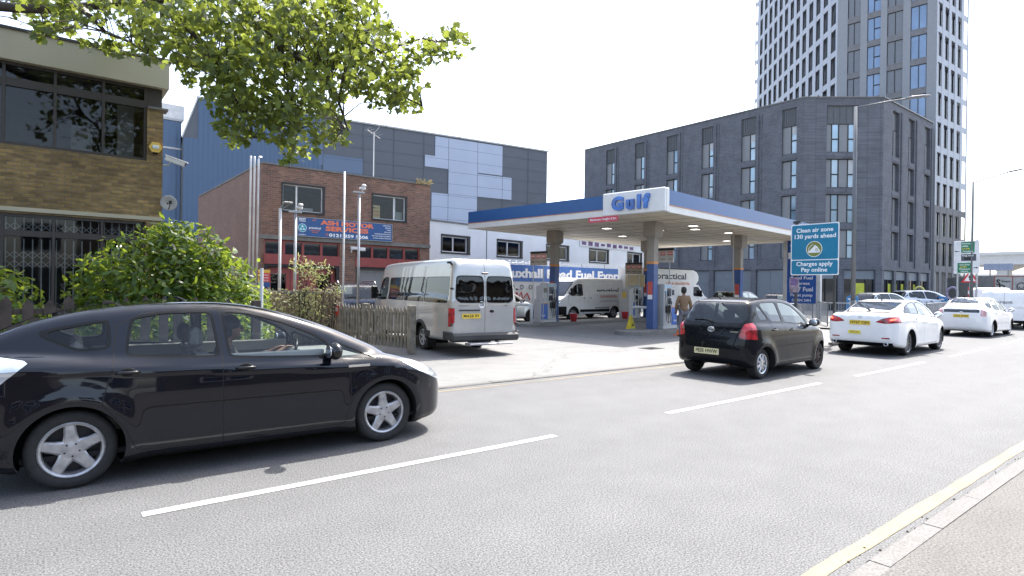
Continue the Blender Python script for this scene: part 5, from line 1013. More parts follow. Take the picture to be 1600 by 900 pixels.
def pump():
    r = E('fuel_pump', (0, 0, 0), 0); b = MB(); b.box(-.52, -.24, 0, .52, .24, .12, .01); b.box(-.50, -.22, .12, .50, .22, .92, .02); b.box(-.08, -.24, .12, .50, .24, 1.72, .02); b.box(-.50, -.2, .92, -.08, .2, 1.0, .01); b.box(-.38, -.2, 1.0, -.08, .2, 1.62, .02); b.build('cabinet', [PMW], r)
    for sd in (-1, 1):
        b = MB(); b.box(-.485, sd*.222, .14, .06, sd*.232, .80, .003); b.build('blue_panel', [PMB], r); b = MB(); b.box(-.485, sd*.222, .80, .06, sd*.232, .84); b.build('orange_strip', [FOR], r); b = MB(); b.box(-.30, sd*.20, 1.30, -.12, sd*.215, 1.50); b.box(.0, sd*.24, 1.25, .28, sd*.252, 1.55); b.box(-.02, sd*.24, .95, .2, sd*.25, 1.18); b.build('display', [DGL], r)
        b = MB(); b.box(-.05, sd*.243, 1.58, .48, sd*.253, 1.68); b.box(.30, sd*.243, 1.30, .40, sd*.25, 1.48); b.build('price_label', [M('label_pale_blue', (.35, .48, .60), .5)], r)
        for q in range(3):
            x = .10+q*.13; b = MB(); b.box(x-.045, sd*.24, .62, x+.045, sd*.30, .88, .01); b.tube([(x, sd*.30, .88), (x+.01, sd*.34, .98), (x+.02, sd*.33, 1.08)], .018, 6); b.build('nozzle', [HOSE], r)
            b = MB(); b.tube([(x, sd*.31, .64), (x-.02, sd*.36, .34), (x+.03, sd*.37, .22), (x+.10, sd*.35, .34), (x+.10, sd*.30, 1.0), (x+.08, sd*.25, 1.45)], .013, 6); b.build('hose', [HOSE], r)
        text(r, 'Gulf', (-.10-.25*1, sd*.2345, .30), (-sd*-1.0*1.0, 0, 0) if sd < 0 else (-1, 0, 0), Z1, .10, LWHT, .02, width=.22)
    return r
p0 = pump(); pl_ = [(2.48, 7.3, 'fuel pump on the farther island just left of the first blue column', 0), (3.55, 1.98, 'fuel pump beside the man in the brown jacket', 1), (9.3, 7.3, 'fuel pump on the farther island between the white van and the front column', 2)]
for i, (u, v, lb, k) in enumerate(pl_):
    o = p0 if i == 0 else dup(p0); x, y = on(u, v); o.location = (x, y, .15); o.rotation_euler = (0, 0, .12+(PI if k == 1 else 0)); tag(o, lb, 'fuel pump', 'fuel pumps on the islands')
SBR = M('price_board_tan', (.34, .29, .23), .6, var=.12); REDP = M('price_red', (.52, .09, .06), .6)
for k, (u, v, z, s_, lb) in enumerate(((1.75, 7.05, 2.62, .92, 'tan price board with red figures on the first blue column'), (9.15, 7.1, 2.42, 1.0, 'tan price board above the pump between the columns'), (5.0, 2.95, 2.78, .98, 'pale price board with red figures beside the front column'))):
    x, y = on(u, v); r = E('price_board', (x, y, 0), -PI/2+.12, lb, 'sign', 'price boards over the pumps'); b = MB(); b.box(-s_/2, -.03, z, s_/2, .03, z+.50); b.build('panel', [SBR if k < 2 else M('board_white', .5, .5)], r); b = MB(); b.box(-s_/2, -.036, z+.50, s_/2, .036, z+.60); b.build('header', [BFR], r)
    b = MB()
    for q in range(3): b.box(-s_/2+.06+q*s_/3, -.036, z+.30, -s_/2+s_/3-.04+q*s_/3, -.031, z+.46)
    pr = b.build('price_tiles', [REDP], r)
    for q in range(3): text(pr, ['149.9', '155.9', '166.9'][q], (-s_/2+.01+s_/6+q*s_/3, -.037, z+.38), X1, Z1, .12, LWHT, .012, width=s_/3*.62); text(r, ['Unleaded', 'Diesel', 'Super'][q], (-s_/2+.01+s_/6+q*s_/3, -.031, z+.15), X1, Z1, .08, LBLK, .005, width=s_/3*.7)
    b = MB(); b.tube([(-.3, 0, .15), (-.3, 0, z)], .022, 6); b.tube([(.3, 0, .15), (.3, 0, z)], .022, 6); b.build('post', [GLV], r)
def hoop(x, y, ang, lb):
    b = MB(); h = .92; w_ = .46; P = [(0, -w_, 0), (0, -w_, h-.14), (0, -w_+.04, h-.04), (0, -w_+.14, h), (0, w_-.14, h), (0, w_-.04, h-.04), (0, w_, h-.14), (0, w_, 0)]; b.tube(P, .055, 12); o = b.build('hoop_barrier', [M('barrier_white', .62, .5)], None, True); o.location = (x, y, .02); o.rotation_euler = (0, 0, ang); tag(o, lb, 'barrier', 'white hoop barriers at the island ends')
hoop(18.70, 15.30, .12, 'white tubular hoop barrier beside the yellow cone, at the nearer island'); hoop(15.98, 19.40, .12, 'white tubular hoop barrier beyond the rear corner of the minibus')
x, y = 18.35, 15.55; co = E('caution_cone', (x, y, .02), 0, 'small yellow caution cone beside the white hoop barrier', 'cone'); b = MB(); b.add([(-.15, -.14, 0), (.15, -.14, 0), (.15, .14, 0), (-.15, .14, 0), (-.04, -.03, .60), (.04, -.03, .60), (.04, .03, .60), (-.04, .03, .60)], [(0, 1, 5, 4), (1, 2, 6, 5), (2, 3, 7, 6), (3, 0, 4, 7), (4, 5, 6, 7)]); b.build('body', [M('cone_yellow', (.70, .55, .03), .5)], co); b = MB(); b.prism([(-.05, .18), (.05, .18), (0, .30)], -.113, -.108); b.build('warning_mark', [LBLK], co)
for k, (u, v, lb) in enumerate(((4.0, 6.9, 'red bucket on the farther island by the first column'), (8.1, 6.9, 'red bucket near the rear wheel of the white van'))):
    x, y = on(u, v); o = E('bucket', (x, y, .15), 0, lb, 'bucket', 'red buckets on the island'); b = MB(); b.lathe([(.001, .0), (.13, 0), (.18, .34), (.19, .35), (.17, .34), (.12, .02), (.001, .02)], 18, 'z'); b.build('pail', [M('bucket_red', (.55, .04, .05), .5)], o, True); b = MB(); b.tube([(-.17, 0, .33), (-.1, 0, .46), (.1, 0, .46), (.17, 0, .33)], .006, 5); b.build('handle', [GLV], o)
o = E('traffic_cone', (17.95, 12.95, .02), 0, 'orange and white traffic cone at the foot of the pump by the man', 'cone'); b = MB(); b.lathe([(.03, .50), (.055, .36)], 16, 'z'); b.lathe([(.085, .22), (.13, .03)], 16, 'z'); b.box(-.17, -.17, 0, .17, .17, .03, .005); b.build('body', [M('cone_orange', (.75, .16, .04), .5)], o); b = MB(); b.lathe([(.056, .36), (.086, .22)], 16, 'z'); b.build('white_band', [LWHT], o)
o = E('oil_cabinet', (*on(8.8, 7.3), .15), .12, 'grey cabinet with a yellow panel above it between the two columns', 'cabinet'); b = MB(); b.box(-.2, -.3, 0, .2, .3, 1.5, .01); b.build('cabinet', [PMW], o); b = MB(); b.box(.75, -.58, 1.62, .80, .58, 2.25, .008); b.tube([(.80, 0, 0), (.80, 0, 1.62)], .04, 6); b.build('cream_panel', [M('panel_cream', (.58, .50, .30), .5)], o)
b = MB(); b.box(-.212, -.12, 1.05, -.2, .12, 1.35); b.build('yellow_notice', [M('notice_amber', (.65, .45, .08), .5)], o)
# ------------------------------------------------------------ lettering on the rental van and the box van behind the pumps
x0 = PANEL['L']
def vt(s, x, z, sz, m, w_, bold=.01, **k): return text(van, s, (x, ysurf(vf, x, z, 1.1)+.004, z), (-1, 0, 0), Z1, sz, m, bold, width=w_, **k)
DKB = M('ink_navy', (.025, .03, .05), .5)
vt('practical', 1.55, 1.52, .42, DKB, 1.75, .02); vt('CAR & VAN RENTAL', 1.55, 1.22, .17, ORG, 1.40, .01); vt('car and van hire, sales and repairs', 1.5, .98, .10, M('ink_grey', .25, .6), 1.5, 0); vt('www.practical', 2.05, .64, .17, DKB, 1.1, .01)
bv = E('box_van', (25.3, 21.35, 0), .0, 'white box van with large dark lettering on its tall body behind the pump', 'van'); b = MB()
b.add([(0, -1.05, .75), (3.4, -1.05, .75), (3.4, -1.05, 1.85), (4.3, -1.05, 1.95), (4.55, -1.05, 2.2), (4.55, -1.05, 2.45), (4.35, -1.05, 2.68), (3.9, -1.05, 2.80), (0, -1.05, 2.80)]+[(0, 1.05, .75), (3.4, 1.05, .75), (3.4, 1.05, 1.85), (4.3, 1.05, 1.95), (4.55, 1.05, 2.2), (4.55, 1.05, 2.45), (4.35, 1.05, 2.68), (3.9, 1.05, 2.80), (0, 1.05, 2.80)], [tuple(range(9)), tuple(range(17, 8, -1))]+[(i, 9+i, 9+(i+1) % 9, (i+1) % 9) for i in range(9)]); b.build('box_body', [PWHT2], bv)
b = MB(); b.box(-.02, -1.07, .72, 3.42, 1.07, .80); b.box(-.01, -1.07, 2.77, 4.0, -1.04, 2.83); b.build('edge_rail', [PLA], bv)
text(bv, 'practical', (2.05, -1.056, 2.38), X1, Z1, .48, DKB, .02, width=2.6); text(bv, 'CAR & VAN RENTAL', (2.6, -1.056, 1.98), X1, Z1, .22, ORG, .01, width=2.2); text(bv, '0121 359 5606', (1.6, -1.056, 1.4), X1, Z1, .14, DKB, .01, width=1.3)
b = MB(); pr = [(3.45, .5), (6.0, .5), (6.02, .95), (5.85, 1.12), (5.35, 1.28), (4.75, 1.95), (3.45, 1.95)]; b.prism(chai(corner(pr, .08), 1), -.93, .93); b.build('cab', [PWHT2], bv, False); wp = chai(corner([(4.25, 1.28), (5.2, 1.28), (4.72, 1.83), (4.25, 1.83)], .06), 1)

for q in (-.945, .935): b = MB(); b.prism(wp, q, q+.01); b.build('cab_window', [DGL], bv)
if 1: pass; b = MB(); b.box(4.75, -1.12, 1.25, 4.85, -.98, 1.62, .02); b.build('wing_mirror', [BLK], bv)
for xa in (1.0, 4.75):
    for sd in (-1, 1): make_wheel(bv, xa, sd*.85, sd, .34, .21, .22, (6, .035, .03, .03), ALU)
# ------------------------------------------------------------ fuel totem, clean air sign, posts, railing
tt = E('fuel_totem', (30, 15.2, 0), 0, 'tall blue fuel price totem on white posts behind the teal road sign', 'sign'); b = MB(); b.box(-.06, -1.55, 1.05, .06, -.08, 4.25); b.build('panel', [M('totem_blue', (.02, .09, .34), .4)], tt); b = MB(); b.box(-.09, -.08, 0, .09, .12, 4.35); b.box(-.09, -1.75, 0, .09, -1.55, 4.35); b.build('post', [M('totem_post', .55, .5)], tt); b = MB(); b.box(-.066, -1.5, 3.30, -.06, -.12, 3.62); b.build('white_stripe', [LWHT], tt)
for s_, z, sz, w_ in (('Road Fuel', 2.32, .22, 1.1), ('Express', 2.05, .20, .80), ('24/7 Fuel', 1.75, .30, 1.15), ('Pay at pump', 1.46, .20, 1.1), ('OPEN 24H', 1.20, .18, .95), ('Vauxhall', 3.9, .26, 1.2)): text(tt, s_, (-.062, -.82, z), (0, -1, 0), Z1, sz, LWHT, .02, width=w_)
cz = E('clean_air_sign', (19.5, 8.95, 0), 0, 'teal clean air zone sign reading 130 yards ahead on two posts', 'sign'); TEAL = M('sign_teal', (.0, .17, .30), .4, var=.05)
b = MB(); b.box(-.02, -.75, 2.19, .0, .77, 3.85, .02); b.build('backing_plate', [M('sign_back', .25, .5)], cz)
def rrect(y0, y1, z0, z1, r, x, mat, nm, d=.004, par=None):
    P = []
    for cy, cz_, a0 in ((y1-r, z1-r, 0), (y0+r, z1-r, PI/2), (y0+r, z0+r, PI), (y1-r, z0+r, 1.5*PI)): P += [(cy+r*math.cos(a0+t), cz_+r*math.sin(a0+t)) for t in np.linspace(0, PI/2, 6)]
    b = MB(); b.prism(P, x-d, x, 'x'); return b.build(nm, [mat], par)
rrect(-.75, .77, 2.19, 3.85, .06, -.021, LWHT, 'white_border', par=cz); rrect(-.72, .74, 2.70, 3.82, .05, -.026, TEAL, 'upper_field', par=cz); rrect(-.72, .74, 2.22, 2.67, .05, -.026, TEAL, 'lower_field', par=cz)
for s_, z, w_ in (('Clean air zone', 3.64, 1.16), ('130 yards ahead', 3.44, 1.30), ('Charges apply', 2.55, 1.15), ('Pay online', 2.36, .82)): text(cz, s_, (-.031, .01, z), (0, -1, 0), Z1, .185, LWHT, .022, width=w_, depth=.002)
OLV = M('sign_olive', (.17, .20, .035), .5)
b = MB(); b.lathe([(.001, -.004), (.255, -.004), (.255, 0)], 32, 'x', (-.031, .01, 3.03)); em = b.build('emblem', [LWHT], cz); b = MB(); b.lathe([(.001, -.004), (.235, -.004), (.235, 0)], 32, 'x', (-.036, .01, 3.03)); b.build('emblem_field', [OLV], em)
b = MB(); P = [(.19, 2.91), (-.15, 2.91), (-.19, 2.96), (-.10, 3.10), (-.02, 3.16)]; b.prism([(p[0]*1-.0, p[1]) for p in P], -.044, -.041, 'x'); b.tube([(-.043, .19, 2.92), (-.043, .17, 3.06), (-.043, .07, 3.17), (-.043, -.03, 3.15), (-.043, .08, 3.04), (-.043, .18, 2.93)], .010, 6); b.build('cloud_mark', [LWHT], em)
b = MB(); b.tube([(-.047, -.08+.035*math.cos(t), 3.0+.04*math.sin(t)) for t in np.linspace(0, 2*PI, 14)], .008, 6, False); b.build('ring_mark', [OLV], em)
b = MB(); b.tube([(.05, .62, 0), (.05, .62, 3.95)], .045, 10); b.tube([(.05, -.60, 0), (.05, -.60, 2.6)], .04, 10); b.box(.0, .50, 3.9, .1, .72, 3.98); b.build('post', [M('post_dark', (.05, .05, .05), .6, .3, var=.3)], cz)
b = MB(); b.box(-.03, .50, 1.62, .0, .80, 2.12); b.mat(1).box(-.035, .54, 1.86, -.03, .76, 2.08); b.build('sticker_plate', [M('weathered_plate', (.25, .20, .24), .7, var=.5, scale=8), M('sticker_purple', (.16, .10, .22), .7, var=.5, scale=9)], cz)
def lamp(x, y, h, hd, lb, arm=1.9, r=.075):
    o = E('street_lamp', (x, y, .09), 0, lb, 'street lamp', 'street lamps along the road'); dx, dy = hd; b = MB(); b.tube([(0, 0, 0), (0, 0, 1.3)], r*1.35, 12); b.tube([(0, 0, 1.3), (0, 0, h)], [r, r*.7], 12); b.build('pole', [M('lamp_grey', (.13, .14, .15), .6, .1, var=.08)], o, True)
    L_ = math.hypot(dx, dy); ux, uy = dx/L_, dy/L_; b = MB(); b.tube([(0, 0, h-.04), (ux*arm*.6, uy*arm*.6, h+.18), (ux*arm, uy*arm, h+.30)], .03, 8); b.build('arm', [M('lamp_grey', .3)], o, True)
    b = MB(); n = Vector((ux, uy, .12)).normalized(); sdv = Vector((-uy, ux, 0)); P = []
    for t, w_, hh in ((-.25, .04, .03), (-.1, .10, .05), (.25, .13, .05), (.5, .09, .03), (.56, .04, .015)):
        c_ = Vector((ux*arm, uy*arm, h+.31))+n*(t+.2); P += [c_-sdv*w_, c_-sdv*w_*.7+Vector((0, 0, hh)), c_+sdv*w_*.7+Vector((0, 0, hh)), c_+sdv*w_, c_+sdv*w_*.7-Vector((0, 0, hh*.5)), c_-sdv*w_*.7-Vector((0, 0, hh*.5))]
    b.add(P, [(i*6+j, i*6+(j+1) % 6, i*6+6+(j+1) % 6, i*6+6+j) for i in range(4) for j in range(6)]+[tuple(range(6)), tuple(range(29, 23, -1))]); b.build('lamp_head', [M('lamp_head_grey', (.20, .20, .21), .5, .1)], o, True)
lamp(21.55, 8.60, 7.85, (1.4, -1.1), 'tall grey street lamp beside the teal sign, its head over the road', 1.75); lamp(40, 9.9, 7.7, (.0, -1.5), 'farther street lamp beyond the green direction sign', 1.5)
b = MB(); rails = [(34.5, 17.0), (31, 14.3), (27.9, 12.2), (29.0, 10.6), (33, 9.9), (40, 10.9)]; rl = E('guard_railing', (34.5, 17.0, .09), 0, 'galvanised guard railing with close vertical bars at the forecourt edge', 'railing')
for (xa, ya), (xb, yb) in zip(rails, rails[1:]):
    L_ = math.hypot(xb-xa, yb-ya); n = max(1, round(L_/2)); b = MB(); o = lambda t, z: (xa+(xb-xa)*t-34.5, ya+(yb-ya)*t-17.0, z); b.tube([o(0, 1.06), o(1, 1.06)], .024, 6); b.tube([o(0, .16), o(1, .16)], .02, 6)
    for i in range(int(L_/.11)): b.tube([o(i*.11/L_, .16), o(i*.11/L_, 1.06)], .009, 4, False)
    b.build('rail_panel', [GLV], rl); 
    for i in range(n+1): b = MB(); b.tube([o(i/n, 0), o(i/n, 1.12)], .028, 8); b.build('post', [GLV], rl)
for k, (xx, yy, z, hd, lb) in enumerate(((7.34, 16.62, 4.40, 1, 'galvanised pole with a white camera on top, in front of the garage sign'), (6.92, 16.72, 4.99, 0, 'thin white pole without a fitting between the two garage windows'), (5.11, 16.75, 3.75, 2, 'white pole topped by a floodlight in front of the first garage window'), (5.51, 16.70, 3.66, 1, 'galvanised pole with a camera left of the blue garage sign'))):
    o = E('pole', (xx, yy, 0), 0, lb, 'pole', 'poles along the garage yard'); b = MB(); b.tube([(0, 0, 0), (0, 0, z)], .028 if hd == 0 else .038, 10); b.build('shaft', [GLV if hd == 1 else M('pole_white', .55, .5)], o, True)
    if hd == 1: b = MB(); b.box(-.18, -.05, z, .16, .05, z+.035); b.build('bracket', [GLV], o); b = MB(); b.box(.02, -.07, z+.10, .18, .08, z+.18, .02); b.ball((.12, -.05, z+.22), .062, 12, (1.2, 1, .8)); b.tube([(.1, 0, z), (.1, 0, z+.12)], .02, 6); b.build('camera_head', [M('camera_white', .60, .4)], o, True)
    if hd == 2: b = MB(); b.tube([(0, 0, z-.05), (.25, -.05, z+.14)], .015, 6); b.tube([(0, 0, z), (.1, 0, z+.16)], .015, 6); b.box(.06, -.12, z+.14, .30, .06, z+.19, .01); b.build('floodlight', [M('flood_grey', .22, .5, .4)], o)
b = MB(); b.box(0, 0, 0, .38, .16, .12, .01); b.tube([(.05, .08, .0), (.05, .08, -.12)], .03, 6); b.box(.30, -.02, -.04, .62, .14, .10, .02); o = b.build('wall_siren', [M('camera_white', .6)]); o.location = (9.75, 22.80, 3.10); tag(o, 'white twin floodlight on the brick pier between the garage bays', 'lamp')
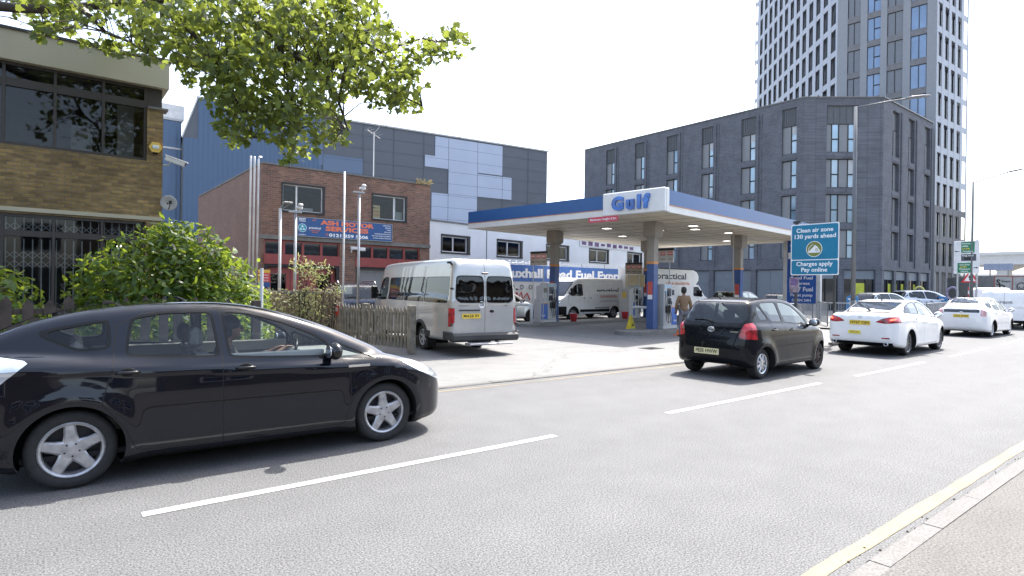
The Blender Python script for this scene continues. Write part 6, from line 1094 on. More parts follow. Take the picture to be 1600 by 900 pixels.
CLUST = [3.81,12.23,7.48,0.14,3.66,11.13,5.88,0.34,3.24,12.92,4.64,0.1,2.34,10.21,5.32,0.34,1.21,11.99,6.4,0.27,0.81,11.93,6.41,0.13,3.48,8.96,5.27,0.34,4.36,11.41,7.25,0.22,1.25,10.1,5.71,0.24,5.13,9.95,5.57,0.33,4.25,8.81,5.86,0.15,1.01,14.67,6.46,0.12,5.37,8.68,5.67,0.1,4.11,9.58,6.54,0.15,4.09,9.3,6.45,0.14,3.03,8.94,5.64,0.34,2.94,9.18,5.5,0.34,3.19,11.4,4.95,0.34,1.66,11.48,6.21,0.34,3.25,8.63,5.64,0.34,2.05,12.13,5.35,0.1,3.17,10.11,5.84,0.34,4.06,9.67,5.79,0.34,2.78,9.96,4.43,0.34,2.06,12.52,6.61,0.34,2.4,11.63,5.07,0.19,5.26,9.54,5.8,0.25,2.09,9.95,4.97,0.34,3.43,10.55,5.51,0.34,2.61,9.86,5.95,0.33,3.72,9.21,4.82,0.25,2.64,13.34,6.14,0.34,-0.02,13.33,6.27,0.33,-0.08,12.81,6.4,0.18,-0.4,15.31,7.25,0.13,4.37,10.16,5.78,0.34,2.93,9.5,4.35,0.34,2.69,11.58,5.89,0.34,1.95,11.23,6.22,0.34,2.38,9.28,4.94,0.34,4.61,9.67,6.08,0.29,4.3,10.59,5.66,0.34,3.18,10.37,5.04,0.34,4.63,9.99,6.93,0.1,0.88,12.01,6.35,0.22,5.29,9.41,5.79,0.21,2.5,12.43,6.5,0.34,4.6,9.12,5.81,0.2,5.54,9.48,6.15,0.12,4.33,9.16,4.73,0.13,2.31,12.34,6.7,0.34,3.01,10.17,4.49,0.34,3.65,12.39,5.83,0.34,5.36,10.25,5.98,0.34,3.57,10.7,6.43,0.34,2.95,11.44,5.94,0.34,2.64,10.6,5.6,0.34,2.91,13.05,6.66,0.34,3.72,9.08,5.06,0.34,1.49,9.89,5.64,0.3,3.86,11.62,5.77,0.34,0.92,12.89,5.91,0.12,3.82,10.14,4.28,0.23,2.42,11.79,6.45,0.34,4.12,10.65,4.85,0.22,0.03,15.34,7.19,0.34,3.81,10.02,5.77,0.34,2.36,10.36,5.03,0.34,1.16,14.61,6.97,0.34,2.9,10.5,6.19,0.34,-0.32,13.97,6.86,0.1,3.05,8.93,4.09,0.34,2.82,9.94,5.1,0.34,2.89,9.05,3.51,0.1,0.46,11.64,6.07,0.23,2.26,9.95,4.4,0.24,0.75,12.39,6.55,0.14,4.42,11.62,5.49,0.34,1.19,10.07,4.97,0.1,3.81,8.77,5.45,0.34,3.17,11.74,6.01,0.34,2.37,10.4,5.22,0.34,3.77,9.5,5.89,0.34,0.18,13.75,6.83,0.19,3.89,12.09,5.98,0.34,4.63,9.42,5.09,0.34,4.51,10.94,7.21,0.14,5.06,10.44,5.33,0.31,1.67,9.87,5.67,0.31,3.15,10.27,4.11,0.13,-0.03,12.79,6.37,0.22,4.18,9.41,5.77,0.34,3.57,11.83,4.46,0.11,3.23,10.95,5.25,0.34,2.51,12.07,6.39,0.34,-0.01,13.06,5.96,0.14,1.79,12.26,5.9,0.32,2.85,9.14,4.22,0.34,2.2,11.98,5.95,0.34,3.7,9.68,4.69,0.25,3.69,9.86,5.31,0.34,4.67,9.78,5.72,0.34,3.8,10.87,5.71,0.34,2.34,11.52,5.86,0.34,2.32,12.06,6.54,0.34,1.06,10.87,5.26,0.19,2.65,9.66,6.16,0.1,3.93,9.1,6.05,0.34,3.33,12.31,6.24,0.34,3.63,8.67,5.22,0.34,1.76,10.63,5.14,0.23,2.23,9.6,5.13,0.34,3.47,9.14,4.74,0.34,3.28,11.5,4.87,0.34,3.79,9.29,6.19,0.27,-0.01,13.4,6.42,0.34,1.52,11.49,5.95,0.34,4.1,10.7,5.9,0.34,3.63,9.74,6.29,0.28,2.91,9.74,4.82,0.34,2.11,11.45,5.48,0.34,3.31,11.28,5.76,0.34,5.43,10.28,5.4,0.34,2.18,13.16,6.2,0.34,1.54,14.13,7.09,0.34,2.56,13.25,6.26,0.34,2.62,10.51,4.09,0.1,2.82,9.6,5.59,0.34,4.8,10.17,6.73,0.11,4.79,8.94,4.93,0.28,3.56,10.98,5.02,0.34,2.92,9.76,5.72,0.34,3.89,10.45,5.58,0.34,6.02,9.7,6.45,0.19,4.28,12.08,5.87,0.34,4.08,10.68,4.52,0.31,2.05,11.05,6.1,0.34,3.21,9.08,4.3,0.34,1.04,13.07,6.0,0.16,5.22,9.39,4.94,0.2,3.17,8.94,5.79,0.32,5.58,8.5,5.86,0.16,3.83,8.9,5.91,0.34,4.53,10.19,6.09,0.34,3.0,10.23,5.9,0.34,4.64,10.27,5.52,0.33,2.55,10.11,5.15,0.34,4.16,11.91,6.51,0.34,5.12,9.45,5.4,0.12,3.51,9.53,5.09,0.34,2.37,9.68,4.54,0.34,3.0,11.14,6.09,0.34,2.55,11.17,5.96,0.34,1.81,11.55,5.91,0.34,4.33,11.38,6.73,0.34,4.99,8.54,5.52,0.16,2.26,10.22,5.63,0.34,2.05,11.46,6.36,0.34,4.61,11.02,5.83,0.34,3.24,9.59,6.14,0.25,2.09,11.16,5.59,0.34,3.63,8.45,5.45,0.34,3.72,8.73,6.1,0.14,3.5,10.91,5.83,0.34,1.38,10.83,5.53,0.32,3.83,9.3,6.13,0.33,2.92,9.02,5.98,0.11,-0.18,12.38,6.28,0.11,5.11,10.25,6.49,0.13,2.25,10.48,5.91,0.34,2.71,9.36,3.97,0.15,3.48,11.07,6.85,0.2,2.99,12.51,5.21,0.34,3.25,10.47,4.69,0.34,3.73,10.22,5.61,0.34,3.43,10.53,4.24,0.29,4.24,8.85,5.31,0.34,4.5,8.98,5.03,0.34,3.27,9.08,4.56,0.34,1.49,10.27,5.32,0.33,3.09,11.33,5.24,0.34,2.33,11.17,5.11,0.32,4.2,11.35,6.59,0.34,5.82,9.91,6.22,0.22,3.79,10.87,4.97,0.34,-0.06,12.93,6.21,0.34,2.1,11.74,5.56,0.34,2.92,11.04,6.19,0.34,2.71,9.15,5.13,0.34,1.21,14.56,6.57,0.25,3.19,10.44,6.1,0.34,3.76,10.06,6.19,0.34,3.98,11.08,5.82,0.34,4.81,11.38,6.95,0.34,-0.09,14.81,7.11,0.23,3.86,9.44,5.49,0.34,2.54,9.0,5.11,0.34,4.83,10.02,5.33,0.34,4.85,10.58,6.54,0.34,4.76,10.87,6.36,0.34,1.95,10.36,5.71,0.34,3.65,8.9,5.61,0.34,2.23,10.2,4.56,0.19,2.57,13.02,5.59,0.24,2.63,10.25,4.29,0.27,1.68,12.4,6.06,0.34,2.54,12.23,5.37,0.29,3.85,11.63,5.0,0.34,4.83,9.39,5.03,0.34,1.87,11.41,6.08,0.34,2.27,9.73,6.09,0.1,3.94,9.34,6.11,0.34,2.28,9.96,4.1,0.19,2.57,9.26,5.27,0.34,2.78,10.66,4.94,0.34,2.54,11.54,4.36,0.13,2.19,10.12,4.64,0.22,3.11,12.31,6.69,0.34,-0.06,11.23,5.31,0.11,3.01,10.32,4.3,0.25,3.82,10.05,5.62,0.34,2.96,9.41,5.81,0.34,0.73,11.86,6.33,0.15,3.1,10.55,4.65,0.34,1.46,12.99,6.38,0.34,1.0,11.16,6.01,0.27,2.2,9.8,5.72,0.34,4.37,9.56,5.33,0.34,2.74,11.93,5.62,0.34,4.67,10.81,5.46,0.15,3.84,12.38,5.07,0.34,2.59,10.25,4.75,0.34,5.0,8.46,5.57,0.18,2.84,9.79,4.32,0.34,0.88,12.71,6.62,0.23,3.16,10.01,4.25,0.3,-0.26,13.44,6.62,0.15,4.22,9.29,5.61,0.34,-0.14,13.22,6.38,0.3,5.72,8.78,5.89,0.19,2.76,10.18,4.43,0.34,2.8,12.82,6.82,0.34,2.07,10.97,6.17,0.34,3.01,11.98,5.88,0.34,2.01,10.5,5.09,0.34,1.99,11.41,6.27,0.34,4.44,8.98,5.55,0.34,4.14,9.28,4.96,0.14,1.27,14.3,6.27,0.12,2.76,12.57,5.75,0.34,4.84,8.73,4.99,0.15,2.65,9.58,3.94,0.1,2.18,13.56,6.44,0.34,3.61,11.71,7.11,0.23,1.5,11.97,5.82,0.26,2.77,12.87,6.0,0.34,1.43,9.94,5.07,0.23,5.04,9.75,5.53,0.32,1.63,12.13,5.9,0.29,2.01,12.27,5.45,0.11,1.55,11.82,6.25,0.34,3.38,12.86,5.08,0.34,4.63,10.55,6.92,0.29,3.99,10.21,5.69,0.34,3.54,9.09,4.09,0.23,-0.34,15.69,7.3,0.18,1.51,13.66,6.89,0.34,1.88,9.87,5.24,0.34,3.15,11.58,4.73,0.34,0.32,11.22,5.83,0.25,2.8,11.2,6.33,0.34,4.4,10.02,5.43,0.33,2.43,10.44,6.2,0.26,3.03,10.39,6.4,0.24,3.7,10.3,5.75,0.34,4.14,9.13,4.99,0.21,4.1,9.87,5.51,0.34,1.19,14.41,7.29,0.29,1.71,10.85,5.96,0.34,0.52,13.25,6.39,0.34,3.05,9.63,4.06,0.23,5.47,10.23,5.22,0.28,3.12,11.06,5.86,0.34,2.12,12.23,5.42,0.15,1.09,10.38,5.55,0.34,4.46,8.97,5.93,0.1,3.54,9.01,6.12,0.16,4.75,10.34,6.98,0.17,3.25,12.26,6.54,0.34,2.9,9.72,4.34,0.34,3.28,9.01,3.83,0.11,4.32,8.96,4.93,0.33,4.33,9.33,5.5,0.34,2.76,9.0,5.82,0.21,3.42,10.82,4.0,0.11,0.75,12.18,6.4,0.21,2.95,8.73,5.85,0.14,2.32,10.36,6.18,0.22,3.43,11.78,6.39,0.34,4.05,10.64,6.63,0.34,1.71,12.38,6.67,0.3,3.73,9.27,6.06,0.34,2.05,12.55,6.9,0.25,3.31,9.92,5.06,0.34,3.04,12.43,6.65,0.34,3.66,11.08,4.12,0.21,3.48,9.56,5.9,0.34,2.63,11.43,4.44,0.24,2.57,10.55,5.39,0.34,2.41,12.12,6.73,0.34,3.55,11.22,6.23,0.34,1.88,9.89,5.91,0.17,3.61,11.14,4.44,0.32,0.24,11.51,6.11,0.1,2.9,8.93,5.17,0.34,3.55,12.27,5.84,0.34,2.65,12.05,5.42,0.34,2.4,10.98,6.49,0.18,0.61,14.14,6.23,0.13,4.13,10.33,4.88,0.12,4.16,9.66,5.93,0.34,1.77,11.22,6.4,0.17,2.95,9.71,5.84,0.34,5.09,9.36,5.93,0.12,2.23,13.3,7.08,0.34,2.72,11.01,4.33,0.2,0.16,11.69,5.61,0.11,3.64,12.1,7.11,0.34,2.03,9.68,4.89,0.34,2.41,9.07,5.01,0.34,2.94,12.16,5.55,0.34,5.26,9.62,5.81,0.26,2.87,12.58,6.5,0.34,4.49,9.93,6.64,0.24,3.93,11.48,6.86,0.34,4.97,9.6,5.64,0.34,4.12,10.51,4.52,0.29,3.39,9.72,4.73,0.34,3.06,8.62,4.43,0.34,0.2,11.17,5.88,0.16,0.1,15.35,6.72,0.11,3.61,11.54,5.72,0.34,2.27,9.64,4.13,0.27,3.0,11.12,5.31,0.34,3.17,9.56,4.54,0.34,4.28,9.61,6.11,0.34,4.28,12.03,5.37,0.34,4.79,9.32,5.14,0.34,2.67,11.9,6.49,0.34,1.54,13.31,6.16,0.22,2.73,10.58,6.53,0.11,3.0,12.27,7.2,0.17,4.4,10.1,5.95,0.34,3.58,10.17,6.02,0.34,3.42,11.03,5.72,0.34,0.26,13.05,6.53,0.24,3.03,10.85,6.36,0.34,4.21,9.29,4.96,0.16,3.85,11.89,4.42,0.26,3.1,8.64,5.56,0.34,5.88,9.15,6.26,0.22,3.56,10.1,4.43,0.34,4.88,10.59,6.67,0.32,4.34,9.5,6.14,0.31,3.04,10.49,5.18,0.34,5.23,9.99,5.15,0.28,2.66,12.94,7.08,0.34,2.83,11.07,4.96,0.34,1.34,12.38,6.23,0.34,3.66,10.32,5.88,0.34,3.19,10.07,4.57,0.34,3.09,8.69,4.77,0.34,3.19,12.8,5.33,0.34,3.82,9.28,6.13,0.32,2.16,9.87,5.49,0.34,0.68,10.59,5.62,0.32,2.28,10.2,4.29,0.18,0.58,13.0,6.76,0.12,3.5,12.09,6.28,0.34,0.3,12.5,6.3,0.27,1.52,13.57,7.19,0.2,4.57,10.62,5.65,0.34,5.21,8.79,5.61,0.11,4.43,11.59,5.76,0.34,2.76,9.23,5.63,0.34,3.41,10.03,6.2,0.34,-0.23,14.91,6.8,0.23,2.13,9.64,5.14,0.34,0.33,14.24,6.87,0.34,2.32,10.95,4.94,0.26,0.05,13.08,6.14,0.24,2.6,10.48,6.05,0.34,3.22,10.19,6.07,0.34,1.49,13.89,6.59,0.34,2.85,10.25,4.55,0.34,4.54,9.03,5.56,0.34,3.98,11.44,6.52,0.34,2.82,10.88,5.72,0.34,3.97,9.63,5.88,0.34,2.96,11.15,6.67,0.24,4.7,11.56,6.05,0.34,2.85,11.78,4.98,0.34,5.89,9.35,6.33,0.2,3.57,11.03,5.08,0.34,1.59,13.92,6.59,0.34,4.13,10.79,5.07,0.28,1.14,10.79,5.61,0.34,2.36,12.71,6.67,0.34,2.65,13.41,6.07,0.34,2.74,11.44,5.97,0.34,3.14,10.57,4.17,0.1,5.38,9.26,6.03,0.11,0.19,13.77,6.46,0.25,4.87,9.32,4.98,0.32,5.13,9.58,5.74,0.29,4.17,10.48,5.94,0.34,3.64,8.92,4.69,0.19,4.5,9.09,4.72,0.18,2.59,11.13,4.77,0.33,0.3,13.32,6.32,0.21,3.98,10.0,5.49,0.34,4.91,10.09,6.0,0.34,4.08,12.02,6.16,0.34,2.64,11.62,5.04,0.32,4.69,11.7,6.93,0.34,2.04,10.61,6.23,0.19,1.78,10.68,5.53,0.34,3.79,8.77,5.95,0.3,3.19,8.9,4.97,0.34,3.52,10.51,6.52,0.31,2.42,9.78,5.8,0.34,2.31,10.71,4.82,0.23,4.48,10.93,5.49,0.29,2.05,10.64,5.28,0.34,1.49,13.43,6.56,0.34,4.53,9.08,4.81,0.25,1.76,11.18,6.26,0.27,0.2,12.61,6.11,0.25,5.1,9.84,5.22,0.34,1.58,10.6,5.81,0.34,5.3,10.34,5.94,0.34,1.42,13.01,6.21,0.34,3.61,9.44,6.09,0.34,2.81,11.29,5.09,0.34,3.41,10.69,5.42,0.34,2.77,12.24,4.34,0.15,3.79,10.69,6.36,0.34,0.68,12.16,5.62,0.12,3.12,9.79,4.51,0.34,3.39,12.08,7.22,0.2,3.94,11.63,6.52,0.34,2.94,8.67,5.46,0.34,4.53,11.63,4.99,0.27,3.14,8.49,4.15,0.3,2.72,9.81,4.24,0.3,-0.08,11.12,5.45,0.23,1.43,12.38,6.39,0.34,3.56,8.35,5.1,0.34,3.83,9.68,4.11,0.12,3.13,8.55,4.86,0.34,2.58,9.81,5.18,0.34,3.1,11.33,6.0,0.34,4.29,10.06,5.61,0.34,2.03,9.38,4.37,0.18,3.91,11.91,6.84,0.34,1.99,13.13,6.41,0.34,2.08,9.84,4.6,0.22,1.94,12.48,6.03,0.34,1.95,11.82,5.92,0.34,4.42,10.52,5.72,0.34,2.49,10.25,6.11,0.29,3.01,10.72,5.64,0.34,2.18,12.73,6.25,0.34,3.34,12.85,7.38,0.3,2.17,13.73,6.3,0.34,0.2,11.39,5.96,0.17,5.5,8.8,6.09,0.13,4.12,11.97,4.38,0.16,5.18,8.88,5.7,0.19,2.43,10.24,5.01,0.34,2.68,10.91,5.12,0.34,3.16,10.44,4.78,0.34,2.76,11.77,4.31,0.1,2.93,9.25,4.63,0.34,3.99,10.39,5.38,0.34,4.92,9.06,5.34,0.12,4.05,12.17,5.22,0.34,2.0,12.83,6.29,0.34,3.06,9.33,6.13,0.13,5.43,8.48,5.95,0.18,2.84,11.02,4.89,0.34,2.67,11.62,5.24,0.34,1.42,13.46,6.21,0.27,5.48,10.3,5.86,0.23,3.65,11.99,6.14,0.34,3.09,12.67,7.02,0.34,4.96,10.43,6.4,0.34,4.43,11.52,5.51,0.34,4.28,9.13,5.41,0.34,0.47,12.58,6.18,0.34,3.29,9.78,5.11,0.34,2.05,12.52,6.04,0.34,3.64,11.17,7.07,0.1,0.24,13.18,6.24,0.19,3.08,12.32,6.49,0.34,2.72,10.84,5.54,0.34,3.79,9.99,5.52,0.34,5.88,9.31,6.44,0.1,3.41,10.59,6.37,0.34,2.35,9.29,4.59,0.34,2.49,11.63,4.88,0.15,3.02,11.86,6.14,0.34,4.42,10.26,6.3,0.34,4.15,11.6,5.24,0.34,4.25,10.52,4.39,0.16,3.75,10.05,5.79,0.34,2.54,10.84,4.37,0.27,1.34,11.29,6.18,0.26,1.01,12.69,6.19,0.34,5.46,10.36,5.72,0.25,-1.57,13.11,6.84,0.36,0.67,13.68,9.85,0.36,-3.04,15.62,9.95,0.36,3.03,9.06,7.79,0.36,4.43,8.93,9.49,0.36,1.19,13.49,10.06,0.36,-0.12,11.36,6.68,0.36,3.02,9.76,6.79,0.36,-1.64,14.26,7.12,0.36,-0.34,13.92,8.48,0.36,3.5,11.69,8.63,0.36,-0.06,15.27,9.54,0.36,3.84,10.84,8.56,0.36,-1.01,12.66,7.89,0.36,0.37,11.88,9.39,0.36,-1.39,15.44,9.21,0.36,-3.21,17.36,8.79,0.36,-1.98,12.95,8.62,0.36,1.39,9.95,7.74,0.36,-2.29,12.93,7.81,0.36,3.42,12.29,10.72,0.36,-4.02,18.79,10.37,0.36,-2.78,17.34,11.31,0.36,2.66,9.39,7.71,0.36,-1.45,16.92,10.08,0.36,-2.06,16.1,8.57,0.36,3.56,9.95,7.81,0.36,0.05,13.82,8.98,0.36,0.9,14.1,10.91,0.36,-0.57,12.89,7.74,0.36,0.09,10.85,5.97,0.36,2.04,14.12,11.15,0.36,3.75,12.17,8.32,0.36,-0.92,16.3,9.73,0.36,0.35,14.73,7.79,0.36,0.45,13.15,8.62,0.36,-1.41,14.15,8.94,0.36,0.84,12.66,7.33,0.36,1.18,14.0,8.67,0.36,4.8,10.11,8.14,0.36,2.62,12.56,10.75,0.36,-2.12,16.98,8.1,0.36,1.38,10.02,6.23,0.36,-2.75,14.04,7.82,0.36,-3.44,15.71,6.84,0.36,3.64,11.2,9.84,0.36,-3.4,17.16,8.7,0.36,1.7,13.28,9.38,0.36,-1.66,13.64,7.5,0.36,-3.51,17.47,9.74,0.36,-2.2,14.42,7.34,0.36,0.41,11.39,9.07,0.36,1.81,10.78,6.76,0.36,2.47,13.22,8.13,0.36,4.71,10.55,10.62,0.36,-1.26,14.41,10.21,0.36,4.07,8.97,8.57,0.36,4.16,8.37,7.3,0.36,-3.02,13.67,8.7,0.36,3.41,9.08,7.25,0.36,-0.03,15.29,9.82,0.36,3.78,8.01,8.85,0.36,1.46,11.82,9.94,0.36,1.53,10.6,7.79,0.36,-1.11,12.52,7.59,0.36,4.8,11.38,10.61,0.36,-2.32,16.88,9.46,0.36,1.77,10.78,9.18,0.36,-0.54,16.22,9.86,0.36,-0.77,14.21,9.22,0.36,-1.44,11.99,6.38,0.36,2.55,10.53,6.91,0.36,3.13,12.35,8.58,0.36,1.81,10.87,7.96,0.36,-0.12,14.2,10.4,0.36,0.56,10.98,8.9,0.36,-0.83,12.52,8.76,0.36,2.42,9.27,8.03,0.36,4.7,11.35,7.84,0.36,0.18,15.35,7.88,0.36,1.98,12.97,8.54,0.36,1.1,14.39,8.14,0.36,2.69,11.1,7.9,0.36,-0.86,14.49,7.19,0.36,3.77,8.72,8.67,0.36,2.51,10.99,7.91,0.36,0.76,13.72,7.56,0.36,0.85,11.05,8.45,0.36,-0.53,14.89,9.92,0.36,4.4,8.81,7.01,0.36,-1.32,16.23,9.17,0.36,-1.13,14.19,9.33,0.36,2.35,9.06,7.52,0.36,2.33,12.54,7.76,0.36,-3.51,16.31,9.45,0.36,0.46,11.95,9.42,0.36,-0.32,16.13,9.91,0.36,1.97,9.35,7.3,0.36,-3.56,16.56,7.79,0.36,2.42,13.93,11.47,0.36,0.72,13.77,8.87,0.36,1.51,10.73,7.03,0.36,-3.57,17.66,9.63,0.36,2.99,12.3,9.78,0.36,3.44,13.04,8.74,0.36,0.27,15.32,8.84,0.36,-1.16,13.49,6.63,0.36,1.73,10.46,8.96,0.36,-2.43,12.91,6.96,0.36,0.38,11.94,7.28,0.36,-1.84,13.35,6.41,0.36,1.48,14.31,9.9,0.36,1.52,10.95,8.08,0.36,3.86,11.95,10.26,0.36,2.69,13.82,9.8,0.36,1.94,12.93,8.87,0.36,-1.88,12.34,7.46,0.36,-2.67,15.9,10.45,0.36,-0.93,13.63,9.45,0.36,3.76,8.46,8.99,0.36,4.02,11.08,10.2,0.36,-3.15,16.5,10.58,0.36,2.59,11.18,9.61,0.36,-2.04,13.16,6.67,0.36,0.98,11.15,6.53,0.36,2.87,12.98,9.68,0.36,3.64,10.38,8.64,0.36,2.69,10.41,7.56,0.36,3.95,8.99,8.04,0.36,-0.35,13.69,8.98,0.36,-0.93,16.56,10.06,0.36,4.43,8.92,9.0,0.36,-0.46,12.35,8.73,0.36,0.35,10.97,7.78,0.36,0.85,15.04,9.97,0.36,3.61,10.67,8.28,0.36,-3.24,18.18,9.16,0.36,4.99,10.67,7.75,0.36,-0.72,12.56,8.89,0.36,-0.35,12.69,9.36,0.36,4.98,10.5,8.36,0.36,-2.39,15.25,8.56,0.36,3.9,9.31,7.65,0.36,-1.54,14.62,9.98,0.36,1.92,14.13,10.26,0.36,2.61,10.81,8.25,0.36,2.08,12.97,8.59,0.36,-0.95,12.81,8.23,0.36,-2.34,14.04,8.57,0.36,-1.26,13.81,8.39,0.36,3.12,6.28,6.4,0.32,2.37,5.96,6.08,0.32,2.03,6.89,6.17,0.32,2.83,5.88,5.92,0.32,2.45,6.64,6.03,0.32,1.93,6.7,6.42,0.32,2.97,6.28,6.59,0.32,2.75,6.31,6.04,0.32,2.24,6.47,6.04,0.32,2.2,6.95,6.47,0.32,2.63,6.46,6.3,0.32,2.81,5.41,6.28,0.32,2.92,6.02,6.33,0.32]
LIMBS = [[(-1.13,13.91,6.3),(-0.6,13.24,6.29),(-0.09,12.84,6.25),(0.42,12.69,6.4),(1.13,12.38,6.59),(2.03,11.8,6.79)],[(1.13,12.38,6.59),(1.56,11.91,6.41),(1.98,11.45,6.04),(2.28,10.96,5.37),(2.56,10.74,4.72),(2.76,10.58,4.14)],[(2.03,11.8,6.79),(2.72,11.13,6.53),(3.1,10.57,5.89),(3.29,10.29,5.09),(3.39,10.08,4.31)],[(2.72,11.13,6.53),(3.54,10.6,6.36),(4.17,10.1,6.03),(4.75,9.77,5.8),(5.28,9.35,6.09),(5.75,8.98,6.08)],[(4.17,10.1,6.03),(4.44,9.89,5.59),(4.8,9.6,5.14),(5.24,9.25,4.86)],[(3.1,10.57,5.89),(3.62,10.15,5.35),(3.93,9.78,4.78),(4.03,9.57,4.21)],[(0.42,12.69,6.4),(0.66,12.11,6.0),(0.99,11.72,5.69),(1.32,11.46,5.44)],[(1.13,12.38,6.59),(1.9,10.6,7.0),(2.6,8.6,7.0),(3.0,6.8,6.75),(3.3,5.2,6.4)]]
# ------------------------------------------------------------ leaves, tree, bushes
def leafmesh(name, C, N, size, shape, mat, parent=None, jit=.25, fold=.18, droop=0, tint=None, rng=RNG):
    """many leaf faces: C centres, N preferred normals (or None)"""
    n = len(C); sh = np.array(shape, float); k = len(sh); a = rng.normal(size=(n, 3))
    if N is not None: a = a*jit+N
    a /= np.linalg.norm(a, axis=1)[:, None]; t = rng.normal(size=(n, 3)); t[:, 2] -= droop; t -= (t*a).sum(1)[:, None]*a; t /= np.linalg.norm(t, axis=1)[:, None]; b = np.cross(a, t)
    s = size*rng.uniform(.65, 1.25, n)[:, None, None]; x = sh[None, :, 0:1]; y = sh[None, :, 1:2]
    V = C[:, None, :]+s*(x*b[:, None, :]+y*t[:, None, :]-fold*np.abs(x)*a[:, None, :]-.12*(y**2)*a[:, None, :])
    me = bpy.data.meshes.new(name); V = V.reshape(-1, 3); me.vertices.add(len(V)); me.vertices.foreach_set('co', V.ravel()); me.loops.add(n*k); me.loops.foreach_set('vertex_index', np.arange(n*k)); me.polygons.add(n); me.polygons.foreach_set('loop_start', np.arange(n)*k); me.polygons.foreach_set('loop_total', np.full(n, k))
    me.materials.append(mat); me.update(calc_edges=True); at = me.attributes.new('tint', 'FLOAT', 'FACE'); at.data.foreach_set('value', (rng.random(n) if tint is None else tint).astype(np.float32))
    o = bpy.data.objects.new(name, me); COL.objects.link(o)
    if parent: o.parent = parent
    return o
_h = [(0, 0), (.16, -.06), (.46, .06), (.36, .20), (.60, .48), (.34, .48), (.22, .62), (.0, 1.0)]
PLANE = _h+[(-x, y) for x, y in _h[-2:0:-1]]; LAUREL = [(0, 0), (.15, .22), (.19, .5), (.13, .8), (0, 1), (-.13, .8), (-.19, .5), (-.15, .22)]; SLIM = [(0, 0), (.09, .3), (.08, .7), (0, 1), (-.08, .7), (-.09, .3)]
TL = LEAF('plane_leaf', (.012, .030, .008), (.095, .14, .03), (.34, .40, .06), .46, .5); BK = M('tree_bark', (.05, .04, .03), .9, var=.35, scale=5, bump=.5, bscale=12)
base = Vector((-3.2, 10.4, 0)); tr = E('plane_tree', base, 0, 'broad-leaved street tree whose sunlit branches hang over the top left', 'tree')
C4 = np.array(CLUST).reshape(-1, 4); C0 = []; per = 15
for x, y, z, r_ in C4:
    m = int(per*(.5+r_*1.9)); q = RNG.normal(size=(m, 3)); q /= np.linalg.norm(q, axis=1)[:, None]; q *= r_*RNG.random((m, 1))**.65*1.4; C0.append(q*[1, 1, .8]+[x, y, z])
C0 = np.concatenate(C0)-np.array(base); leafmesh('leaves', C0, np.tile([[.1, -.1, .8]], (len(C0), 1)), .118, PLANE, TL, tr, 1.0, .2, .5)
b = MB(); L0 = [Vector(p)-base for p in LIMBS[0]]; b.tube([(0, 0, 0), (.05, 0, 1.5), (.1, -.1, 3.2), (.35, -.2, 4.6), (.9, -.4, 5.6), L0[0]], [.30, .25, .23, .19, .14, .10], 14); b.tube([(.1, -.1, 3.2), (-.6, .5, 5), (-1.2, .8, 7.5)], [.2, .14, .08], 12); b.tube([(.35, -.2, 4.6), (.3, -1.2, 6.2), (.9, -2.0, 7.8)], [.16, .1, .05], 10); b.build('trunk', [BK], tr, True)
nodes_ = []; b = MB()
for i, l in enumerate(LIMBS):
    P = [Vector(p)-base for p in l]; r1 = .095 if i == 0 else .045
    Q = []
    for p, q in zip(P, P[1:]): Q += [p, (p+q)/2+Vector((random.uniform(-.05, .05), random.uniform(-.05, .05), random.uniform(-.06, .06)))]
    Q.append(P[-1]); n = len(Q); b.tube(Q, [r1*(1-.72*k/(n-1)) if i else r1*(1-.5*k/(n-1)) for k in range(n)], 8); nodes_ += Q
b.build('limbs', [BK], tr, True); b = MB(); NA = np.array([tuple(p) for p in nodes_])
for x, y, z, r_ in C4[:520]:
    c = np.array([x, y, z])-np.array(base); j = np.argmin(((NA-c)**2).sum(1)); p = Vector(NA[j]); q = Vector(c)
    if (q-p).length < 2.6: m_ = (p+q)/2+Vector((0, 0, .10)); b.tube([p, m_, q, q+(q-m_)*.25], [.014, .009, .005, .002], 4, False)
b.build('twigs', [BK], tr); b = MB(); rn = random.Random(3)
for k in range(60):
    x, y, z, r_ = C4[rn.randrange(520)]; c = Vector((x, y, z-r_*.8))-base; b.ball(c, .02, 6); b.tube([c, c+Vector((.01, 0, .12))], .002, 3, False)
b.build('seed_balls', [M('seed_brown', (.12, .10, .04), .9)], tr)
def bush(name, loc, blobs, dens, size, shape, mat, label, jit=.8, stems=6, inner=None, droop=-.3):
    r = E(name, loc, 0, label, 'bush'); C = []; N = []
    for cx, cy, cz, rx, ry, rz in blobs:
        m = int(dens*(rx*ry+ry*rz+rx*rz)); q = RNG.normal(size=(m, 3)); q /= np.linalg.norm(q, axis=1)[:, None]; rad = 1-.45*RNG.random((m, 1))**2.2+RNG.normal(size=(m, 1))*.05
        C.append(q*rad*[rx, ry, rz]+[cx, cy, cz]); N.append(q*.8+[.1, 0, .6])
    C = np.concatenate(C); N = np.concatenate(N); k = C[:, 2] > .05; leafmesh('leaves', C[k], N[k], size, shape, mat, r, jit, .15, droop)
    b = MB(); rn = random.Random(len(label))
    for i in range(stems*len(blobs)):
        cx, cy, cz, rx, ry, rz = blobs[i % len(blobs)]; e = Vector((cx+rn.uniform(-.7, .7)*rx, cy+rn.uniform(-.7, .7)*ry, cz+rn.uniform(0, .85)*rz)); s_ = Vector((cx*.8+rn.uniform(-.2, .2), cy+rn.uniform(-.2, .2), 0)); b.tube([s_, (s_+e)/2+Vector((0, 0, .12)), e], [.022, .014, .004], 5, False)
    b.build('stems', [BK], r); return r
LL_ = LEAF('laurel_leaf', (.025, .062, .010), (.075, .135, .02), (.36, .46, .05), .40, .30)
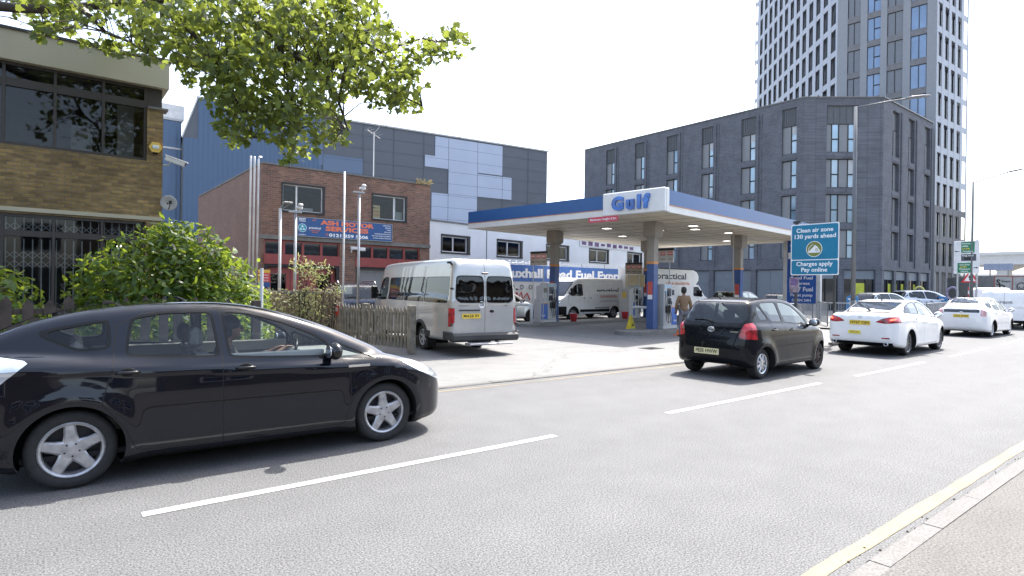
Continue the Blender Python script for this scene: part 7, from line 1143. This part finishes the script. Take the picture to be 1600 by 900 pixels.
bush('laurel_bush', (1.9, 12.1, 0), [(-.35, -.1, 1.55, 1.05, .9, 1.05), (.55, 0, 1.35, .95, .85, 1.0), (.25, .1, 2.05, .62, .6, .72), (-.10, .2, 2.25, .45, .5, .58), (-1.0, -.1, 1.45, .62, .6, .68), (.95, -.3, .95, .62, .6, .80), (0, -.5, .8, 1.5, .6, .8)], 640, .150, LAUREL, LL_, 'tall glossy green laurel bush rising in front of the tan brick office')
bush('hedge_bush', (-.9, 11.6, 0), [(-.2, 0, 1.2, .8, .6, .85), (.45, -.1, 1.15, .52, .5, .72), (-1.3, 0, 1.3, .9, .7, .9), (.3, -.7, .8, .8, .5, .6)], 560, .15, LAUREL, LL_, 'lower dark green bush behind the pickets at the left edge')
bush('low_bush', (1.2, 10.45, 0), [(-.6, 0, .7, .9, .4, .6), (.9, .1, .75, 1.1, .45, .65)], 480, .14, LAUREL, LL_, 'low leafy bush growing close behind the dark picket fence')
VL = LEAF('vine_leaf', (.18, .22, .08), (.46, .46, .28), (.50, .52, .18), .42, .5)
bush('climbing_shrub', (5.55, 15.75, 0), [(.0, 0, 1.75, .34, .2, .60), (-.2, 0, 2.18, .30, .20, .26), (.34, 0, 2.0, .34, .2, .36), (.0, -.05, 1.1, .42, .2, .5), (.70, 0, 1.52, .32, .15, .15)], 480, .12, SLIM, VL, 'pale straggly climbing shrub on the low wall in front of the garage', 1.2, 3)
# low wall with dead stems
lw = E('low_wall', (3.6, 16.0, 0), 0, 'low weathered brick wall with flat coping beside the end of the picket fence', 'wall'); b = MB(); b.box(0, 0, 0, 2.85, .22, 1.42); b.box(2.62, -.06, 0, 2.95, .26, 1.46); b.build('brickwork', [BRICK('pale_wall_brick', (.26, .19, .12), (.18, .12, .08), (.20, .17, .13), .35)], lw); b = MB(); b.box(-.02, -.03, 1.42, 2.62, .25, 1.49); b.build('coping', [CONL], lw)
dv = E('dead_creeper', (3.6, 15.93, 0), 0, 'tangle of dry brown creeper stems hanging over the low brick wall', 'plant'); b = MB(); rn = random.Random(12)
for i in range(260):
    x = rn.uniform(-.3, 2.75); z = rn.uniform(.5, 1.6); p = Vector((x, rn.uniform(-.30, 0), z)); P = [p]
    for j in range(4): p = p+Vector((rn.uniform(-.14, .14), rn.uniform(-.07, .06), rn.uniform(-.26, .07))); P.append(p)
    b.tube(P, [.007, .006, .005, .004, .003], 4, False)
b.build('stems', [M('dry_stem', (.30, .25, .17), .9, var=.4, scale=9)], dv)
m = 900; Cc = np.stack([RNG.uniform(-.3, 2.7, m), RNG.uniform(-.38, -.02, m), RNG.uniform(.3, 1.55, m)], 1); leafmesh('dry_leaves', Cc, np.tile([[0, -.6, .4]], (m, 1)), .06, LAUREL, LEAF('dry_leaf', (.12, .09, .05), (.34, .28, .16), (.3, .25, .12), .2, .7), dv, 1.2)
m = 420; cx = np.concatenate([RNG.normal(.9, .35, m//2), RNG.normal(1.7, .4, m-m//2)]); Cc = np.stack([cx, RNG.uniform(-.45, -.1, m), np.clip(RNG.normal(1.05, .28, m), .2, 1.55)], 1); leafmesh('green_leaves', Cc, np.tile([[0, -.6, .5]], (m, 1)), .085, LAUREL, VL, dv, 1.0)
gs_ = leafmesh('grass', np.stack([RNG.uniform(-6, 3.4, 2600), RNG.uniform(9.9, 12.0, 2600), np.full(2600, .09)], 1), np.tile([[1., 0, 0]], (2600, 1)), .16, [(-.05, 0), (.05, 0), (0, 1)], LEAF('grass_blade', (.05, .08, .02), (.18, .19, .07), (.3, .35, .08), .3, .6), None, 1.0, 0, -3); gs_['kind'] = 'stuff'; gs_['label'] = 'rough grass under the bushes behind the picket fence'
# ------------------------------------------------------------ picket fences
WDK = M('fence_dark_wood', (.055, .042, .033), .85, var=.35, scale=7, bump=.4, bscale=30); WLT = M('fence_grey_wood', (.21, .185, .145), .85, var=.3, scale=7, bump=.4, bscale=30)
def picket(name, x0, y0, ang, length, top, sp, wd, mat, label, posts, posth=0, missing=()):
    r = E(name, (x0, y0, .05), ang, label, 'fence'); rn = random.Random(int(length*10)); n = int(length/sp)
    for i in range(n):
        if i in missing: continue
        b = MB(); u = i*sp+rn.uniform(-.012, .012); h = top+rn.uniform(-.035, .03); t = rn.uniform(-.02, .02); b.prism([(u, .10), (u+wd, .10), (u+wd+t, h-.09), (u+wd/2+t, h), (u+t, h-.09)], -.035, -.012); b.build('picket', [mat], r)
    for z in (.32, top-.22): b = MB(); b.box(-.02, -.01, z, length, .03, z+.075, .004); b.build('rail', [mat], r)
    for p in posts: b = MB(); b.box(p-.06, -.01, 0, p+.06, .11, top+posth, .006); b.build('post', [mat], r)
    return r
picket('picket_fence', -8.9, 9.62, 0, 11.4, 1.42, .212, .115, WDK, 'dark weathered picket fence behind the passing black car', [.1+1.9*k for k in range(7)], -.05, (44, 45, 31))
f2 = picket('picket_fence', 6.24, 16.45, R(-78.5), 3.84, 1.12, .132, .075, WLT, 'pale grey picket fence running beside the silver minibus', [.05, 1.95, 3.78], .02)
for p, w_ in ((1.95, .09), (3.78, .085)):
    b = MB(); b.box(p-w_*.7, -.08, 0, p+w_*.7, .05, 1.15, .01); b.build('post', [WLT], f2)
b = MB(); b.box(.62, -.05, .78, .80, -.038, 1.04); rs = b.build('fence_sign', [M('sign_scarlet', (.62, .06, .03), .5)], f2); b = MB(); b.box(.65, -.054, .90, .77, -.0505, 1.0); b.build('sign_white', [LWHT], rs)
pp = E('small_post', (3.02, 10.9, 0), 0, 'short white post poking out of the laurel bush', 'post'); b = MB(); b.tube([(0, 0, 0), (0, 0, 1.95)], .03, 8); b.build('post', [M('pole_white', .5)], pp)
# ------------------------------------------------------------ people
def skin(name, J, Ed, mat, parent, sub=2, root=0):
    me = bpy.data.meshes.new(name); me.from_pydata([j[:3] for j in J], Ed, []); o = bpy.data.objects.new(name, me); COL.objects.link(o); o.modifiers.new('s', 'SKIN'); sv = me.skin_vertices[0].data
    for i, j in enumerate(J): sv[i].radius = (j[3], j[4] if len(j) > 4 else j[3])
    for i in range(len(J)): sv[i].use_root = (i == root)
    m = o.modifiers.new('u', 'SUBSURF'); m.levels = sub; m.render_levels = sub; dg = bpy.context.evaluated_depsgraph_get(); e = bpy.data.meshes.new_from_object(o.evaluated_get(dg)); bpy.data.objects.remove(o)
    e.materials.clear(); e.materials.append(mat); e.polygons.foreach_set('use_smooth', np.ones(len(e.polygons), dtype=bool)); q = bpy.data.objects.new(name, e); COL.objects.link(q); q.parent = parent; return q
SKN = M('skin_brown', (.20, .105, .065), .55, var=.08); HAIR = M('hair_black', .012, .6, var=.2, scale=40)
def chain(J, Ed, pts, start=None):
    p = start
    for q in pts:
        J.append(q); i = len(J)-1
        if p is not None: Ed.append((p, i))
        p = i
    return p
def figure(r, pelvis, chest, neck, head, fwd, arms, legs, cloth, troz, shoe, hands=True):
    """pelvis..head: points; arms/legs: [(shoulder, elbow, wrist)], [(hip, knee, ankle, toe)]; fwd = facing direction"""
    f = Vector(fwd).normalized(); up = Vector((0, 0, 1)); V_ = Vector; J = []; Ed = []
    pe, ch, ne, he = map(V_, (pelvis, chest, neck, head)); a = chain(J, Ed, [(*pe, .12), (*((pe+ch)/2), .115), (*ch, .125)]); nk = chain(J, Ed, [(*(ne), .052), (*(ne+(he-ne)*.45), .052)], a)
    hd = chain(J, Ed, [(*(he-up*.055+f*.012), .072, .068), (*(he+up*.02), .088, .080), (*(he+up*.075-f*.005), .072, .068)], nk); j = hd-1; chain(J, Ed, [(*(he+f*.098-up*.012), .016), (*(he+f*.108-up*.025), .012)], j)
    sd = f.cross(up)
    for s_ in (-1, 1): chain(J, Ed, [(*(he+sd*s_*.088-f*.005-up*.005), .014)], j)
    wr = []
    for (s_, e, w_) in arms:
        s_, e, w_ = V_(s_), V_(e), V_(w_); k = chain(J, Ed, [(*s_, .052), (*((s_+e)/2), .045), (*e, .038), (*((e+w_)/2), .034), (*w_, .026)], a); d = (w_-e).normalized(); pm = w_+d*.06; k = chain(J, Ed, [(*pm, .034, .02)], k); side = d.cross(f if abs(d.dot(f)) < .8 else up).normalized()
        for q in range(4): st = pm+side*(q-1.5)*.018+d*.03; ln = (.055, .065, .06, .045)[q]; g = (d*.75-up*.5*(1 if abs(d.z) < .7 else 0)+f*.25).normalized(); chain(J, Ed, [(*st, .0095), (*(st+g*ln*.6), .009), (*(st+g*ln-f*.0), .007)], k)
        tb = w_+d*.02+side*-.03; chain(J, Ed, [(*tb, .011), (*(tb+d*.04-side*.018+f*.015), .009)], k); wr.append(w_)
    for L_ in legs: h, kn, an, to = map(V_, L_); chain(J, Ed, [(*h, .085), (*((h+kn)/2), .068), (*kn, .052), (*((kn+an)/2), .046), (*an, .034), (*to, .03)], 0)
    body = skin('body', J, Ed, SKN, r)
    J = []; Ed = []; a = chain(J, Ed, [(*(pe-up*.06), .185, .14), (*(pe+up*.05), .18, .135), (*((pe+ch)/2), .170, .130), (*ch, .175, .13)]); chain(J, Ed, [(*(ch+(ne-ch)*.72), .085)], a)
    for (s_, e, w_) in arms: s_, e, w_ = V_(s_), V_(e), V_(w_); chain(J, Ed, [(*s_, .080), (*((s_+e)/2), .070), (*e, .060), (*((e+w_)/2), .054), (*(w_+(e-w_)*.08), .048)], a)
    skin('jacket', J, Ed, cloth, r, 2)
    J = []; Ed = []; J.append((*(pe-up*.02), .135, .115))
    for L_ in legs: h, kn, an, to = map(V_, L_); chain(J, Ed, [(*h, .100), (*((h+kn)/2), .082), (*kn, .066), (*((kn+an)/2), .060), (*(an+(kn-an)*.10), .058)], 0)
    skin('trousers', J, Ed, troz, r, 2)
    for L_ in legs: h, kn, an, to = map(V_, L_); skin('shoe', [(*(an-f*.04-up*.02), .045), (*((an+to)/2-up*.005), .045), (*(to+f*.03), .036)], [(0, 1), (1, 2)], shoe, r, 1)
    b = MB(); b.ball(he+up*.040-f*.022, .112, 16, (.93, .88, .98)); b.ball(he-f*.045-up*.015, .085, 12, (.8, .95, 1)); b.build('hair', [HAIR], r, True)
    for s_ in (-1, 1): b = MB(); b.ball(he+f*.082+sd*s_*.032+up*.012, .011, 8); b.build('eye', [LBLK], r, True)
    b = MB(); b.ball(he+f*.083-up*.055, .02, 8, (1, .8, .3)) ; b.build('mouth', [M('lips', (.16, .06, .05), .5)], r, True)
pr = E('person', (17.42, 12.42, .022), R(52), 'person in a brown jacket and grey trousers standing at the pump with their back turned', 'person')
figure(pr, (0, 0, .93), (0, 0, 1.28), (.01, 0, 1.47), (.03, 0, 1.60), (1, .15, 0), [((0, .17, 1.38), (.03, .23, 1.12), (.16, .22, .90)), ((0, -.17, 1.38), (-.02, -.24, 1.10), (.08, -.27, .86))], [((0, .09, .88), (.02, .11, .48), (-.01, .12, .09), (.12, .13, .04)), ((0, -.09, .88), (.0, -.12, .48), (-.05, -.13, .09), (.08, -.15, .04))],
       M('jacket_brown', (.19, .12, .065), .8, var=.15, scale=14), M('trousers_grey', (.15, .15, .17), .85, var=.15), M('shoe_dark', .02, .5))
dr = E('person', (-.60, 6.76, 0), -.036, 'person with short black hair driving the passing black car', 'person')
figure(dr, (2.10, -.37, .60), (2.02, -.37, .93), (2.03, -.37, 1.10), (2.09, -.37, 1.225), (1, 0, 0), [((2.03, -.21, 1.03), (2.20, -.16, .80), (2.52, -.22, .98)), ((2.03, -.53, 1.03), (2.20, -.56, .80), (2.52, -.50, 1.0))], [((2.12, -.28, .58), (2.50, -.25, .62), (2.80, -.26, .34), (2.92, -.26, .30)), ((2.12, -.46, .58), (2.50, -.47, .62), (2.80, -.46, .34), (2.92, -.46, .30))], M('shirt_dark', (.04, .035, .035), .8), M('trousers_dark', .03, .8), M('shoe_dark', .02))
# ------------------------------------------------------------ other vehicles, farther off
def repaint(o, mp):
    for s_ in o.material_slots:
        if s_.material and s_.material.name in mp: m = mp[s_.material.name]; s_.link = 'OBJECT'; s_.material = m
    for c in o.children: repaint(c, mp)
def kill(o, names):
    for c in list(o.children):
        kill(c, names)
        if any(c.name.startswith(n) for n in names): [bpy.data.objects.remove(q) for q in list(c.children)]; bpy.data.objects.remove(c)
hb_ = [o for o in S.objects if o.parent is None and o.name == 'hatchback_car'][0]
PSV = M('silver_car_paint', (.45, .46, .47), .3, .6, var=.05, coat=.8, inner=.08); PDB = M('dark_blue_paint', (.01, .014, .03), .15, var=.1, coat=1, inner=.03); PPB = M('pale_blue_white_paint', (.60, .64, .68), .3, var=.04, coat=.6, inner=.08)
def car2(name, loc, ang, sc, pm, lb, cat='car'):
    o = dup(hb_); o.name = name; o.location = loc; o.rotation_euler = (0, 0, ang); o.scale = sc; repaint(o, {'faded_black_paint': pm}); kill(o, ['number_plate', 'badge', 'hatch_lock', 'badge_lettering', 'badge_strip']); tag(o, lb, cat); return o
sv = car2('parked_suv', (8.30, 18.5, .02), 1.40, (1.2, 1.08, 1.14), PDB, 'black estate-like car with silver roof rails parked ahead of the minibus behind the pickets')
b = MB()
for y in (-.58, .58): b.tube([(.5, y, 1.50), (.6, y, 1.56), (1.9, y, 1.56), (2.1, y, 1.47)], .018, 6)
b.build('roof_rail', [CHR], sv)
car2('parked_car', (14.9, 22.3, .02), .05, (1.1, 1.0, .98), PSV, 'silver car standing behind the first fuel pump beside the fuel banner')
car2('parked_car', (27.6, 17.3, .02), .15, (1.15, 1.05, 1.06), PDB, 'dark car behind the black hatchback, only its roof showing')
car2('parked_car', (32.0, 16.9, .02), .25, (1.15, 1.03, .98), PDB, 'dark car parked behind the railing under the fuel totem')
car2('parked_car', (39.5, 15.4, .1), -.35, (1.15, 1.05, 1.0), PSV, 'pale silver car parked behind the street lamp post')
car2('crossover_car', (44.3, 15.3, .1), -.62, (1.22, 1.08, 1.12), PPB, 'white crossover car standing beyond the roof of the white saloon')
for k, (loc, ang, sc, lb) in enumerate((((35.6, 7.55, 0), .16, (.9, .92, .82), 'white van with grey rear lettering queuing at the right edge'), ((42.5, 9.6, 0), .28, (1, .95, .90), 'taller white van farther up the queue behind the white liftback'))):
    o = dup(van); o.name = 'queuing_van'; kill(o, ['lettering']); o.location = loc; o.rotation_euler = (0, 0, ang); o.scale = sc; tag(o, lb, 'van')
    if k == 0:
        plate(o, 'BK19 UOE', -.012, .82, .35, -1); text(o, 'Sunrent', (-.012, .15, 1.55), (0, -1, 0), Z1, .26, M('ink_slate', (.12, .14, .17), .6), .01, width=.95); b = MB(); b.prism([(.78, 1.58), (.70, 1.66), (.62, 1.58), (.70, 1.50)], -.016, -.010, 'x'); b.build('logo_mark', [M('ink_slate', .1)], o)
ly = E('lorry_trailer', (60, 13.4, 0), R(35), 'grey box lorry trailer with black lettering and a round mark on its rear doors', 'lorry'); b = MB(); b.box(0, -2.5, .9, 9, 0, 3.1); b.build('box_body', [M('trailer_grey', (.33, .32, .31), .6, var=.15)], ly)
b = MB(); b.box(-.03, -2.5, 1.0, 0, -2.42, 3.1); b.box(-.03, -1.28, 1.0, 0, -1.22, 3.1); b.box(-.03, -.08, 1.0, 0, 0, 3.1); b.box(-.03, -2.5, 3.04, 0, 0, 3.12); b.build('door_frame', [M('trailer_edge', (.25, .08, .07), .6)], ly); text(ly, 'S', (-.02, -.30, 2.55), (0, -1, 0), Z1, .62, LBLK, .03); text(ly, 'D', (-.02, -.55, 2.15), (0, -1, 0), Z1, .62, LBLK, .03); text(ly, 'L', (-.02, -.85, 1.8), (0, -1, 0), Z1, .62, LBLK, .03)
text(ly, 'Smart', (-.02, -.8, 2.65), (0, -1, 0), Z1, .25, LBLK, .01); b = MB(); b.tube([(-.02, -1.85+.30*math.cos(t), 2.25+.30*math.sin(t)) for t in np.linspace(0, 2*PI, 20)], .03, 5, False); b.tube([(-.02, -1.85+.16*math.cos(t), 2.25+.16*math.sin(t)) for t in np.linspace(PI, 2*PI, 10)], .025, 5, False); b.build('round_mark', [LBLK], ly); b = MB(); b.box(.3, -2.3, .35, 8.8, -.2, .9); b.build('chassis', [DARK], ly)
for xa in (1.2, 2.4, 7.8): make_wheel(ly, xa, -.2, 1, .48, .28, .3, (6, .05, .05, .03), ALU); make_wheel(ly, xa, -2.3, -1, .48, .28, .3, (6, .05, .05, .03), ALU)
# ------------------------------------------------------------ road signs far right
ds = E('direction_sign', (40, 10.70, 0), 0, 'large white direction sign with two green panels and black arrows at the far right', 'sign'); b = MB(); b.box(-.05, -1.15, 2.74, -.02, .02, 4.56, .01); b.build('board', [M('sign_white', .60, .5)], ds); SGN = M('sign_green', (.01, .16, .07), .5); SBK = M('sign_dark', (.06, .065, .08), .5)
b = MB(); b.box(-.056, -.92, 3.90, -.05, -.32, 4.50); gp = b.build('green_panel', [SGN], ds); b = MB(); b.box(-.056, -1.0, 3.45, -.05, -.32, 3.82); kp = b.build('black_panel', [SBK], ds); b = MB(); b.box(-.056, -.80, 2.80, -.05, -.16, 3.34); g2 = b.build('green_panel', [SGN], ds)
for p_, s_, y, z, w_, m_ in ((gp, "N'town", -.55, 4.40, .36, LWHT), (gp, '(M6)', -.50, 4.26, .26, LWHT), (gp, '(A38)', -.54, 4.12, .34, M('letter_yellow', (.7, .5, .05), .5)), (gp, 'Westbury', -.62, 3.98, .48, LWHT), (kp, 'Ring road', -.62, 3.74, .5, LWHT), (g2, 'Aston Road', -.48, 3.24, .46, LWHT), (g2, '(A38)', -.42, 3.12, .3, M('letter_yellow', .5)), (g2, 'Wolverh', -.48, 3.0, .5, LWHT), (g2, 'Centre', -.48, 2.88, .34, LWHT)): text(p_, s_, (-.058, y, z), (0, -1, 0), Z1, .11, m_, .01, width=w_)
b = MB(); b.tube([(-.055, -.08, 3.98), (-.055, -.24, 3.98)], .018, 5); b.prism([(-.10, 4.03), (-.10, 3.93), (-.02, 3.98)], -.06, -.052, 'x'); b.tube([(-.055, -.88, 3.07), (-.055, -1.02, 3.07)], .018, 5); b.prism([(-1.0, 3.12), (-1.0, 3.02), (-1.10, 3.07)], -.06, -.052, 'x'); b.box(-.058, -.86, 3.50, -.057, -.46, 3.64); b.build('arrow', [LBLK], ds)
b = MB(); b.tube([(0, -.15, 0), (0, -.15, 4.5)], .05, 8); b.tube([(0, -1.02, 0), (0, -1.02, 4.6)], .05, 8); b.build('post', [GLV], ds)
ws = E('warning_sign', (41.5, 10.35, 0), 0, 'red-edged warning triangle sign beneath the direction sign', 'sign'); b = MB(); b.prism([(.42, 2.28), (-.42, 2.28), (0, 3.0)], -.02, 0, 'x'); b.build('red_triangle', [M('warning_red', (.55, .03, .04), .5)], ws); b = MB(); b.prism([(.27, 2.36), (-.27, 2.36), (0, 2.84)], -.026, -.02, 'x'); b.build('white_field', [LWHT], ws); b = MB(); b.tube([(-.03, 0, 2.42), (-.03, 0, 2.7)], .03, 6); b.tube([(-.03, -.08, 2.56), (-.03, .08, 2.6)], .025, 6); b.build('symbol', [LBLK], ws); b = MB(); b.tube([(.04, 0, 0), (.04, 0, 2.9)], .04, 8); b.build('post', [GLV], ws)
for k, (x, y, lb) in enumerate(((37.2, 14.9, 'blue roadside board with white marks behind the lamp post'), (46.0, 13.0, 'blue roadside board with white marks beside the white crossover car'))):
    o = E('blue_board', (x, y, .09), R(-8), lb, 'sign', 'blue boards outside the apartment block'); b = MB(); b.prism([(.38, .1), (-.38, .1), (-.34, 1.30), (.14, 1.36), (.32, 1.26)], -.03, .03, 'x'); b.build('board', [M('board_blue', (.05, .20, .42), .5)], o); b = MB(); b.prism([(.2, .85), (.1, .85), (-.12, 1.2), (.0, 1.2)], -.04, -.031, 'x'); b.prism([(.22, 1.10), (-.2, 1.10), (-.2, 1.18), (.22, 1.18)], -.04, -.031, 'x'); b.build('white_mark', [LWHT], o)
for k, (x, y, c, lb) in enumerate(((47.2, 14.6, (.40, .38, .14), 'yellow ring shaped banner by the shop windows of the apartment block'), (49.0, 13.2, (.24, .20, .30), 'purple ring shaped banner by the shop windows of the apartment block'))):
    o = E('ring_banner', (x, y, .09), 0, lb, 'banner'); b = MB(); b.tube([(0, .30*math.cos(t), 1.55+.42*math.sin(t)) for t in np.linspace(0, 2*PI, 26)], .07, 8, False); b.build('ring', [M('banner_'+str(k)+'x', c, .6)], o, True); b = MB(); b.tube([(0, 0, 0), (0, 0, 1.13)], .03, 6); b.build('pole', [GLV], o)
o = E('striped_post', (44.0, 10.9, .09), 0, 'red and white striped marker by the queuing vans', 'post'); b = MB(); b.box(-.03, -.16, .2, .03, .16, 1.9); b.build('board', [LWHT], o); b = MB()
for i in range(4): b.prism([(-.16, .3+i*.42), (.16, .5+i*.42), (.16, .7+i*.42), (-.16, .5+i*.42)], -.036, -.031, 'x')
b.build('red_stripes', [M('stripe_red', (.6, .06, .05), .5)], o)
# ------------------------------------------------------------ far background
FBC = M('far_concrete', (.80, .80, .79), .8, var=.06)
o = E('overpass', (110, 27, 0), 0, 'pale concrete overpass crossing the road in the distance', 'bridge'); b = MB(); b.box(0, -60, 5.9, 9, 16, 7.3); b.box(-.3, -60, 7.3, .2, 16, 7.75); b.build('deck', [FBC], o)
for y in (-3.2, -9.5, -40, 8): b = MB(); b.box(1, y-.7, 0, 3.2, y+.7, 5.0); b.add([(1, y-.7, 5), (3.2, y-.7, 5), (3.2, y+.7, 5), (1, y+.7, 5), (.4, y-1.6, 5.9), (8, y-1.6, 5.9), (8, y+1.6, 5.9), (.4, y+1.6, 5.9)], [(0, 1, 5, 4), (1, 2, 6, 5), (2, 3, 7, 6), (3, 0, 4, 7)]); b.build('pier', [FBC], o)
b = MB(); b.tube([(-.1, -60, 8.3), (-.1, 16, 8.3)], .04, 4); [b.tube([(-.1, y, 7.7), (-.1, y, 8.3)], .03, 4) for y in range(-60, 16, 2)]; b.build('parapet_rail', [GLV], o)
for k, (x, y, w_, d, h, c, lb) in enumerate(((170, 46, 5.5, 8, 9.5, (.30, .38, .48), 'distant pale blue block beneath the overpass'), (150, 24, 16, 10, 5.2, (.45, .44, .40), 'distant low cream building beneath the overpass'), (95, 45, 16, 14, 5.0, (.12, .12, .13), 'low dark building beyond the apartment block'))):
    o = E('distant_building', (x, y, 0), .2, lb, 'building'); b = MB(); b.box(0, 0, 0, d, w_, h); b.build('wall', [M('distant_wall_'+'abc'[k], c, .8)], o); b = MB(); b.box(-.3, -.3, h, d+.3, w_+.3, h+.3); b.build('roof', [FBC], o); b = MB()
    for i in range(int(w_/2)):
        for z in np.arange(1.2, h-1, 2.6): b.box(-.06, .5+i*2, z, 0, 1.6+i*2, z+1.3)
    if b.v: q = b.build('window_band', [DGL], o); q['kind'] = 'stuff'
o = E('hoarding', (104, 23.2, 0), 0, 'dark blue lettered hoarding under the overpass', 'sign'); b = MB(); b.box(0, -2, 4.9, .2, 1.2, 5.8); b.build('board', [M('hoarding_blue', (.30, .36, .50), .6)], o); b = MB(); b.tube([(.2, .5, 0), (.2, .5, 4.9)], .1, 6); b.tube([(.2, -1.5, 0), (.2, -1.5, 4.9)], .1, 6); b.build('post', [GLV], o)
# the other side of the street, behind the camera: brick terrace with windows
tb = E('terrace_building', (-22, -13, 0), 0, 'two-storey red brick terrace across the road behind the camera', 'building'); b = MB(); b.box(0, -6, 0, 19, 0, 5.4); b.box(24, -6, 0, 60, 0, 5.4); b.build('wall', [BRICK('terrace_brick', (.11, .075, .055), (.07, .05, .04), (.10, .09, .08))], tb); b = MB(); b.box(-.2, -6.2, 5.4, 19.2, .2, 5.6); b.box(23.8, -6.2, 5.4, 60.2, .2, 5.6); b.build('roof', [M('coping_grey', .13)], tb)
for i in range(14):
    for z in (.9, 3.3): b = MB(); x = 1.2+i*4.2+(3 if i > 3 else 0); b.box(x, 0, z, x+1.9, .06, z+1.7); fr = b.build('window', [WFR], tb); b = MB(); [b.box(x+.10+k*.9, .062, z+.10, x+.90+k*.9, .07, z+1.6) for k in (0, 1)]; b.build('pane', [DGL], fr)
# loose grit along the near kerb
b = MB(); rn = random.Random(8)
for i in range(90):
    x = rn.uniform(2, 9); y = float(np.interp(x, [p[0] for p in KR], [p[1] for p in KR]))+abs(rn.gauss(.03, .05)); s_ = rn.uniform(.004, .012); b.ball((x, y, s_*.5), s_, 5, (1, 1, .6))
o = b.build('grit', [M('grit_dark', (.05, .04, .03), .9)]); o['kind'] = 'stuff'; o['label'] = 'dark grit lying in the gutter'
